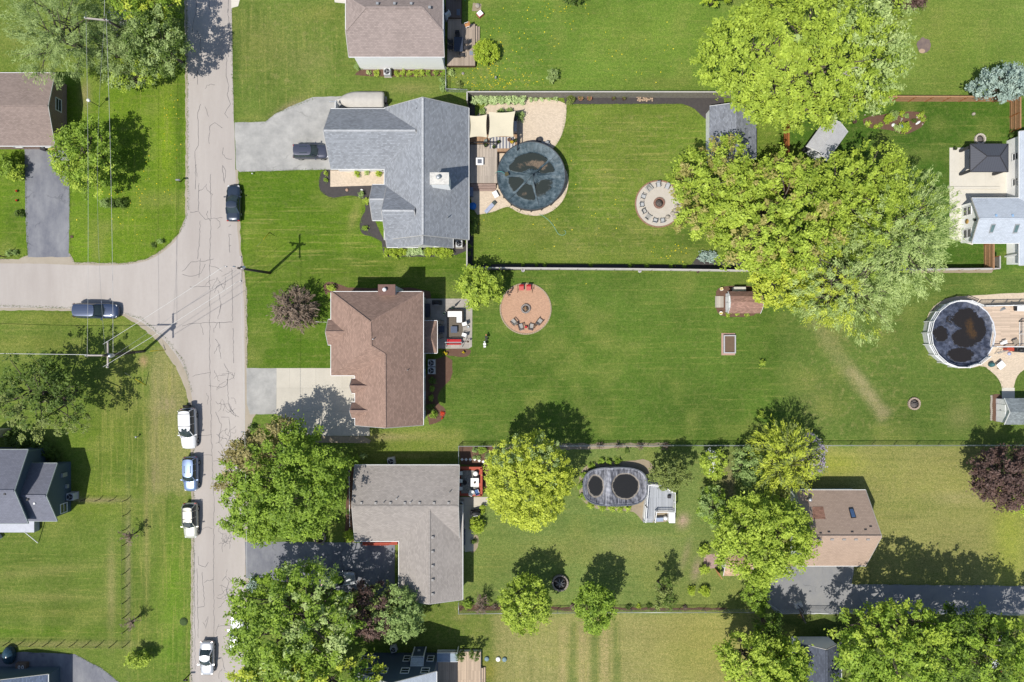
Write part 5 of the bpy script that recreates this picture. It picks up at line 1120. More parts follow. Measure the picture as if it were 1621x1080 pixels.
# lower garden
tree('honey_locust', 'big airy yellow-green tree spilling over the chain-link fence by the red deck', 837, 760, 67, 74, 11, 'yell', 1.25, .19, .55, 13, .3, thin=.0, lobes=.05, mix=('willow', .35, (.0, 1, .45)))
tree('round_tree', 'bright green round tree by the fence, left of the stone fire ring', 832, 958, 40, 43, 7.5, 'maple', 1.4, .2, .5, 14, .28, lobes=.05, group='round trees on the lower fence line')
tree('round_tree', 'darker round tree by the fence, right of the stone fire ring', 943, 962, 32, 37, 7.5, 'mid', 1.4, .2, .5, 15, .28, lobes=.05, group='round trees on the lower fence line')
tree('thin_tree', 'thin-leaved small tree at the fence right of the two round trees', 1052, 938, 24, 30, 6.5, 'olive', .55, .17, .5, 16, .25, thin=.4, mix=('dark', .4))
tree('pine_tree', 'olive green pine at the upper corner of the gray pool deck', 1061, 748, 30, 27, 6, 'olive', 1.3, .16, .5, 17, .1)
tree('viburnum', 'round green shrub tree dotted with white blossom below the chain-link fence', 1131, 735, 20, 23, 3.8, 'maple', 1.2, .16, .42, 18, .15, mix=('white', .05))
tree('dogwood_tree', 'minty pale tree left of the fine-leaved willow', 1186, 736, 25, 30, 5, 'mint', 1.0, .18, .5, 19, .2)
tree('weeping_willow', 'yellow-green willow with fine radiating shoots crossing the chain-link fence', 1243, 728, 48, 54, 8, 'yell', 1.4, .30, .7, 20, .25, spiky=1.0, mix=('olive', .3))
tree('lilac_bush', 'lilac in pale purple bloom right of the willow', 1287, 722, 17, 34, 3.6, 'lilac', .9, .14, .4, 21, .1, mix=('mid', .3), cat='bush')
tree('dogwood_tree', 'green shrubby tree at the left edge of the bright round maple', 1127, 802, 22, 32, 5, 'mint', .9, .18, .5, 22, .2, mix=('mid', .5))
tree('maple_tree', 'very bright dense maple hiding the corner of the tan-roofed playhouse', 1208, 852, 76, 68, 10.5, 'maple', 1.25, .24, .75, 23, .28)
tree('elm_tree', 'dark bushy tree standing at the chain-link corner by the shaded driveway', 1196, 943, 20, 24, 4.5, 'mid', 1.0, .17, .45, 24, .15)
tree('elm_tree', 'dark sparse tree just below the chain-link corner', 1215, 990, 20, 30, 6, 'dark', 1.0, .18, .5, 25, .15, mix=('mid', .3))
tree('plum_tree', 'large dark purple plum tree cut by the right edge of the lawn', 1594, 756, 53, 46, 8, 'plum', 1.3, .22, .7, 26, .25)
tree('maple_tree', 'green young tree behind the plum tree', 1630, 790, 26, 24, 4.5, 'maple', 1.0, .2, .6, 27, .2)
# wood at the lower right
tree('maple_tree', 'bright yellow-green maple at the bottom, left of the slate-roofed outbuilding', 1205, 1052, 74, 46, 11, 'maple', 1.0, .25, .8, 28, .3, group='trees at the lower right corner')
tree('maple_tree', 'green tree over the left side of the slate-roofed outbuilding', 1236, 1062, 44, 46, 10, 'mid', 1.0, .24, .75, 29, .3, group='trees at the lower right corner')
tree('maple_tree', 'tall green maple below the shaded driveway, right of the outbuilding', 1425, 1025, 96, 72, 15, 'mid', .95, .26, .85, 30, .3, group='trees at the lower right corner', mix=('maple', .55, (-.3, 1, .1)))
tree('maple_tree', 'lower tree between the outbuilding and the tall maple, cut by the bottom edge', 1372, 1068, 42, 44, 11, 'mid', .95, .24, .8, 31, .3, group='trees at the lower right corner')
tree('maple_tree', 'dense green tree in the bottom wood whose crown points up to the driveway', 1525, 1030, 76, 66, 14, 'mid', .95, .25, .8, 32, .3, group='trees at the lower right corner', mix=('dark', .5))
tree('maple_tree', 'maple filling the bottom right corner over pale cars', 1608, 1045, 62, 62, 14, 'maple', .8, .25, .8, 33, .3, group='trees at the lower right corner', mix=('mid', .5))
# upper left
tree('willow_tree', 'large pale willow cut by the top edge, left of the cross-armed pole', 88, 45, 62, 80, 12, 'willow', 1.05, .22, .75, 34, .25, spiky=.45, group='pale trees at the upper left')
tree('willow_tree', 'round pale willow crown just below the dead gray bush', 181, 72, 40, 42, 8, 'willow', 1.1, .2, .6, 35, .2, spiky=.3, group='pale trees at the upper left')
tree('willow_tree', 'sage green tree by the road, throwing its shadow onto the asphalt', 250, 68, 44, 48, 10, 'willow', 1.1, .2, .6, 36, .25, mix=('dark', .4), group='pale trees at the upper left')
tree('elm_tree', 'yellow-green tree at the top edge beside the road verge', 232, 8, 50, 34, 9, 'mid', 1.0, .22, .65, 37, .25, mix=('yell', .3))
tree('elm_tree', 'low yellow-green shrubby tree below the round pale willow', 208, 118, 46, 22, 4.5, 'willow', .9, .18, .5, 38, .1, mix=('maple', .5))
tree('dead_bush', 'bare gray leafless bush between two pale willows', 198, 37, 21, 17, 4, 'gray', .7, .3, .5, 39, .1, spiky=1.0, cat='bush')
tree('elm_tree', 'dark green bushy tree beside the black driveway, under the power lines', 139, 248, 49, 56, 7, 'mid', 1.15, .2, .6, 40, .15, mix=('maple', .6, (-.3, -.9, .1)))
tree('elm_tree', 'sparse olive tree over its own dark shadow, above the slate blue house', 62, 628, 84, 72, 11, 'dark', .5, .22, .7, 41, .25, thin=.3, mix=('olive', .6, (-.3, -.9, .0)))
tree('leafless_bush', 'round brown leafless shrub on the front lawn left of the brown house', 466, 489, 32, 30, 4.2, 'bare', 1.6, .34, .5, 42, .1, spiky=1.0, cat='bush')
tree('maple_tree', 'bright young maple at the fence corner beside the gray stone patio', 759, 455, 36, 32, 5.5, 'maple', 1.25, .22, .6, 43, .2)
tree('blue_spruce', 'blue spruce at the end of the cedar fence at the right edge', 1592, 134, 50, 24, 7, 'blue', 1.5, .18, .55, 44, .05)
tree('plum_tree', 'dark purple bush cut by the top edge of the wide lawn', 1442, -14, 34, 24, 3.5, 'plum', 1.2, .2, .55, 45, .1)
tree('maple_tree', 'branch tips of a bright tree poking in at the top edge', 1140, -18, 30, 22, 7, 'lime', .9, .22, .6, 46, .2)
tree('elm_tree', 'dark shrub crown cut by the top edge above the dandelion lawn', 908, -6, 16, 13, 3, 'dark', .9, .17, .4, 47, .1)
shrub('round clipped lime green bush beside the weathered wood deck', 771, 83, 20, 'lime', 1.9, .15, 50, clump=.4)
shrub('round clipped bright green bush beside the black grill', 755, 832, 12.5, 'lime', 1.6, .12, 51)
tree('leafless_tree', 'small brown leafless tree touching the wire fence beside its own small dark shadow', 203, 850, 9, 9, 3.2, 'bare', .9, .26, .35, 52, .2, spiky=1, group=None)
tree('leafless_tree', 'small brown leafless tree near the lower corner of the wire fence', 207, 985, 10, 8, 3.0, 'bare', .9, .26, .35, 53, .2, spiky=1)
tree('leafless_tree', 'small dark leafless shrub inside the chain-link corner by the taupe house', 762, 957, 9, 14, 2.6, 'bare', 1.2, .22, .35, 54, .1, spiky=.8)
shrub('green bush casting a long shadow near the road at the lower left', 218, 1043, 19, 'maple', 2.6, .17, 55, ry=12, clump=.45, name='bush', cat='bush')
# shrubs in beds
def row(label_fn, pts, kind, group, seed0, leaf=.12, **kw):
    for i, p in enumerate(pts): shrub(label_fn(i, p), p[0], p[1], p[2], p[3] if len(p) > 3 else kind, None, leaf, seed0+i, group, **kw)
ORD = ['first', 'second', 'third', 'fourth', 'fifth', 'sixth', 'seventh', 'eighth', 'ninth', 'tenth', 'eleventh', 'twelfth']
row(lambda i, p: 'small green shrub in the gravel under the oval pool, %s from the left' % ORD[i], [(937,799,5.5),(953,803,5.5),(967,804,5.5),(981,804,5.5),(994,803,5.5)], 'maple', 'shrubs around the oval pool', 60)
row(lambda i, p: 'small green shrub at the rounded left end of the oval pool, %s from the top' % ORD[i], [(936,737,5),(924,751,5.5),(919,768,5.5),(923,786,5.5)], 'mid', 'shrubs around the oval pool', 66)
row(lambda i, p: 'small green shrub above the oval pool, %s from the left' % ORD[i], [(952,731,4.5),(965,731,4.5),(978,730,4.5)], 'mid', 'shrubs around the oval pool', 71)
row(lambda i, p: 'small round shrub in the mulch below the gambrel shed, %s from the left' % ORD[i], [(1151.5,497.5,3),(1167,497.5,3),(1182,498,3)], 'maple', 'shrubs below the gambrel shed', 75)
row(lambda i, p: 'clipped lime green shrub along the front of the gray house, %s from the left' % ORD[i], [(613,398,7),(625,399,8),(637,399,7),(678,399,7),(690,399,8),(702,400,8),(711,400,6)], 'lime', 'shrubs in front of the gray house', 79)
row(lambda i, p: 'pale variegated shrub among the lime shrubs of the gray house, %s from the left' % ORD[i], [(648,398,6),(657,398,6),(667,398,6)], 'hosta', 'shrubs in front of the gray house', 87)
row(lambda i, p: 'pale hosta clump along the gray board fence, %s from the left' % ORD[i], [(752,158,7),(762,158,7),(772,158,7),(783,158,7),(794,158,7),(805,158,7),(816,158,7),(827,158,7)], 'hosta', 'hostas along the board fence', 91, .14)
row(lambda i, p: 'small hosta on the paver edge below the board fence, %s from the left' % ORD[i], [(840,157.5,3.2),(848,157.5,3.2),(858,157,2.4),(869,157,1.6),(880,157,3.2)], 'hosta', 'small hostas on the pavers', 100, .09)
row(lambda i, p: 'green plant showing beside the cream shade sails, %s from the left' % ORD[i], [(764,176,5),(792,179,6),(806,177,5),(822,184,7)], 'mint', 'plants around the shade sails', 106)
row(lambda i, p: 'round bush by the brick path of the playhouse, %s from the top' % ['first', 'second'][i], [(1114,872,8.5),(1115,901,7.5)], 'maple', 'bushes by the brick path', 111)
row(lambda i, p: 'small bush on the lawn under the playhouse, %s from the left' % ['first', 'second'][i], [(1095,936,6.5),(1115,937,8)], 'lime', 'bushes under the playhouse', 114)
row(lambda i, p: 'tiny plant along the lower fence bed, %s from the left' % ORD[i], [(995,960,3.6,'dark'),(1012,960,2.6,'lime'),(1028,960,3.6,'dark'),(1085,961,2.5,'bare'),(783,961,3.5,'bare'),(800,961,3.5,'bare'),(907,961,5,'bare'),(740,958,7,'mid')], 'mid', None, 117)
row(lambda i, p: 'plant in the mulch bed behind the brown house, %s from the top' % ORD[i], [(684,602,5,'dark'),(684,616,4,'mid'),(683,630,4,'mid'),(682,645,6,'dark'),(686,656,6,'mid'),(700,655,2.4,'red')], 'mid', 'plants behind the brown house', 126, .1)
row(lambda i, p: 'plant in the dark bed at the taupe house fence corner, %s from the left' % ORD[i], [(752,713,4,'mint'),(763.5,711,6,'mid'),(773,723,5,'mint'),(751,724,2,'mint'),(758,724,2,'mint')], 'mid', 'plants in the fence corner bed', 133, .1)
row(lambda i, p: 'shrub against the foundation of the white house at the top, %s from the left' % ORD[i], [(567,106,6,'mint'),(584,115,3.5,'pale'),(596,116,4,'maple'),(628,116,4,'maple'),(638,116,4,'maple'),(648,116,4,'maple'),(658,116,4,'maple'),(668,116,4,'maple'),(678,116,4,'mid'),(690,116,4,'mid'),(702,116,4,'mid')], 'mid', 'foundation shrubs of the white house', 139, .11)
row(lambda i, p: 'blue green hosta beside the chain-link corner of the white house, %s from the top' % ORD[i], [(714,115,5,'pale'),(701,128,5,'mint'),(701,141,5.5,'mint'),(727,133,5,'olive')], 'mint', 'hostas by the chain-link corner', 151, .12)
row(lambda i, p: 'low plant in the black mulch of the gray house, %s from the left' % ORD[i], [(515,275,3.5,'maple'),(516,285,2.5,'mid'),(573,307,4.5,'mint'),(579,318,4.5,'maple'),(578,361,3.8,'mid'),(566,275,4.5,'maple'),(581,273,4,'pale'),(600,274,5,'lime')], 'mid', 'plants in the black mulch', 156, .1)
row(lambda i, p: 'bush at the upper corner bed of the brown house, %s from the top' % ['first', 'second'][i], [(524,456,6,'maple'),(524,468,4,'mid')], 'maple', 'bushes at the brown house corner', 165, .12)
row(lambda i, p: 'shrub along the side bed of the taupe house, %s from the top' % ORD[i], [(558,730,10,'mid'),(556,848,11,'lime'),(575,722,5,'willow'),(552,810,3,'dark')], 'mid', 'side shrubs of the taupe house', 168, .14)
row(lambda i, p: 'dark evergreen bush in the shade beside the slate blue house, %s from the left' % ORD[i], [(18,694,12,'dark'),(34,702,11,'dark'),(60,702,9,'dark'),(74,712,12,'dark'),(84,722,9,'dark')], 'dark', 'evergreens beside the blue house', 173, .16)
row(lambda i, p: 'green shrub at the left edge beside the black driveway, %s from the top' % ORD[i], [(10,262,18,'mid'),(24,272,14,'maple')], 'mid', 'shrubs left of the black driveway', 179, .17, clump=.45)
row(lambda i, p: 'small dark spruce on the corner lawn under the power lines, %s from the left' % ORD[i], [(166,321,7,'mint'),(178,323,7,'dark'),(192,322,8,'dark')], 'dark', 'small spruces on the corner lawn', 182, .12)
row(lambda i, p: 'tiny shrub on the lawn near the road bend, %s from the left' % ORD[i], [(242,388,3.5,'dark'),(254,383,4,'mint')], 'dark', None, 186, .1)
row(lambda i, p: 'small plant at the left edge by the junction, %s from the left' % ORD[i], [(14,402,5,'mint'),(24,401,4,'mint'),(31,338,6,'dark')], 'mint', None, 189, .12)
row(lambda i, p: 'plant in the rock garden of the cedar-fenced yard, %s from the left' % ORD[i], [(1373,196,4,'maple'),(1386,201,3,'lime'),(1394,199,3,'mid'),(1406,188,7,'lime'),(1414,183,7,'mint'),(1436,185,4,'mint'),(1421,203,6,'pale'),(1432,202,8,'lime'),(1458,181,4,'maple'),(1461,189,3.5,'maple'),(1447,192,3,'dark'),(1428,181,4,'lime')], 'mid', 'plants of the rock garden', 193, .12)
row(lambda i, p: 'tiny seedling in the black bed along the lower board fence, %s from the left' % ORD[i], [(742,390,2.5,'mid'),(742,402,3,'mid'),(760,419,2,'dark'),(775,419,2,'mid'),(828,419,2,'mid'),(849,419,2,'mid'),(862,419,2,'mid'),(997,421,2.4,'mid'),(1023,421,2.4,'mid'),(1062,421,2.4,'mid'),(1084,421,2,'mid'),(935,420,2,'mid')], 'mid', 'seedlings in the fence bed', 206, .08)
shrub('pale blue-green juniper in the dark bed above the board fence', 1122, 407, 14, 'blue', 1.0, .15, 220, ry=8, clump=.4, name='juniper')
shrub('dark ivy bush hugging the shaded east wall of the gray house', 747, 352, 6, 'dark', 1.6, .13, 221, ry=18, clump=.4)
shrub('sparse rounded shrub with a reddish base on the dandelion lawn', 874, 121, 10, 'willow', 1.7, .13, 222, dens=.8)
shrub('small dark lawn plant right of the sandbox, the lower of two', 1207, 574, 4, 'maple', .8, .11, 223)
shrub('small bright lawn plant above the fence, left of the willow shadow', 1205, 656, 5, 'maple', .9, .11, 224)
shrub('green bush at the end of the cedar fence beside the white house wall', 1607, 212, 7, 'dark', 1.4, .13, 225)
shrub('grayish catmint at the driveway mouth beside the loose maple', 399, 925, 9, 'blue', 1.0, .13, 226, ry=11, clump=.4)
shrub('low hedge clump hugging the driveway mouth under the dense roadside maple', 400, 848, 14, 'maple', 1.1, .15, 227, ry=7, clump=.4)
shrub('low green bush at the driveway edge below the roadside maple', 470, 850, 10, 'maple', 1.2, .15, 228, clump=.4)
shrub('small bush on the verge beside the roadside mailbox', 398, 676, 5, 'dark', .8, .12, 229)
shrub('round bush in the mulch by the grill of the taupe house', 763.5, 803, 4.5, 'lime', .8, .1, 230); shrub('small round bush just below the grill bush', 764, 811, 3, 'lime', .6, .1, 231)
shrub('small dark bush at the bottom of the taupe house walk', 750, 857, 4, 'dark', .7, .1, 232)
shrub('bush cut by the right edge beside the plum tree', 1560, 1010, 8, 'mid', 1.2, .14, 233)
shrub('dusty brown shrub in the black bed beside two pots', 903, 158, 7, 'olive', 1.0, .12, 234)
shrub('small bare shrub in the gravel bed above the oval pool, the one left of three', 949, 706, 5, 'bare', .9, .16, 235, spiky=.6)
for i, x in enumerate((979, 1013, 1053)): shrub('small bare shrub against the fence above the oval pool, %s from the left' % ORD[i+1], x, 706, 5, 'bare', .9, .16, 236+i, 'bare fence shrubs', spiky=.6)
shrub('small dark weed clump on the grass above the oval pool', 992, 714, 4, 'dark', .4, .14, 240)
for i, (x, y) in enumerate(((724.5, 1034), (732, 1036), (747.5, 1034), (755.5, 1037))):
    tree('arborvitae', 'slim upright arborvitae at the edge of the navy house deck, %s from the left' % ORD[i], x, y, 4.2, 5.2, 3.4, 'dark', 1.6, .1, .22, 250+i, .02, 'arborvitae at the deck', cat='evergreen', lobes=.03, mix=('olive', .35), trunkr=.04)
# dandelions and tufts: uncountable
def tufts():
    rs = np.random.RandomState(11); pts = []
    for cx, cy, sx, sy, n in ((760,100,40,40,130),(830,60,70,50,60),(790,130,60,12,90),(200,300,50,60,60),(900,330,110,60,60),(1090,400,40,15,50),(60,20,60,30,30),(880,15,40,14,30),(1000,90,90,50,30),(270,210,15,120,30),(760,330,20,50,20)):
        p = rs.normal(size=(n, 2))*[sx*.6, sy*.6]+[cx, cy]; pts.append(p)
    p = np.concatenate(pts); p = p[(p[:, 0] < 1090)]; ok = ~((p[:, 0] > 735) & (p[:, 0] < 900) & (p[:, 1] > 145) & (p[:, 1] < 345)) & ~((p[:, 0] < 755) & (p[:, 1] < 108)) & ~((p[:, 0] > 291) & (p[:, 0] < 540)) & ~((p[:, 0] < 112) & (p[:, 1] > 110)); p = p[ok]
    c = np.stack([(p[:, 0]-CX)/PPM, (CY-p[:, 1])/PPM, np.full(len(p), .05)], 1); n = np.zeros_like(c); n[:, 2] = 1; n += rs.normal(size=n.shape)*.2
    o = link('dandelions', leaf_mesh('dandelions', c, n, .04+.05*rs.rand(len(c)), rs.rand(len(c)), .9), GR['yellow']); tag(o, 'yellow dandelions scattered in the lawns', 'flowers', kind='stuff')
tufts()
def grass_edges():
    """real blades along the ragged edges of lawns and a thin scatter of taller tufts"""
    rs = np.random.RandomState(5); P = []
    E = [[(367,15),(369,150),(372,192)],[(372,192),(420,193),(436,180),(500,155)],[(380,273),(520,268)],[(378,280),(380,330),(384,400),(390,440),(392,580)],[(296,0),(298,330),(290,360),(262,392),(235,409),(200,417),(118,416),(112,405),(110,240)],[(39,240),(44,405),(0,410)],[(0,484),(180,490),(225,505),(262,536),(290,570),(304,620)],[(306,640),(307,860),(303,1080)],
         [(897,170),(890,215),(872,240)],[(900,270),(893,318),(872,337),(848,345),(806,328),(778,338),(745,342)],[(895,166),(1080,165),(1110,188)],[(748,417),(1100,417)],[(1463,528),(1467,500),(1482,480),(1505,470)],[(1463,528),(1467,550),(1482,570),(1510,583)],[(1555,578),(1583,603),(1586,616)],[(727,966),(1190,966)],[(727,703),(1230,703)],[(1350,924),(1621,927)],[(120,1037),(160,1057),(195,1085)],[(508,270),(504,300),(524,315),(566,312),(577,320),(570,360),(606,386)]]
    for e in E:
        for a, b_ in zip(e[:-1], e[1:]):
            L = math.dist(a, b_); n = int(L*2.6); t = rs.rand(n)[:, None]; q = np.array(a)*(1-t)+np.array(b_)*t+rs.normal(size=(n, 2))*1.1; P.append(q)
    q = np.concatenate(P); n = len(q)
    c = np.stack([(q[:, 0]-CX)/PPM, (CY-q[:, 1])/PPM, .03+.03*rs.rand(n)], 1); nr = rs.normal(size=(n, 3)); nr[:, 2] = np.abs(nr[:, 2])+.6
    o = link('grass_tufts', leaf_mesh('grass_tufts', c, nr, .035+.05*rs.rand(n), rs.rand(n), .3), leafmat('grass blades', lit(78, 108, 34), lit(132, 156, 72), .2)); tag(o, 'ragged grass along the lawn edges', 'grass', kind='stuff')
grass_edges()
# ---------------------------------------------------------------- vehicles
def paint(name, col, metal=.3): return mat(name, col, .32, .03, 2, .0, metal=metal, spec=.5, coat=.8)
M_tyre = mat('tyre rubber', (.018, .018, .018), .9, .2, 8, .1); M_rim = mat('alloy rim', (.42, .43, .44), .3, .1, 4, 0, metal=.8)
M_carglass = mat('tinted car glass', (.03, .045, .05), .12, .1, 1, 0, spec=.35); M_lamp = mat('headlamp lens', (.65, .67, .68), .1, .05, 2, 0); M_tail = mat('tail lamp lens', (.35, .02, .02), .2, .1, 2, 0)
def car(name, label, px, py, ang, L, Wd, Ht, col, kind='suv', group=None, sunroof=False, rack=False, z_dark=False, seats=False):
    """ang: heading in degrees in the world, 0 = +X; local +X is the front"""
    o = W(px, py, Ht*.55); o.z = 0; root = thing(name, label, 'car', o, R(ang), group); hl, hw = L/2, Wd/2
    if kind == 'sedan': belt, hood, deck_, a0, a1, b0, b1 = .92, .84, .92, -.30, -.16, .02, .20      # glass base/roof stations as shares of L
    elif kind == 'wagon': belt, hood, deck_, a0, a1, b0, b1 = .95, .90, .95, -.475, -.40, .03, .20
    else: belt, hood, deck_, a0, a1, b0, b1 = 1.08, 1.02, 1.08, -.48, -.44, .05, .21
    # body: lofted sections
    st = [(-.5, .55, .38, .68), (-.492, .76, .3, .8), (-.475, .88, .26, .92), (-.45, .955, .24, 1.), (-.38, .99, .22, 1.), (-.2, 1., .2, 1.), (.05, 1., .2, 1.), (.22, .99, .2, .99), (.34, .965, .22, .955), (.40, .93, .24, .92), (.44, .86, .26, .87), (.468, .75, .3, .80), (.487, .6, .34, .7), (.497, .40, .40, .6)]
    vs = []; fs = []; K = 11
    for x, w_, zl, zt in st:
        top = (belt if x < b0 else hood+(belt-hood)*max(0, 1-(x-b0)/.18))
        if kind == 'sedan' and x < a0: top = deck_
        top = top*zt; y = hw*w_
        prof = [(-.82, zl), (-.97, zl+.1), (-1, (zl+top)/2), (-.975, top-.16), (-.90, top-.03), (-.5, top+.02), (0, top+.035)]
        prof += [(-a, b_) for a, b_ in prof[:-1][::-1]]
        vs += [(x*L, a*y, b_) for a, b_ in prof]; K = len(prof)
    for i in range(len(st)-1):
        for k in range(K-1): fs.append((i*K+k, (i+1)*K+k, (i+1)*K+k+1, i*K+k+1))
        fs.append((i*K+K-1, (i+1)*K+K-1, (i+1)*K, i*K))
    fs += [tuple(range(K)), tuple((len(st)-1)*K+k for k in range(K))[::-1]]
    b = B(); b.add(vs, fs, True); bo = b.build('body', col, root)
    # greenhouse glass: rings bowed at front and rear
    def ringp(x0, x1, y, z, bow):
        q = [-1, -.8, -.4, 0, .4, .8, 1]; fr = [(x1*L-bow*abs(u)**2.2, u*y, z) for u in q]; re_ = [(x0*L+bow*.5*abs(u)**2.2, u*y, z) for u in q[::-1]]
        return fr+re_
    yb, yt = hw*.90, hw*.72; rings = [ringp(a0, b1, yb, belt-.02, .34), ringp(a0+(a1-a0)*.55, b1+(b0-b1)*.5, (yb+yt)/2+.04, (belt+Ht)/2+.03, .27), ringp(a1, b0, yt, Ht-.02, .2)]
    b = B(); n = 14; b.add([p for r in rings for p in r], [(i*n+k, i*n+(k+1) % n, (i+1)*n+(k+1) % n, (i+1)*n+k) for i in range(2) for k in range(n)]+[tuple(2*n+k for k in range(n))]); b.build('windows', M_carglass, root)
    # crowned roof panel with rounded corners
    b = B(); v = []; nn = 10
    for i in range(nn+1):
        t = -1+2*i/nn
        for u in (-1, -.85, -.5, 0, .5, .85, 1):
            f_ = (b0*L+.02-.2*abs(u)**2.2) if t > 0 else 0; x = ((a1+b0)/2*L+t*((b0*L+.03-.2*abs(u)**2.2)-(a1+b0)/2*L)) if t > 0 else ((a1+b0)/2*L+t*((a1+b0)/2*L-(a1*L-.03+.14*abs(u)**2.2)))
            v.append((x, u*yt*1.04*(1-.07*abs(t)**6), Ht-.03+.06*(1-abs(u)**2.5)+.02*(1-abs(t)**3)))
    b.add(v, [(i*7+k, (i+1)*7+k, (i+1)*7+k+1, i*7+k+1) for i in range(nn) for k in range(6)], True)
    v2 = [(p[0], p[1], p[2]-.06) for p in v]; b.add(v2, [(i*7+k, i*7+k+1, (i+1)*7+k+1, (i+1)*7+k) for i in range(nn) for k in range(6)])
    b.build('roof', col, root)
    b = B()
    for s_ in (-1, 1):
        b.bar((b1*L, s_*yb*.97, belt-.01), (b0*L, s_*yt*1.0, Ht-.02), .07, .05); b.bar((a0*L, s_*yb, belt-.01), (a1*L, s_*yt*1.02, Ht-.02), .12, .06)
        for x in ([-.1] if kind == 'sedan' else [-.12, -.30]): b.bar((x*L, s_*(yb+.01), belt-.01), (x*L, s_*(yt+.02), Ht-.02), .07, .05)
    b.build('pillars', col if kind != 'suv' or not z_dark else M_black, root)
    for s_ in (-1, 1):
        for x in (-.31, .31):
            b = B(); c = Vector((x*L, s_*(hw-.12), .33)); b.tube([c-Vector((0, .11, 0)), c+Vector((0, .11, 0))], .33, 20); wh = b.build('wheel', M_tyre, root)
            b = B(); c2 = c+Vector((0, s_*.115, 0)); b.tube([c2-Vector((0, .02*s_, 0)), c2], .2, 14); b.build('rim', M_rim, wh)
        b = B(); b.box((.44*L, s_*hw*.66, hood*.76), (.22, .28, .13), -s_*.35); b.build('headlight', M_lamp, root)
        b = B(); b.box((-.484*L, s_*hw*.78, belt*.8), (.1, .22, .24), s_*.2); b.build('tail_light', M_tail, root)
        b = B(); b.box((.15*L, s_*(hw+.1), belt+.02), (.12, .24, .16), s_*.2); b.build('mirror', col, root)
    b = B()
    for s_ in (-1, 1): b.bar(((b1+.012)*L, s_*.35, belt+.02), ((b1+.01)*L-.1, s_*.35-.45, belt+.1), .02)
    b.build('wipers', M_black, root)
    b = B(); b.box((.492*L, 0, .5), (.05, hw*.8, .16)); b.build('grille', M_black, root)
    if sunroof: b = B(); b.box(((a1+b0)/2*L+L*.03, 0, Ht+.028), (.95, hw*.95, .02)); b.build('sunroof', M_carglass, root)
    if rack:
        for s_ in (-1, 1): b = B(); b.bar((a1*L+.1, s_*yt*.95, Ht+.05), (b0*L-.1, s_*yt*.95, Ht+.05), .05); b.build('roof_rail', M_black, root)
        for x in (a1*.8+b0*.2, a1*.25+b0*.75): b = B(); b.bar((x*L, -yt*.95, Ht+.08), (x*L, yt*.95, Ht+.08), .05); b.build('cross_bar', M_black, root)
    return root
P_navy = paint('dark navy paint', (.04, .06, .115)); P_gun = paint('gunmetal violet paint', (.055, .06, .088)); P_ink = paint('ink blue paint', (.022, .034, .055)); P_white = paint('white car paint', (.60, .61, .62), 0)
P_sky = paint('light steel blue paint', (.15, .215, .36)); P_beige = paint('champagne paint', (.44, .44, .37), .2); P_silver = paint('silver paint', (.46, .47, .49), .3); P_gray = paint('gray car paint', (.34, .35, .37), .3)
car('parked_suv', 'gunmetal SUV parked nose-in on the gray concrete drive', 492, 239.5, 0, 4.7, 1.9, 1.72, P_gun, 'suv', None, True)
car('parked_sedan', 'dark blue-black sedan parked on the road edge, facing up', 369, 321, 90, 4.85, 1.85, 1.45, P_ink, 'sedan')
c_ = car('parked_suv', 'long navy SUV parked half on the lawn edge of the side street', 151, 492, -1, 5.7, 2.03, 1.92, P_navy, 'suv', None, False, False)
b = B(); [b.bar((-2.3, y, 1.965), (.3, y, 1.965), .035) for y in (-.5, -.3, -.1, .1, .3, .5)]; b.build('roof_ribs', P_navy, c_)
c_ = car('parked_suv', 'large white SUV with spare wheel gear behind, parked on the grass verge', 296.5, 679, -88, 5.4, 2.05, 1.95, P_white, 'suv', None, False, False)
b = B(); b.box((.1, 0, 1.975), (.5, .7, .03)); b.build('sunroof', M_carglass, c_)
for x in (-2.0, -.4): b = B(); b.bar((x, -.8, 2.0), (x, .8, 2.0), .04); b.build('cross_bar', M_black, c_)
b = B(); b.tube([(-2.85, .15, .95), (-3.1, .15, .95)], .38, 18); b.box((-2.9, -.45, .6), (.35, .5, .12)); b.build('spare_wheel', M_tyre, c_)
car('parked_suv', 'light steel blue compact SUV with a large sunroof behind the white SUV', 301, 751, -90, 4.6, 1.85, 1.68, P_sky, 'suv', None, True)
c_ = car('parked_wagon', 'champagne wagon with a roof rack at the verge of the road', 300.5, 825, -89, 4.7, 1.85, 1.62, P_beige, 'wagon', None, False, True)
b = B(); b.box((.25, 0, 1.655), (.6, .85, .02)); b.build('sunroof', M_carglass, c_)
car('parked_sedan', 'silver sedan in the road near the bottom edge', 327, 1043, -90, 4.5, 1.8, 1.45, P_silver, 'sedan')
car('parked_sedan', 'white car half hidden under the loose-branched maple', 375, 1005, 90, 4.6, 1.8, 1.5, P_white, 'wagon')
car('parked_car', 'gray car on the black driveway, its rear under the maple', 535, 917, 2, 4.5, 1.8, 1.5, P_gray, 'wagon')
car('parked_car', 'silver car glimpsed through the trees in the bottom right corner', 1585, 1035, 70, 4.5, 1.8, 1.45, P_silver, 'sedan')
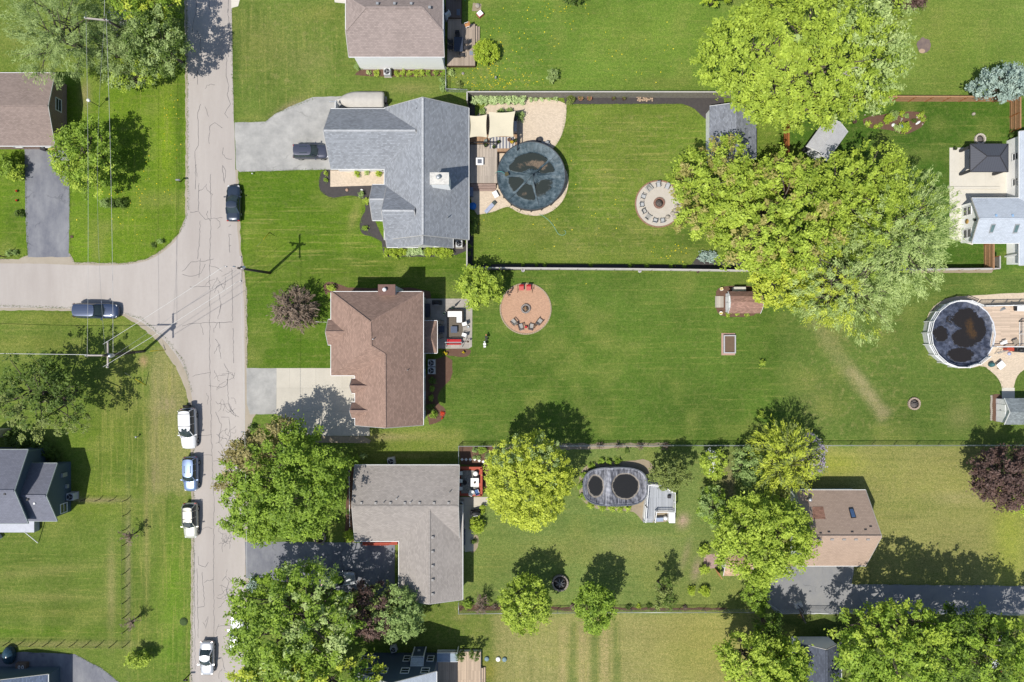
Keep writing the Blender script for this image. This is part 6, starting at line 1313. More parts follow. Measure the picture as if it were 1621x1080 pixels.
# covered boat on its trailer
bo = thing('covered_boat', 'boat under a beige canvas cover beside the gray garage', 'boat', W(573, 163)); n = 20
Lb, Wb = 6.2, 1.15; vs = []; K = 9
def hwid(x): return Wb*(1-max(0, (-x-.05)/.45)**2.2) if x < -.05 else Wb
for i in range(n+1):
    x = -.5+i/n; w_ = max(.02, hwid(x)) if x < .49 else Wb*.9
    for k in range(K):
        s_ = -1+2*k/(K-1); vs.append((x*Lb, s_*w_, 1.0+(1-abs(s_)**1.6)*(.45 if x > -.3 else .2+.25*(x+.5)/.2)*(1 if x < .45 else .8)))
    vs.append((x*Lb, w_*.8, .45)); vs.append((x*Lb, -w_*.8, .45))
K2 = K+2; fs = [(i*K2+k, (i+1)*K2+k, (i+1)*K2+(k+1) % K2, i*K2+(k+1) % K2) for i in range(n) for k in range(K2)]+[tuple(range(K2)), tuple(n*K2+k for k in range(K2))[::-1]]
b = B(); b.add(vs, fs, True); b.build('canvas_cover', mat('beige canvas', lit(216, 211, 202), .9, .12, 1.5, .1), bo)
b = B(); b.bar((-4.2, 0, .45), (3.0, 0, .45), .1)
for y in (-.8, .8): b.bar((-3, 0, .45), (-.5, y, .45), .08); b.bar((-.5, y, .45), (3.0, y, .45), .08)
b.build('trailer_frame', M_galv, bo)
for y in (-1.0, 1.0): b = B(); b.tube([(1.2, y-.1, .33), (1.2, y+.1, .33)], .33, 16); b.build('wheel', M_tyre, bo)
b = B(); b.box((3.3, -.15, .8), (.4, .35, .9)); b.build('outboard_motor', M_black, bo)

# ---------------------------------------------------------------- utility poles and wires
M_pole = mat('creosoted pole wood', (.09, .075, .065), .9, .35, 3, .3); M_arm = mat('gray crossarm', lit(206, 196, 188), .8, .2, 4, .2)
def pole(label, foot, top, h, arms, extra=True):
    f = W(*foot); t = W(*top, h); root = thing('utility_pole', label, 'utility pole', f); b = B(f); b.tube([f-Vector((0, 0, .2)), f.lerp(t, .5), t], [.19, .16, .13], 12); b.build('pole', M_pole, root)
    for (ax, ay, l) in arms:
        c = t-Vector((0, 0, .35 if ax else .9)); d = Vector((ax, ay, 0)).normalized()
        b = B(f); b.bar(c-d*l[0], c+d*l[1], .16, .14); cr = b.build('crossarm', M_arm, root)
        for u in (-l[0]+.12, l[1]-.12): q = c+d*u+Vector((0, 0, .08)); b = B(f); b.lathe(q, [(.03, 0), (.07, .05), (.05, .12), (.07, .18), (.03, .24)], 10); b.build('insulator', M_white, cr)
    return root
pole('wooden utility pole with T-shaped crossarms on the lawn at the left', (228, 556), (163.5, 563), 9.6, [(0, 1, (1.5, 1.7)), (-1, 0, (0, 2.3))])
pole('wooden utility pole leaning out over the road junction', (427, 432), (377, 424.5), 10.6, [(1, -.12, (1.6, .55)), (0, 1, (1.6, 1.5))])
pole('wooden utility pole with a crossarm at the top left among the willows', (222, 62), (165, 30), 9.8, [(-1, .1, (.3, 2.5))])
pt = bpy.data.objects['utility_pole.002']; b = B(pt.location); a = W(165, 30, 8.6); b.bar(a, W(175, 38, 8.0), .08); b.build('brace', M_galv, pt)
tr_ = bpy.data.objects['utility_pole']; b = B(tr_.location); q = W(176, 563, 8.3); b.lathe(q, [(.22, -.4), (.24, -.3), (.24, .4), (.1, .5)], 12); b.build('transformer', M_galv, tr_)
tr_ = bpy.data.objects['utility_pole.001']; b = B(tr_.location)
for (x, y) in ((371, 423), (379, 425), (386, 423)): b.lathe(W(x, y, 9.6), [(.12, -.25), (.14, -.2), (.14, .2), (.05, .3)], 10)
b.build('transformers', M_white, tr_)
M_wirem = mat('aluminium cable', (.50, .50, .48), .5, .05, 2, 0, metal=.2); M_wired = mat('dark cable', (.28, .29, .29), .6)
def wire(label, a, b_, ha, hb, r=.02, sag=.5, m=None):
    A, Bp = W(*a, ha), W(*b_, hb); pts = [A.lerp(Bp, t)-Vector((0, 0, sag*4*t*(1-t))) for t in np.linspace(0, 1, 25)]
    o = thing('power_line', label, 'power line', (A.x, A.y, 0)); b = B(o.location); b.tube(pts, r, 5); b.build('cable', m or M_wirem, o)
wire('thick pale cable running from the left pole to the left edge', (162, 562), (-160, 558), 9.0, 9.0, .034)
wire('pale cable from the upper arm of the left pole to the junction pole', (163, 545), (357, 420), 9.4, 10.2, .022, .3)
wire('pale cable from the lower arm of the left pole to the junction pole', (163, 581), (378, 445), 9.4, 10.0, .022, .3)
wire('thin slack cable between the two pale cables from the left pole', (170, 570), (374, 428), 8.6, 9.4, .014, .4, M_wired)
wire('leftmost of the three cables running up from the left pole', (138, 566), (136, 18), 9.3, 9.5, .014, .3)
wire('middle of the three cables running up from the left pole', (167, 560), (166, 33), 9.0, 9.4, .012, -1.5, M_wired)
wire('rightmost, brightest cable running up from the left pole', (179, 558), (168, 22), 8.6, 9.6, .018, .3)
wire('cable running along the road from the junction pole down to the bottom edge', (381, 440), (392, 1180), 10.0, 9.5, .018, .6)
wire('short cable leaving the top edge from the willow pole', (165, 26), (166, -120), 9.5, 9.5, .022, .1)
# guy markers, lamp, mailboxes
def guy(label, px, py, ex, ey):
    o = thing('guy_wire_marker', label, 'guy wire guard', W(px, py)); b = B(o.location); a = W(px, py); e = W(ex, ey, 1.9); b.tube([a, a.lerp(e, .5), e], .045, 6); b.build('sleeve', mat('yellow plastic', lit(216, 196, 40), .5), o); b = B(o.location); b.tube([e, W(ex*2-px, ey*2-py, 3.8)], .01, 4); b.build('cable', M_wired, o)
guy('yellow guy-wire guard on the lawn right of the left pole', 231, 610, 214, 600); guy('yellow guy-wire guard lying toward the road from the left pole', 262, 554, 238, 556)
guy('yellow guy-wire guard on the front lawn beside the junction pole shadow', 427, 368, 417, 379)
o = thing('lawn_light', 'round white lamp on a thin post beside the brick-gabled house', 'lamp', W(158, 169)); b = B(); b.tube([(0, 0, 0), (0, 0, 2.2)], .04, 8); b.build('post', M_black, o); b = B(); b.lathe((0, 0, 2.2), [(.1, 0), (.22, .1), (.22, .3), (.05, .4)], 14); b.build('lamp_head', M_white, o)
def mailbox(label, px, py, ang, m=M_gray):
    o = thing('mailbox', label, 'mailbox', W(px, py), R(ang)); b = B(); b.box((0, 0, .55), (.1, .1, 1.1)); b.build('post', M_brown, o)
    b = B(); b.box((.2, 0, 1.12), (.55, .2, .12)); b.tube([(-.07, 0, 1.18), (.47, 0, 1.18)], .1, 10); bx = b.build('box', m, o); b = B(); b.box((.3, .12, 1.28), (.05, .02, .14)); b.build('flag', M_tail, bx)
mailbox('gray mailbox on the verge left of the upper road', 286, 288, 0); mailbox('gray mailbox on the verge beside the roadside maple', 393, 683, 170, M_galv); mailbox('black mailbox at the left edge beside the junction', 10, 407, 190, M_black)
mailbox('dark mailbox on a post at the bottom road edge', 298, 1070, 0, M_black)
o = thing('satellite_post', 'thin post with a small white box on the lower left lawn', 'post', W(219, 691)); b = B(); b.tube([(0, 0, 0), (0, 0, .5)], .05, 8); b.lathe((0, 0, .5), [(.12, 0), (.12, .15), (.03, .2)], 10); b.build('cap', M_galv, o)
o = thing('porch_flag', 'small flag on a slanted pole at the left wall of the brown house', 'flag', W(522, 511)); b = B(); b.bar((.2, 0, 2.2), (-1.0, .05, 3.0), .035); b.build('pole', M_white, o); b = B(); b.box((-.6, 0, 2.6), (.8, .02, .5)); b.build('flag_cloth', mat('striped cloth', (.55, .25, .28), .9, .5, 6, .2, col2=(.2, .25, .45)), o)
# ---------------------------------------------------------------- things in the yards
M_red_c = mat('red cushion', lit(206, 50, 58), .85, .15, 3, .1); M_pink_c = mat('faded red seat', lit(220, 112, 108), .85, .15, 3, .1); M_whc = mat('white cushion', (.74, .74, .73), .85, .06, 3, .05)
M_gryc = mat('gray slat wood', lit(200, 198, 192), .8, .2, 5, .15); M_dkc = mat('dark wicker', (.05, .04, .035), .8, .3, 8, .2); M_tanc = mat('tan sling', lit(170, 156, 138), .8, .15, 4, .1); M_stone_b = mat('pale stones', lit(206, 196, 180), .9, .25, 5, .3)
M_ash = mat('ash and charcoal', (.16, .14, .13), .95, .5, 8, .4); M_logs = mat('split logs', lit(190, 150, 112), .9, .4, 6, .3); M_pot = mat('terracotta pot', lit(180, 128, 104), .8, .2, 4, .1)
def adirondack(label, px, py, face, m=M_gryc, frame=None, group=None, z=0.02, s=1.0, name='lawn_chair'):
    """face: heading of the sitter in degrees"""
    o = thing(name, label, 'chair', W(px, py)+Vector((0, 0, z)), R(face), group); f = frame or m; k = s
    b = B()
    for i in range(5): b.box((.26*k-.13*k*i+.02, 0, (.36-.03*i)*k), (.11*k, .52*k, .025))
    b.build('seat', m, o); b = B()
    for i in range(5): b.bar((-.24*k, (-.2+.1*i)*k, .26*k), (-.52*k, (-.22+.11*i)*k, (.92-.03*abs(i-2))*k), .09*k, .02)
    b.build('backrest', m, o)
    for sd in (-1, 1):
        b = B(); b.bar((-.42*k, sd*.31*k, .56*k), (.32*k, sd*.33*k, .56*k), .11*k, .025); b.build('armrest', f, o)
        b = B(); b.box((.28*k, sd*.29*k, .28*k), (.08, .04, .56*k)); b.build('leg', f, o)
        b = B(); b.bar((.3*k, sd*.26*k, .34*k), (-.55*k, sd*.26*k, .02), .04, .1); b.build('leg', f, o)
    return o
def patio_chair(label, px, py, face, m=M_tanc, frame=M_black, group=None, z=.02):
    o = thing('patio_chair', label, 'chair', W(px, py)+Vector((0, 0, z)), R(face), group)
    b = B(); b.box((0, 0, .42), (.5, .5, .06)); b.build('seat', m, o); b = B(); b.bar((-.25, 0, .42), (-.38, 0, .95), .5, .05, up=Vector((1, 0, .2))); b.build('backrest', m, o)
    for sx in (-1, 1):
        b = B(); b.bar((-.28, sx*.29, .62), (.26, sx*.29, .62), .05, .03); b.build('armrest', frame, o)
        for sy in (-1, 1): b = B(); b.box((sx*.24, sy*.27, .3), (.035, .035, .6 if sx else .4)); b.build('leg', frame, o)
    return o
def table(label, px, py, w_, d, h, mt, rz=0, z=.02, round_=False, leg=M_black, name='patio_table'):
    o = thing(name, label, 'table', W(px, py, z), R(rz)); b = B()
    if round_: b.lathe((0, 0, h-.04), [(w_/2-.02, 0), (w_/2, .02), (w_/2-.01, .045)], 28)
    else: b.box((0, 0, h-.02), (w_, d, .05))
    b.build('tabletop', mt, o)
    for sx in (-1, 1):
        for sy in (-1, 1): b = B(); b.box((sx*w_*.36, sy*(w_ if round_ else d)*.36, h/2-.03), (.05, .05, h-.06)); b.build('leg', leg, o)
    return o
def firepit(label, px, py, r, m=M_stone_b, name='fire_pit', hgt=.3, n=16, seed=1, fill=True):
    o = thing(name, label, 'fire pit', W(px, py)); rn = random.Random(seed); b = B()
    for c_ in range(2):
        for k in range(n): a = 2*math.pi*(k+.5*c_)/n; b.box((r*math.cos(a), r*math.sin(a), .02+hgt*(c_+.5)/2), (2*math.pi*r/n*.92, .2+rn.uniform(-.02, .03), hgt/2*.95), a+math.pi/2)
    b.build('stone_ring', m, o); b = B(); b.lathe((0, 0, 0), [(r-.05, .06), (r*.4, .1), (.02, .13)], 20); b.build('ash_bed', M_ash, o)
    if fill:
        b = B()
        for k in range(6): a = rn.uniform(0, 3.14); c0 = Vector((rn.uniform(-.15, .15), rn.uniform(-.15, .15), .16+.04*k)); d = Vector((math.cos(a), math.sin(a), .1))*r*.55; b.tube([c0-d, c0+d], .05, 6)
        b.build('firewood', M_logs if seed % 2 else M_ash, o)
    return o
def disc(name, px, py, r, m, z=.03, n=64, jit=.03, ring=None):
    b = B(); c = W(px, py); rn = random.Random(int(px)); pts = [(c.x+(r+rn.uniform(-jit, jit))*math.cos(2*math.pi*k/n), c.y+(r+rn.uniform(-jit, jit))*math.sin(2*math.pi*k/n)) for k in range(n)]
    b.prism(pts, -.02, z); o = b.build(name, m); o['kind'] = 'structure'
    if ring:
        b = B(); k_ = int(2*math.pi*r/.32)
        for k in range(k_): a = 2*math.pi*k/k_; b.box((c.x+r*math.cos(a), c.y+r*math.sin(a), .04), (.3, .17, .12), a+math.pi/2)
        b.build('edging', ring, o)
    return o
# brick fire circle
disc('fire_circle', 832, 489, 3.33, M_red_pav, .026, ring=mat('tan edging', lit(196, 176, 150), .9, .2, 5, .2)); firepit('gray stone fire pit in the middle of the terracotta circle', 832, 489, .52, mat('gray stones', lit(176, 168, 162), .9, .25, 5, .3), seed=3)
for i, (x, y, f) in enumerate(((813, 509.5, 130), (824.5, 517, 105), (841, 517, 78), (854, 509, 52))):
    adirondack('gray slatted chair in the arc at the terracotta circle, %s from the left' % ORD[i], x, y, f, M_gryc, M_brown, 'chairs round the terracotta circle')
sw = thing('patio_glider', 'two-seat glider with red seats at the top of the terracotta circle', 'glider', W(831, 457), R(-90))
for y in (-.48, .48):
    b = B(); b.box((0, y, .45), (.55, .62, .07)); b.build('seat', M_pink_c, sw); b = B(); b.bar((-.27, y, .45), (-.42, y, 1.0), .6, .05, up=Vector((1, 0, .2))); b.build('backrest', M_red_c, sw)
for y in (-.95, .95): b = B(); b.bar((-.6, y, .03), (.6, y, .03), .05); b.bar((-.5, y, .03), (-.1, y, .95), .04); b.bar((.5, y, .03), (-.1, y, .65), .04); b.bar((-.1, y, .65), (.3, y, .65), .05); b.build('side_frame', M_brown, sw)
table('tiny side table between the two left gray chairs', 818.5, 513, .35, .35, .45, M_brown, 20); table('small red-topped table between the two middle gray chairs', 832.5, 518, .28, .28, .45, M_red_c)
table('tiny side table between the two right gray chairs', 848, 514, .35, .35, .45, M_brown, -20)
# pale fire circle
disc('fire_circle', 1042.5, 323, 3.05, asphalt('pale crushed stone', lit(228, 220, 208), lit(204, 192, 176), .5, 1.5, .4), .026, ring=mat('reddish edging', lit(180, 140, 116), .9, .3, 5, .2)); firepit('brick-ringed fire pit in the middle of the pale stone circle', 1043, 322, .62, mat('brick ring', lit(172, 132, 116), .9, .3, 5, .3), seed=4)
for i, (x, y, f) in enumerate(((1041, 294, -82), (1027, 300, -52), (1017.5, 312.5, -20), (1015, 325, 5), (1018.5, 335.5, 28), (1025, 344, 52), (1036, 350, 76), (1047.5, 350, 98), (1055, 297, -112))):
    (adirondack if i in (1, 5) else patio_chair)('gray outdoor chair around the pale fire circle, %s counter-clockwise from the top' % ORD[i], x, y, f, M_gryc if i in (1, 4, 5) else mat('silver sling', lit(204, 206, 208), .7, .15, 3, .1), M_black if i not in (1, 5) else M_gryc, group='chairs round the pale fire circle')
o = thing('log_pile', 'heap of pale boulders at the maple edge of the pale fire circle', 'rock pile', W(1066, 336)); rn = random.Random(2)
for k in range(9): b = B(); q = Vector((rn.uniform(-.9, .9), rn.uniform(-.8, .8), .2)); b.lathe(q, [(.15, -.2), (.32, -.05), (.3, .12), (.1, .22)], 8, 1, .8); b.build('boulder', M_stone_b, o)
o.name = 'rock_pile'
# other fire pits
firepit('round stone fire ring full of ash between the two round trees', 886.5, 922, .98, mat('fieldstones', lit(182, 170, 158), .9, .3, 5, .3), n=22, seed=6, hgt=.4)
o = bpy.data.objects['fire_pit.002']; b = B(); [b.tube([(.75*math.cos(a), .75*math.sin(a), .15), (0, 0, .75)], .06, 5) for a in (0, .9, 1.8, 2.7, 3.6, 4.6, 5.5)]; b.build('stacked_logs', mat('gray logs', (.30, .29, .30), .9, .4, 5, .3), o)
firepit('lone fire ring on the right lawn left of the gray shed', 1446, 639, .72, mat('tan ring stones', lit(200, 180, 160), .9, .2, 5, .2), n=18, seed=8, hgt=.25)
firepit('small fire ring in the grass at the tip of the lilac', 1299, 728.5, .48, n=12, seed=9, hgt=.22)
firepit('stone ring behind the gazebo', 1550, 221, .62, mat('white stones', lit(226, 216, 200), .9, .15, 5, .2), n=14, seed=10, hgt=.3, fill=False)
firepit('stone tree ring on the small front lawn beside the black driveway of the taupe house', 506.5, 851, .72, mat('tan blocks', lit(196, 176, 156), .9, .2, 5, .2), name='stone_ring', n=16, seed=11, hgt=.3, fill=False)
o = thing('burn_scar', 'patch of gray ash from an old fire on the wide upper right lawn', 'ash patch', W(1463, 72)); b = B(); rn = random.Random(4); b.prism([((.95+rn.uniform(-.15, .12))*math.cos(a), (1.0+rn.uniform(-.15, .12))*math.sin(a)) for a in np.linspace(0, 6.1, 26)], -.01, .02); b.build('ash', asphalt('ash', lit(134, 118, 116), lit(186, 164, 140), .6, 1.5, .5), o)
b = B(); b.prism([(-.3+.4*math.cos(a), -.75+.3*math.sin(a)) for a in np.linspace(0, 6, 12)], -.01, .03); b.build('pale_ash', mat('pale ash', lit(214, 186, 156), .95, .2, 4, .3), o)
b = B(); rn = random.Random(8); pts = [W(1011+rn.uniform(-1, 1)+10*math.cos(a)*1.25, 156+5*math.sin(a)+rn.uniform(-.6, .6)) for a in np.linspace(0, 6.1, 24)]
o = thing('rock_pile', 'pile of pale river stones in the black mulch below the board fence', 'rock pile', W(1019, 156))
for k in range(42): b = B() if k == 0 else b; q = Vector((rn.uniform(-1.15, 1.15), rn.uniform(-.38, .38), .1+rn.uniform(0, .12))); b.lathe(q, [(.05, -.1), (.13, -.02), (.11, .06), (.03, .1)], 7, rn.uniform(.8, 1.4), 1, rz=rn.uniform(0, 3)); 
b.build('stones', mat('river stones', lit(214, 186, 158), .9, .3, 9, .2), o)
# pots and small garden pieces
def pot(label, px, py, r=.25, z=0, m=None, plant='lime', name='flower_pot'):
    o = thing(name, label, 'pot', W(px, py, z)); b = B(); b.lathe((0, 0, 0), [(r*.7, 0), (r, r*1.5), (r*1.08, r*1.5), (r*1.08, r*1.65), (r*.9, r*1.65), (r*.88, r*1.4), (.02, r*1.4)], 20); b.build('pot', m or M_pot, o)
    if plant: rs = np.random.RandomState(int(px)); c = rs.normal(size=(40, 3))*[r*.45, r*.45, r*.3]+[0, 0, r*1.9]; link('foliage', leaf_mesh('foliage', c, rs.normal(size=(40, 3))+[0, 0, 1], np.full(40, .07), rs.rand(40), .5), GR[plant], o)
for i, (x, y) in enumerate(((918.5, 157.5), (932.5, 157.5), (970.5, 157.5), (987, 157.5))): pot('round pot in the black bed along the board fence, %s from the left' % ORD[i], x, y, .32 if i < 2 else .25, 0, M_pot if i < 2 else M_brown, 'olive')
pot('white-rimmed pot of orange flowers at the upper left of the shed bed', 1141, 458, .22, 0, M_white, 'yellow'); pot('white-rimmed pot of orange flowers at the lower left of the shed bed', 1140, 496, .22, 0, M_white, 'yellow')
for i, (x, y) in enumerate(((703, 558), (707, 560), (734, 558))): pot('yellow flowers in the bed below the gray stone patio, %s from the left' % ORD[i], x, y, .18, 0, M_brown, 'yellow')
pot('small pot of flowers below the board fence above the terracotta circle', 828, 428.5, .2, 0, M_white, 'lilac'); pot('small pot of flowers at the board fence, the middle of three', 1012, 429.5, .2, 0, M_white, 'lilac'); pot('small pot at the foot of the board fence, nearest the big maples', 1104, 430.5, .18, 0, M_brown, 'plum')
pot('pot in the grass left of the rock garden', 1351, 194, .25, 0, M_brown, 'plum'); pot('dark planter at the corner of the pale concrete patio', 1510, 236, .22, .02, M_black, 'dark')
for i, (x, y) in enumerate(((28, 303), (28, 318))): pot('red flower clump on the grass left of the black driveway, %s' % ('upper one' if i == 0 else 'lower one'), x, y, .14, 0, M_brown, 'red')
pot('red plant pot at the end of the mulch bed behind the brown house', 700, 662, .12, 0, M_brown, 'red')
def lump(name, label, cat, px, py, r, m, h=None, sy=1, rz=0, z=0):
    o = thing(name, label, cat, W(px, py, z), R(rz)); b = B(); h = h or r; b.lathe((0, 0, 0), [(r*.8, -.02), (r, h*.3), (r*.8, h*.75), (r*.3, h), (.01, h*1.02)], 14, 1, sy); b.build('body', m, o); return o
lump('garden_rock', 'pinkish rock in the black mulch of the gray house', 'rock', 549.5, 301, .22, mat('pink rock', lit(206, 170, 146), .9)); lump('garden_rock', 'white garden ornament in the black mulch near the walkway', 'ornament', 573, 301, .22, M_white, .3, .6)
lump('garden_statue', 'small gray statue on the dandelion lawn above the board fence', 'statue', 785, 124, .16, M_galv, .6); lump('garden_ring', 'white ring ornament on the lawn beside the chain-link corner', 'ornament', 733, 116.5, .2, mat('speckled white', lit(190, 184, 176), .9, .4, 9, .3), .15)
lump('garden_urn', 'pale urn in the middle of the cedar-fenced lawn', 'urn', 1540, 181, .22, M_stone_b, .4); lump('garden_rock', 'white stone among the plants of the rock garden, the left one', 'rock', 1413.5, 198.5, .26, M_white, .3); lump('garden_rock', 'oblong white stone at the right of the rock garden', 'rock', 1453, 194.5, .16, M_white, .2, 2.6, -55)
o = thing('bird_bath', 'blue-watered bird bath in the rock garden', 'bird bath', W(1424.5, 203)); b = B(); b.lathe((0, 0, 0), [(.15, 0), (.07, .1), (.07, .6), (.25, .68), (.28, .75), (.24, .72), (.02, .68)], 18); b.build('basin', M_gray, o); b = B(); b.lathe((0, 0, .725), [(.23, 0), (.01, .001)], 18); b.build('water', mat('blue water', (.12, .28, .42), .1), o)
rn = random.Random(14)
for i in range(16): 
    x, y = rn.uniform(1370, 1460), rn.uniform(179, 205)
    if abs(x-1415) < 30 and y > 200: continue
    lump('garden_rock', 'small pale stone edging the rock garden', 'rock', x if i % 2 else rn.choice([1369, 1371, 1375, 1460]), y, rn.uniform(.08, .15), M_stone_b, .12)
for o in list(C.objects):
    if o.get('label') == 'small pale stone edging the rock garden': o['group'] = 'edging stones of the rock garden'
# AC units
def ac(label, px, py, rz=0, s=.85, h=.85, m=M_gray):
    o = thing('air_conditioner', label, 'air conditioner', W(px, py), R(rz)); b = B(); b.box((0, 0, .04), (s+.15, s+.15, .08)); b.build('pad', M_stone_b, o)
    b = B(); b.box((0, 0, .08+h/2), (s, s, h)); b.build('casing', mat('light gray casing', (.50, .51, .52), .5, .1, 4, .05), o); b = B(); b.lathe((0, 0, .08+h), [(s*.43, 0), (s*.43, .03), (s*.36, .035), (.02, .02)], 20); b.build('grille', M_blk_shade, o)
    b = B(); [b.bar((0, 0, h+.13), (s*.4*math.cos(a), s*.4*math.sin(a), h+.13), .05, .02) for a in (0, 2.09, 4.19)]; b.build('fan_guard', M_galv, o)
ac('air conditioner on the gravel below the white house wall', 614.5, 117.5); ac('air conditioner tucked beside the corner of the gray house fence', 727.5, 387.5)
ac('upper of two air conditioners behind the brown house', 684, 574.5); ac('lower of two air conditioners behind the brown house', 684, 586.5); ac('air conditioner on the shaded upper side of the taupe house', 620.5, 729, 10)
ac('air conditioner against the navy gable of the slate blue house', 119, 784, 0, .9, 1.0); ac('air conditioner in the shade above the navy house', 624, 1025, 20, .7, .7); ac('white heat pump at the left of the concrete walk by the taupe house', 729.5, 796.5, 0, .75, .8, M_white)
# shade sails
def sail(label, c4, hs, sagk=.10):
    P = [W(x, y, h) for (x, y), h in zip(c4, hs)]; o = thing('shade_sail', label, 'shade sail', W(*c4[0])); n = 14; vs = []; cen = sum(P, Vector())/4
    for j in range(n+1):
        for i in range(n+1):
            u, v = i/n, j/n; p = P[0].lerp(P[1], u).lerp(P[3].lerp(P[2], u), v); eu, ev = 4*u*(1-u), 4*v*(1-v)
            p = p+(cen-p)*Vector((1, 1, 0)).length*0; q = p.copy(); q.x += (cen.x-p.x)*sagk*ev*abs(2*u-1); q.y += (cen.y-p.y)*sagk*eu*abs(2*v-1); q.z -= .12*eu*ev; vs.append(q-o.location)
    me = bpy.data.meshes.new('sail_cloth'); me.from_pydata([tuple(v) for v in vs], [], [(j*(n+1)+i, j*(n+1)+i+1, (j+1)*(n+1)+i+1, (j+1)*(n+1)+i) for j in range(n) for i in range(n)]); me.polygons.foreach_set('use_smooth', [True]*n*n)
    link('sail_cloth', me, mat('cream sail cloth', lit(232, 222, 194), .9, .05, 1, .05), o)
    for p in P[1:3]: b = B(o.location); f = Vector((p.x, p.y, 0)); b.tube([f, p+Vector((0, 0, .1))], .05, 8); b.build('post', M_black, o)
sail('smaller cream shade sail against the wall of the gray house', [(743.5,183),(771,181),(771,218),(743.5,218)], [2.9,3.0,2.9,2.9]); sail('larger cream shade sail beside the smaller one', [(773.5,177),(816,176),(813,217),(772.5,219)], [3.1,3.0,3.0,3.0])
table('square white-rimmed fire table on the tan plank deck', 759.5, 257, .95, .95, .45, M_whc, 0, .75, name='fire_table'); o = bpy.data.objects['fire_table']; b = B(); b.box((0, 0, .47), (.55, .55, .03)); b.build('burner_lid', mat('slate lid', (.13, .14, .17), .6), o)
for i, (x, y, m, pl) in enumerate(((769, 224.5, M_galv, 'blue'), (769, 231.5, M_black, 'dark'), (782, 234, M_black, 'dark'), (789, 226, M_black, 'dark'), (810, 226, M_pot, 'yellow'), (815, 224, M_black, 'dark'), (806, 222.5, M_pot, 'bare'))):
    pot('potted plant grouped at the deck steps of the green pool, %s from the left' % ORD[i], x, y, .22, .82, m, pl)
o = thing('kettle_grill', 'gas grill with a gray side shelf at the edge of the raised deck', 'grill', W(816, 200, .8)); b = B(); b.box((0, 0, .45), (.55, 1.9, .9)); b.build('cabinet', mat('gray counter', (.30, .31, .32), .5, .1, 3, .05), o); b = B(); b.lathe((0, .7, .9), [(.3, 0), (.28, .2), (.1, .3)], 14); b.build('lid', M_black, o); o.name = 'outdoor_counter'; o['category'] = 'counter'; o['label'] = 'gray outdoor counter with a black burner at the edge of the raised deck'
o = thing('barrel', 'blue round tub lid at the corner of the gray house patio', 'tub', W(749, 328)); b = B(); b.lathe((0, 0, 0), [(.4, 0), (.46, .7), (.48, .72), (.46, .78), (.02, .82)], 28); b.build('tub', mat('bright blue plastic', lit(40, 130, 216), .4), o)
o = thing('sun_lounger', 'pale blue lounge chair lying on the stone patio below the deck', 'lounger', W(776, 329), R(48)); b = B(); b.box((0, 0, .3), (1.15, .5, .08)); b.box((-.72, 0, .33), (.4, .46, .07)); b.build('bed', mat('pale blue cushion', lit(188, 196, 220), .8), o); b = B(); b.box((.78, 0, .25), (.4, .5, .3)); b.build('head_box', mat('dark green box', (.06, .08, .07), .7), o)
for sx in (-.5, .5):
    for sy in (-.2, .2): b = B(); b.box((sx, sy, .14), (.05, .05, .28)); b.build('leg', M_gray, o)
table('white folding table with crossed legs on the patio beside the green pool', 784.5, 309, .85, .62, .5, M_whc, -62); o = thing('spa_box', 'slate blue cabinet against the shaded wall of the gray house', 'cabinet', W(746, 306)); b = B(); b.box((0, 0, .5), (.55, 1.1, 1.0), 0, .92); b.box((0, 0, 1.03), (.58, 1.14, .05)); b.build('cabinet', mat('slate blue plastic', lit(120, 132, 156), .5), o)
o = thing('garden_hose', 'pale green hose snaking over the lawn below the pool', 'hose', W(855, 340)); b = B(o.location); P = [W(*p, .05) for p in ((853,339),(860,342),(868,348),(876,357),(881,366),(884,371),(890,373),(895,371),(896,367),(892,364))]; b.tube([P[0].lerp(P[0], 0)]+smooth_poly(P, 1)[:-2], .035, 5); b.build('hose', mat('mint hose', lit(150, 200, 168), .6), o)
# gray stone patio furniture
o = thing('corner_sofa', 'white-cushioned corner sofa on the gray stone patio', 'sofa', W(720, 503)); b = B(o.location)
for (x0, y0, x1, y1) in ((709, 493, 732, 502), (723, 502, 732, 511)): a, c_ = W(x0, y1), W(x1, y0); b.box(((a.x+c_.x)/2, (a.y+c_.y)/2, .42), (c_.x-a.x-.05, c_.y-a.y-.02, .18))
b.build('seat_cushions', M_whc, o); b = B(o.location)
for (x0, y0, x1, y1) in ((708, 492, 733, 502.5), (722, 502.5, 733, 512)): a, c_ = W(x0, y1), W(x1, y0); b.box(((a.x+c_.x)/2, (a.y+c_.y)/2, .2), (c_.x-a.x, c_.y-a.y, .3))
b.build('frame', M_dkc, o); b = B(o.location); a, c_, e = W(708, 491.5), W(733.5, 491.5), W(733.5, 511); b.bar(a+Vector((0, 0, .55)), c_+Vector((0, 0, .55)), .12, .5); b.bar(c_+Vector((0, 0, .55)), e+Vector((0, 0, .55)), .12, .5); b.build('backrest', M_dkc, o)
b = B(); a = W(720, 518, .025); b.box(a, (2.1, 2.9, .015)); o = b.build('rug', mat('dark brown rug', lit(128, 118, 106), .95, .2, 6, .2)); tag(o, 'brown outdoor rug under the square table on the gray stone patio', 'rug')
table('square slate table on the brown patio rug', 719, 522, .85, .85, .42, mat('slate tabletop', lit(88, 100, 124), .5, .1, 3, .1), 0, .04)
patio_chair('upper white chair on the right of the slate table', 735, 513.5, 195, M_whc, M_dkc); patio_chair('lower white chair on the right of the slate table', 734.5, 530.5, 165, M_whc, M_dkc)
patio_chair('upper tan chair in the shade left of the slate table', 699.5, 511, -15, M_tanc, M_black); patio_chair('lower tan chair in the shade left of the slate table', 699, 532, 15, M_tanc, M_black); table('dark low table between the two tan shaded chairs', 699, 521.5, .85, .85, .45, mat('blue black tabletop', (.05, .06, .09), .5))
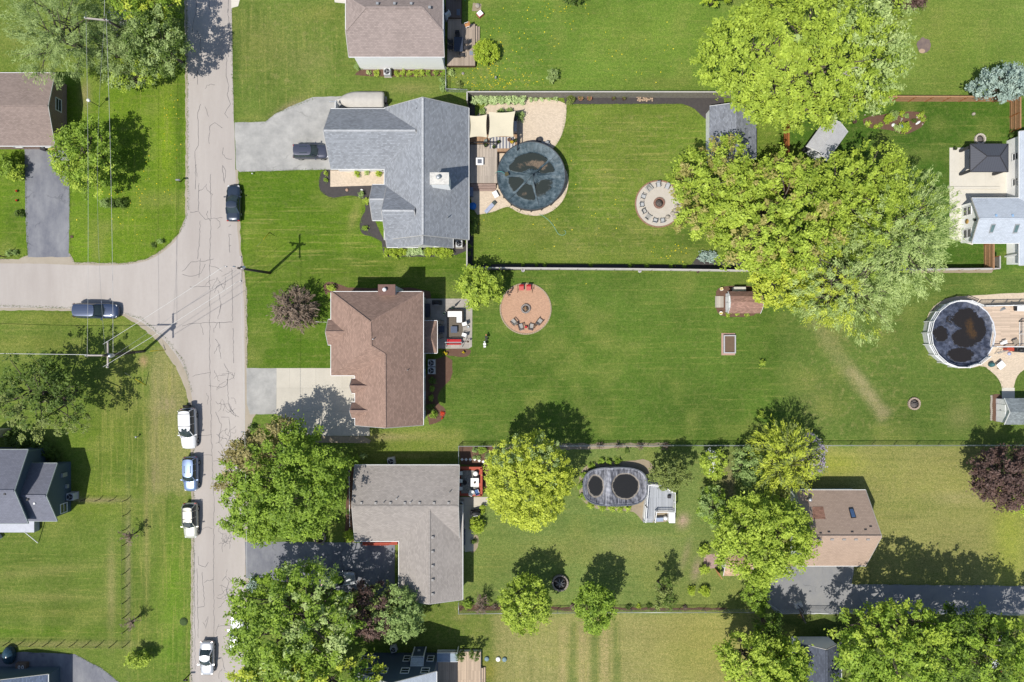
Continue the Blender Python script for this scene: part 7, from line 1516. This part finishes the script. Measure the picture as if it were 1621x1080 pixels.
o = thing('red_sofa_swing', 'bright red cushioned swing seat on the gray stone patio', 'swing seat', W(719.5, 542)); b = B(); b.box((0, .12, .5), (1.85, .55, .14)); b.build('seat', M_red_c, o); b = B(); b.box((0, -.25, .75), (1.85, .16, .5)); b.build('backrest', M_red_c, o)
for s_ in (-1, 1): b = B(); b.bar((s_*1.05, -.6, .03), (s_*1.05, 0, 1.7), .05); b.bar((s_*1.05, .6, .03), (s_*1.05, 0, 1.7), .05); b.build('side_frame', M_gray, o)
b = B(); b.bar((-1.1, 0, 1.72), (1.1, 0, 1.72), .06); b.build('top_rail', M_galv, o)
def grill(label, px, py, rz=0, z=.02, cov=False):
    o = thing('gas_grill', label, 'grill', W(px, py, z), R(rz)); b = B(); b.box((0, 0, .42), (1.25, .58, .84)); b.build('cart', M_blk_shade, o); b = B(); b.lathe((0, 0, .84), [(.36, 0), (.36, .18), (.24, .34), (.02, .38)], 18, 1.4 if not cov else 1.7, .8); b.build('lid', M_black, o); b = B(); b.bar((-.3, -.33, 1.0), (.3, -.33, 1.0), .04); b.build('handle', M_galv, o)
grill('black gas grill in the shade at the top of the gray stone patio', 692.5, 479.5); grill('large black grill under its cover on the concrete walk of the taupe house', 753, 810, 8, .02, True); grill('black grill below the sand-coloured pool deck', 1610, 554, -3, .02)
o = thing('hot_tub', 'dark covered hot tub against the shaded wall by the gray stone patio', 'hot tub', W(676, 492)); b = B(); b.box((0, 0, .4), (.9, 1.7, .8)); b.build('shell', M_brown, o); b = B(); b.box((0, 0, .84), (.95, 1.75, .1)); b.build('cover', mat('dark vinyl', (.03, .035, .05), .6), o)
pot('small white ring planter on the shaded part of the gray stone patio', 703.5, 496.5, .2, 0, M_white, 'dark'); pot('tiny wire table with a plant between the white patio chairs', 741, 518, .16, 0, M_galv, None)
o = thing('umbrella_stand', 'dark green closed parasol beside the white corner sofa', 'parasol', W(717, 488)); b = B(); b.lathe((0, 0, 0), [(.3, 0), (.3, .08), (.04, .1), (.03, 2.3)], 14); b.build('stand', M_gray, o); b = B(); b.tube([(0, 0, 1.0), (0, 0, 2.5)], [.16, .05], 10); b.build('canopy', mat('dark green canvas', (.04, .08, .05), .9), o)
o = thing('wind_spinner', 'wrought metal plant stand in the lower right patio corner', 'plant stand', W(738, 541)); b = B(); b.tube([(0, 0, 0), (0, 0, 1.1)], .02, 6); b.tube([(-.3, 0, .9), (.3, .1, 1.0)], .02, 5); b.lathe((.3, 0, .8), [(.12, 0), (.14, .1), (.02, .12)], 10); b.build('frame', M_brown, o); o.name = 'plant_stand'
for (x, y, m, l, r) in ((770, 534, M_black, 'upper dark lawn ornament with an orange top right of the gray stone patio', .18), (767.5, 545, M_white, 'lower white lawn ornament right of the gray stone patio', .2)):
    o = thing('lawn_ornament', l, 'ornament', W(x, y)); b = B(); b.tube([(0, 0, 0), (0, 0, .7)], .03, 6); b.build('stake', M_black, o); b = B(); b.box((0, 0, .72), (.34, .3, .2), .1); b.box((0, -.32, .5), (.3, .2, .1)); b.build('figure', m, o)
    b = B(); b.lathe((0, .32, .6), [(.1, 0), (.12, .1), (.02, .2)], 10); b.build('cap', M_orange_w if m is M_black else M_white, o)
# sandbox
o = thing('raised_planter', 'empty raised bed with pink and gray boards and brown soil on the big lawn', 'raised bed', W(1152.5, 545)); b = B(); b.box((0, 0, .05), (1.8, 2.9, .1)); b.build('base', mat('pinkish pavers', lit(204, 168, 150), .9, .15, 6, .15), o)
b = B()
for sx in (-1, 1): b.box((.1+sx*.72, 0, .28), (.14, 2.4, .36))
for sy in (-1, 1): b.box((.1, sy*1.13, .28), (1.3, .14, .36))
b.build('boards', mat('silvered boards', lit(206, 204, 206), .8, .15, 4, .1), o); b = B(); b.box((.1, 0, .2), (1.3, 2.12, .22)); b.build('soil', asphalt('soil', lit(134, 112, 92), lit(110, 92, 76), .5, 3, .4), o)
# furniture on the weathered deck
table('dark rectangular dining table on the weathered deck', 726.5, 74, 1.15, 1.9, .74, mat('blue black table', (.035, .045, .07), .5), 0, .6)
for i, (x, y, f) in enumerate(((715, 72, 0), (715, 81, 0), (738, 72, 180), (738, 81, 180), (725, 61, -90), (732, 92, 90))): patio_chair('black dining chair around the dark table on the weathered deck, %s' % ['upper left', 'lower left', 'upper right', 'lower right', 'at the top end', 'at the bottom end'][i], x, y, f, M_blk_shade, M_black, z=.6)
patio_chair('small chair with an orange seat at the top of the weathered deck', 740, 46, 200, M_orange_w, M_white, z=.6)
o = thing('sun_canopy', 'white folded board leaning at the wall of the white house', 'board', W(710, 30)); b = B(); b.box((0, 0, .9), (.9, .5, 1.8), .7, .8); b.build('board', mat('off white board', lit(216, 222, 228), .6), o); b = B(); b.box((-.1, .1, 1.82), (.5, .12, .04), .7); b.build('slot', M_black, o); o.name = 'leaning_board'
o = thing('cooler', 'square white-lidded red cooler on the grass beside the weathered deck', 'cooler', W(760, 24), R(40)); b = B(); b.box((0, 0, .22), (.72, .72, .44), 0, .96); b.build('box', M_pink_c, o); b = B(); b.box((0, 0, .47), (.66, .62, .1)); b.build('lid', M_white, o)
o = thing('stepping_stone', 'round pale stump on a bare sandy patch above the red cooler', 'stump', W(756, 10)); b = B(); b.lathe((0, 0, 0), [(.32, 0), (.3, .25), (.01, .26)], 16); b.build('top', M_stone_b, o); b = B(); b.prism([(-.75, -.65), (.45, -.65), (.5, .3), (-.6, .45)], -.01, .02); b.build('sand', M_gravel, o); o.name = 'stump'
M_teal = mat('teal plastic', lit(60, 140, 128), .5)
for i, (x, y) in enumerate(((728, -2), (735, 3), (722, 2))): patio_chair('teal plastic chair stacked at the top edge near the white house, %s' % ORD[i], x, y, 40+30*i, M_teal, M_teal, z=.9)
table('small slate stool in the shade of the upper deck', 726, 22, .45, .8, .45, mat('slate plastic', (.10, .12, .16), .6), 0, .6)
b = B(); q = W(746, 84, .62); b.box(q, (.45, .55, .06)); o = b.build('doormat', mat('gray blue mat', lit(150, 158, 176), .9)); tag(o, 'small gray-blue mat on the weathered deck beside the lime bush', 'mat')
# red deck furniture
o = table('rounded white dining table on the red deck', 752, 762, 1.05, 1.1, .74, M_whc, 0, .52, name='dining_table'); b = B(); b.lathe((0, 0, .76), [(.1, 0), (.14, .12), (.02, .14)], 10); b.build('centrepiece', M_brown, o)
table('round white side table at the top of the red deck', 753, 749, .62, .62, .5, M_whc, 0, .52, True)
patio_chair('white chair between the dining table and the blue cushion', 747, 777, 70, M_whc, M_white, z=.5); patio_chair('blue-cushioned chair at the bottom of the red deck', 755, 776, 110, mat('blue cushion', lit(96, 130, 190), .8), M_white, z=.5)
for i, (y, m) in enumerate(((747, M_whc), (759, M_whc), (771, M_whc))): patio_chair('armchair against the taupe house wall on the red deck, %s from the top' % ORD[i], 730, y, 0, m, M_black, z=.5)
o = thing('fire_bowl', 'small black fire bowl on the gray rug of the red deck', 'fire bowl', W(736, 763, .5)); b = B(); b.lathe((0, 0, 0), [(.15, 0), (.2, .3), (.3, .45), (.24, .42), (.02, .3)], 16); b.build('bowl', M_black, o)
for i, x in enumerate((731.5, 738, 744.5, 751.5, 758.5, 765, 770)): b = B(); q = W(x, 727.5+(0 if i < 4 else (i-3)*1.8)); b.box(q+Vector((0, 0, .03)), (.3, .3, .06), R(45)); o = b.build('stepping_stone', M_whc); tag(o, 'white diamond stepping stone in the fence corner bed, %s from the left' % ORD[i], 'stepping stone', 'stepping stones in the fence corner bed')
# round lids by the navy house
for (x, y, m, l) in ((770.5, 1042.5, 'blue', 'blue-gray round tank lid nearest the navy house deck'), (788.5, 1043, 'white', 'white round tank lid between two blue-gray ones'), (798.5, 1043.5, 'blue', 'blue-gray round tank lid right of the white one')):
    o = thing('tank_lid', l, 'tank lid', W(x, y)); b = B(); b.lathe((0, 0, 0), [(.3, 0), (.3, .18), (.27, .22), (.01, .25)], 24); b.build('lid', mat('blue gray lid', lit(140, 168, 176), .6) if m == 'blue' else M_whc, o)
# right pool deck furniture
o = thing('sun_lounger', 'white lounger at the top right of the sand-coloured pool deck', 'lounger', W(1612, 489, 1.25)); b = B(); b.box((0, 0, .35), (1.5, .65, .08)); b.build('bed', M_whc, o); b = B(); b.box((-.7, 0, .5), (.2, .6, .3)); b.build('headrest', M_black, o)
o = thing('sun_lounger', 'small white chair by the rail at the bottom of the sand-coloured pool deck', 'chair', W(1586, 543, 1.25), R(15)); b = B(); b.box((0, 0, .35), (.9, .3, .06)); b.box((.1, .25, .45), (.5, .1, .3)); b.build('bed', M_whc, o); o.name = 'folding_chair'
o = thing('parasol', 'gray wedge-shaped cover on the sand-coloured pool deck', 'cover', W(1587, 489, 1.25), R(15)); b = B(); b.add([(-.45, -.25, 0), (.45, -.15, 0), (.3, .25, 0), (-.2, .1, 0), (0, 0, .35)], [(0,1,4), (1,2,4), (2,3,4), (3,0,4), (3,2,1,0)]); b.build('cover', M_gray, o); o.name = 'furniture_cover'
table('tan side table near the lower rail of the sand-coloured pool deck', 1604, 541, .7, .6, .5, M_tanc, 20, 1.25)
table('white square table on the paver patio below the dark pool', 1579, 578, .95, .85, .7, M_whc, 40); o = lump('covered_grill', 'teal-green covered kettle beside the white square table', 'kettle', 1567, 577, .36, mat('teal cover', lit(70, 120, 124), .5), .8)
o = thing('red_toolbox', 'red cooler box beside the black grill under the sand-coloured deck', 'box', W(1593, 553)); b = B(); b.box((0, 0, .35), (.9, .45, .7)); b.box((0, 0, .74), (.94, .5, .08)); b.build('box', mat('red plastic', lit(196, 84, 62), .5), o); o.name = 'cooler'
lump('toy_pile', 'small heap of blue and white toys under the red cooler box', 'toys', 1597, 560, .25, mat('blue white plastic', (.5, .55, .7), .5, .6, 8, .3, col2=(.15, .2, .4)), .25)
o = thing('pool_ladder', 'dark pool ladder frame standing on the pavers below the pool deck rail', 'ladder', W(1577, 560)); b = B(); [b.bar((x, 0, 0), (x+.3, .5, 1.6), .05) for x in (-.25, .25)]; [b.bar((-.25+.3*t, .5*t, 1.6*t), (.25+.3*t, .5*t, 1.6*t), .04) for t in (.2, .45, .7, .95)]; b.build('frame', M_gray, o)
b = B(); k = 0
for i, (x, y) in enumerate([(1569+.4*math.sin(j), 627+j*3.1) for j in range(13)]): lump('edging_stone', 'white edging stone left of the gray shed, in its row', 'stone', x, y, .16, M_stone_b, .14); C.objects[-1]
for o in list(C.objects):
    if o.name.startswith('edging_stone'): o['group'] = 'edging stones of the gray shed'
# patio step wall
a, c_ = W(1500, 298), W(1582, 298); o = thing('low_wall', 'low white step wall crossing the pale concrete patio', 'low wall', a); b = B(a); b.bar(a+Vector((0, 0, .1)), c_+Vector((0, 0, .1)), .32, .2); b.build('coping', M_conc_w, o)
o = thing('window_well', 'black basement window well at the left side of the taupe house walk', 'window well', W(730, 828)); b = B(); b.lathe((0, 0, 0), [(.55, 0), (.55, .15), (.5, .15), (.5, .02), (.02, .02)], 20, .8, 1.4); b.build('rim', M_blk_shade, o)
o = thing('log_bench', 'long dark plank lying beside the concrete walk', 'plank', W(735, 850)); b = B(); b.box((0, 0, .15), (.25, 2.0, .3)); b.build('plank', mat('slate plank', (.08, .09, .12), .7), o)
# basketball hoop
o = thing('basketball_hoop', 'portable basketball hoop on the shaded right-hand driveway', 'basketball hoop', W(1262, 957), R(200)); b = B(); b.box((-.1, 0, .2), (1.1, .8, .35), 0, .85); b.build('base', mat('pale gray base', (.5, .5, .5), .6), o); b = B(); b.tube([(0, 0, .3), (.1, 0, 2.2), (.7, 0, 3.0)], .06, 8); b.build('pole', M_black, o)
b = B(); b.box((.75, 0, 3.25), (.06, 1.5, .95)); bb = b.build('backboard', M_blk_shade, o); b = B(); b.tube([(1.05+.23*math.cos(a), .23*math.sin(a), 3.05) for a in np.linspace(0, 6.28, 17)], .015, 5, False); b.build('hoop', M_orange_w, bb)
# bottom left yard
lump('gas_tank', 'shiny teal tarp-covered heap at the bottom left corner', 'tarp heap', 18, 1035, .85, mat('teal tarp', lit(58, 92, 112), .25, .5, 4, .1, col2=(.02, .04, .06)), 1.1, 1.5).name = 'tarp_heap'
o = thing('cardboard_box', 'tan box with two pale ring marks on the black drive at the bottom left', 'box', W(38, 1053)); b = B(); b.box((0, 0, .3), (1.4, 1.0, .6)); b.build('carton', mat('cardboard', lit(140, 118, 102), .9), o)
b = B(); [b.tube([(x+.12*math.cos(a), .2*math.sin(a), .62) for a in np.linspace(0, 6.28, 15)], .035, 5, False) for x in (-.2, .25)]; b.build('rings', M_whc, o)
o = thing('storage_bin', 'row of black bins with a tan crate at the bottom left', 'bins', W(52, 1068)); b = B(); [b.box((x, 0, .5), (.65, .7, 1.0), 0, .95) for x in (-1.3, -.5, .3)]; b.build('bins', M_blk_shade, o); b = B(); b.box((.9, -.1, .5), (.75, .8, 1.0)); b.build('crate', mat('tan crate', lit(186, 168, 120), .8), o)
h = House('blue_garage', 'corner of a slate blue roof cut by the bottom left edge', 'garage', (30, 1100), shingle('slate blue shingles', lit(104, 116, 138)), M_blue_w)
h.gable(-60, 76, 1068, 1190, 'y', 3, 4.6); h.finish()
o = thing('manhole', 'round green utility cover ringed by weeds beside the lower road', 'utility cover', W(291, 984)); b = B(); b.lathe((0, 0, 0), [(.55, 0), (.55, .03), (.02, .04)], 20); b.build('lid', mat('mossy iron', lit(88, 112, 60), .9, .5, 6, .3), o)
o = thing('sewer_grate', 'small square stone marker at the edge of the black driveway by the junction', 'stone marker', W(114, 375)); b = B(); b.box((0, 0, .05), (.35, .3, .1)); b.build('block', M_brown, o)
o = thing('garage_lamp', 'small white garden lamp on the front lawn by the gray drive', 'lamp', W(401, 276)); b = B(); b.tube([(0, 0, 0), (0, 0, .35)], .03, 6); b.lathe((0, 0, .35), [(.08, 0), (.08, .1), (.02, .14)], 10); b.build('lamp_head', M_white, o)
o = thing('patio_heater', 'cream covered shelf above the slate blue house at the left edge', 'cover', W(8, 684)); b = B(); b.box((0, 0, 1.2), (1.6, 1.0, 2.4), 0, .9); b.build('box', mat('cream tarp', lit(214, 204, 170), .9), o); o.name = 'covered_shelf'
o = thing('rubbish_bin', 'dark lidded bin with a yellow box at the corner of the brick-gabled house', 'bin', W(75, 236)); b = B(); b.box((0, 0, .5), (.6, .65, 1.0), 0, 1.1); b.build('bin', M_blk_shade, o); b = B(); b.box((.9, 0, .3), (.9, .6, .6)); b.build('crate', mat('yellow straw', lit(210, 186, 110), .9), o)
# bare forked limbs showing in the top maple
o = thing('dead_branch', 'bare gray forked branch lying in the crown of the top maple', 'branch', W(1336, 118, 12.5)); b = B(); b.tube([(-.9, -.7, 0), (-.2, .0, .4), (.6, .45, .6), (1.3, .55, .7)], [.11, .12, .09, .05], 7); b.tube([(-.2, 0, .4), (.3, -.35, .5), (.5, -.3, .5)], [.1, .06, .03], 6); b.build('limb', BARK_L, o)
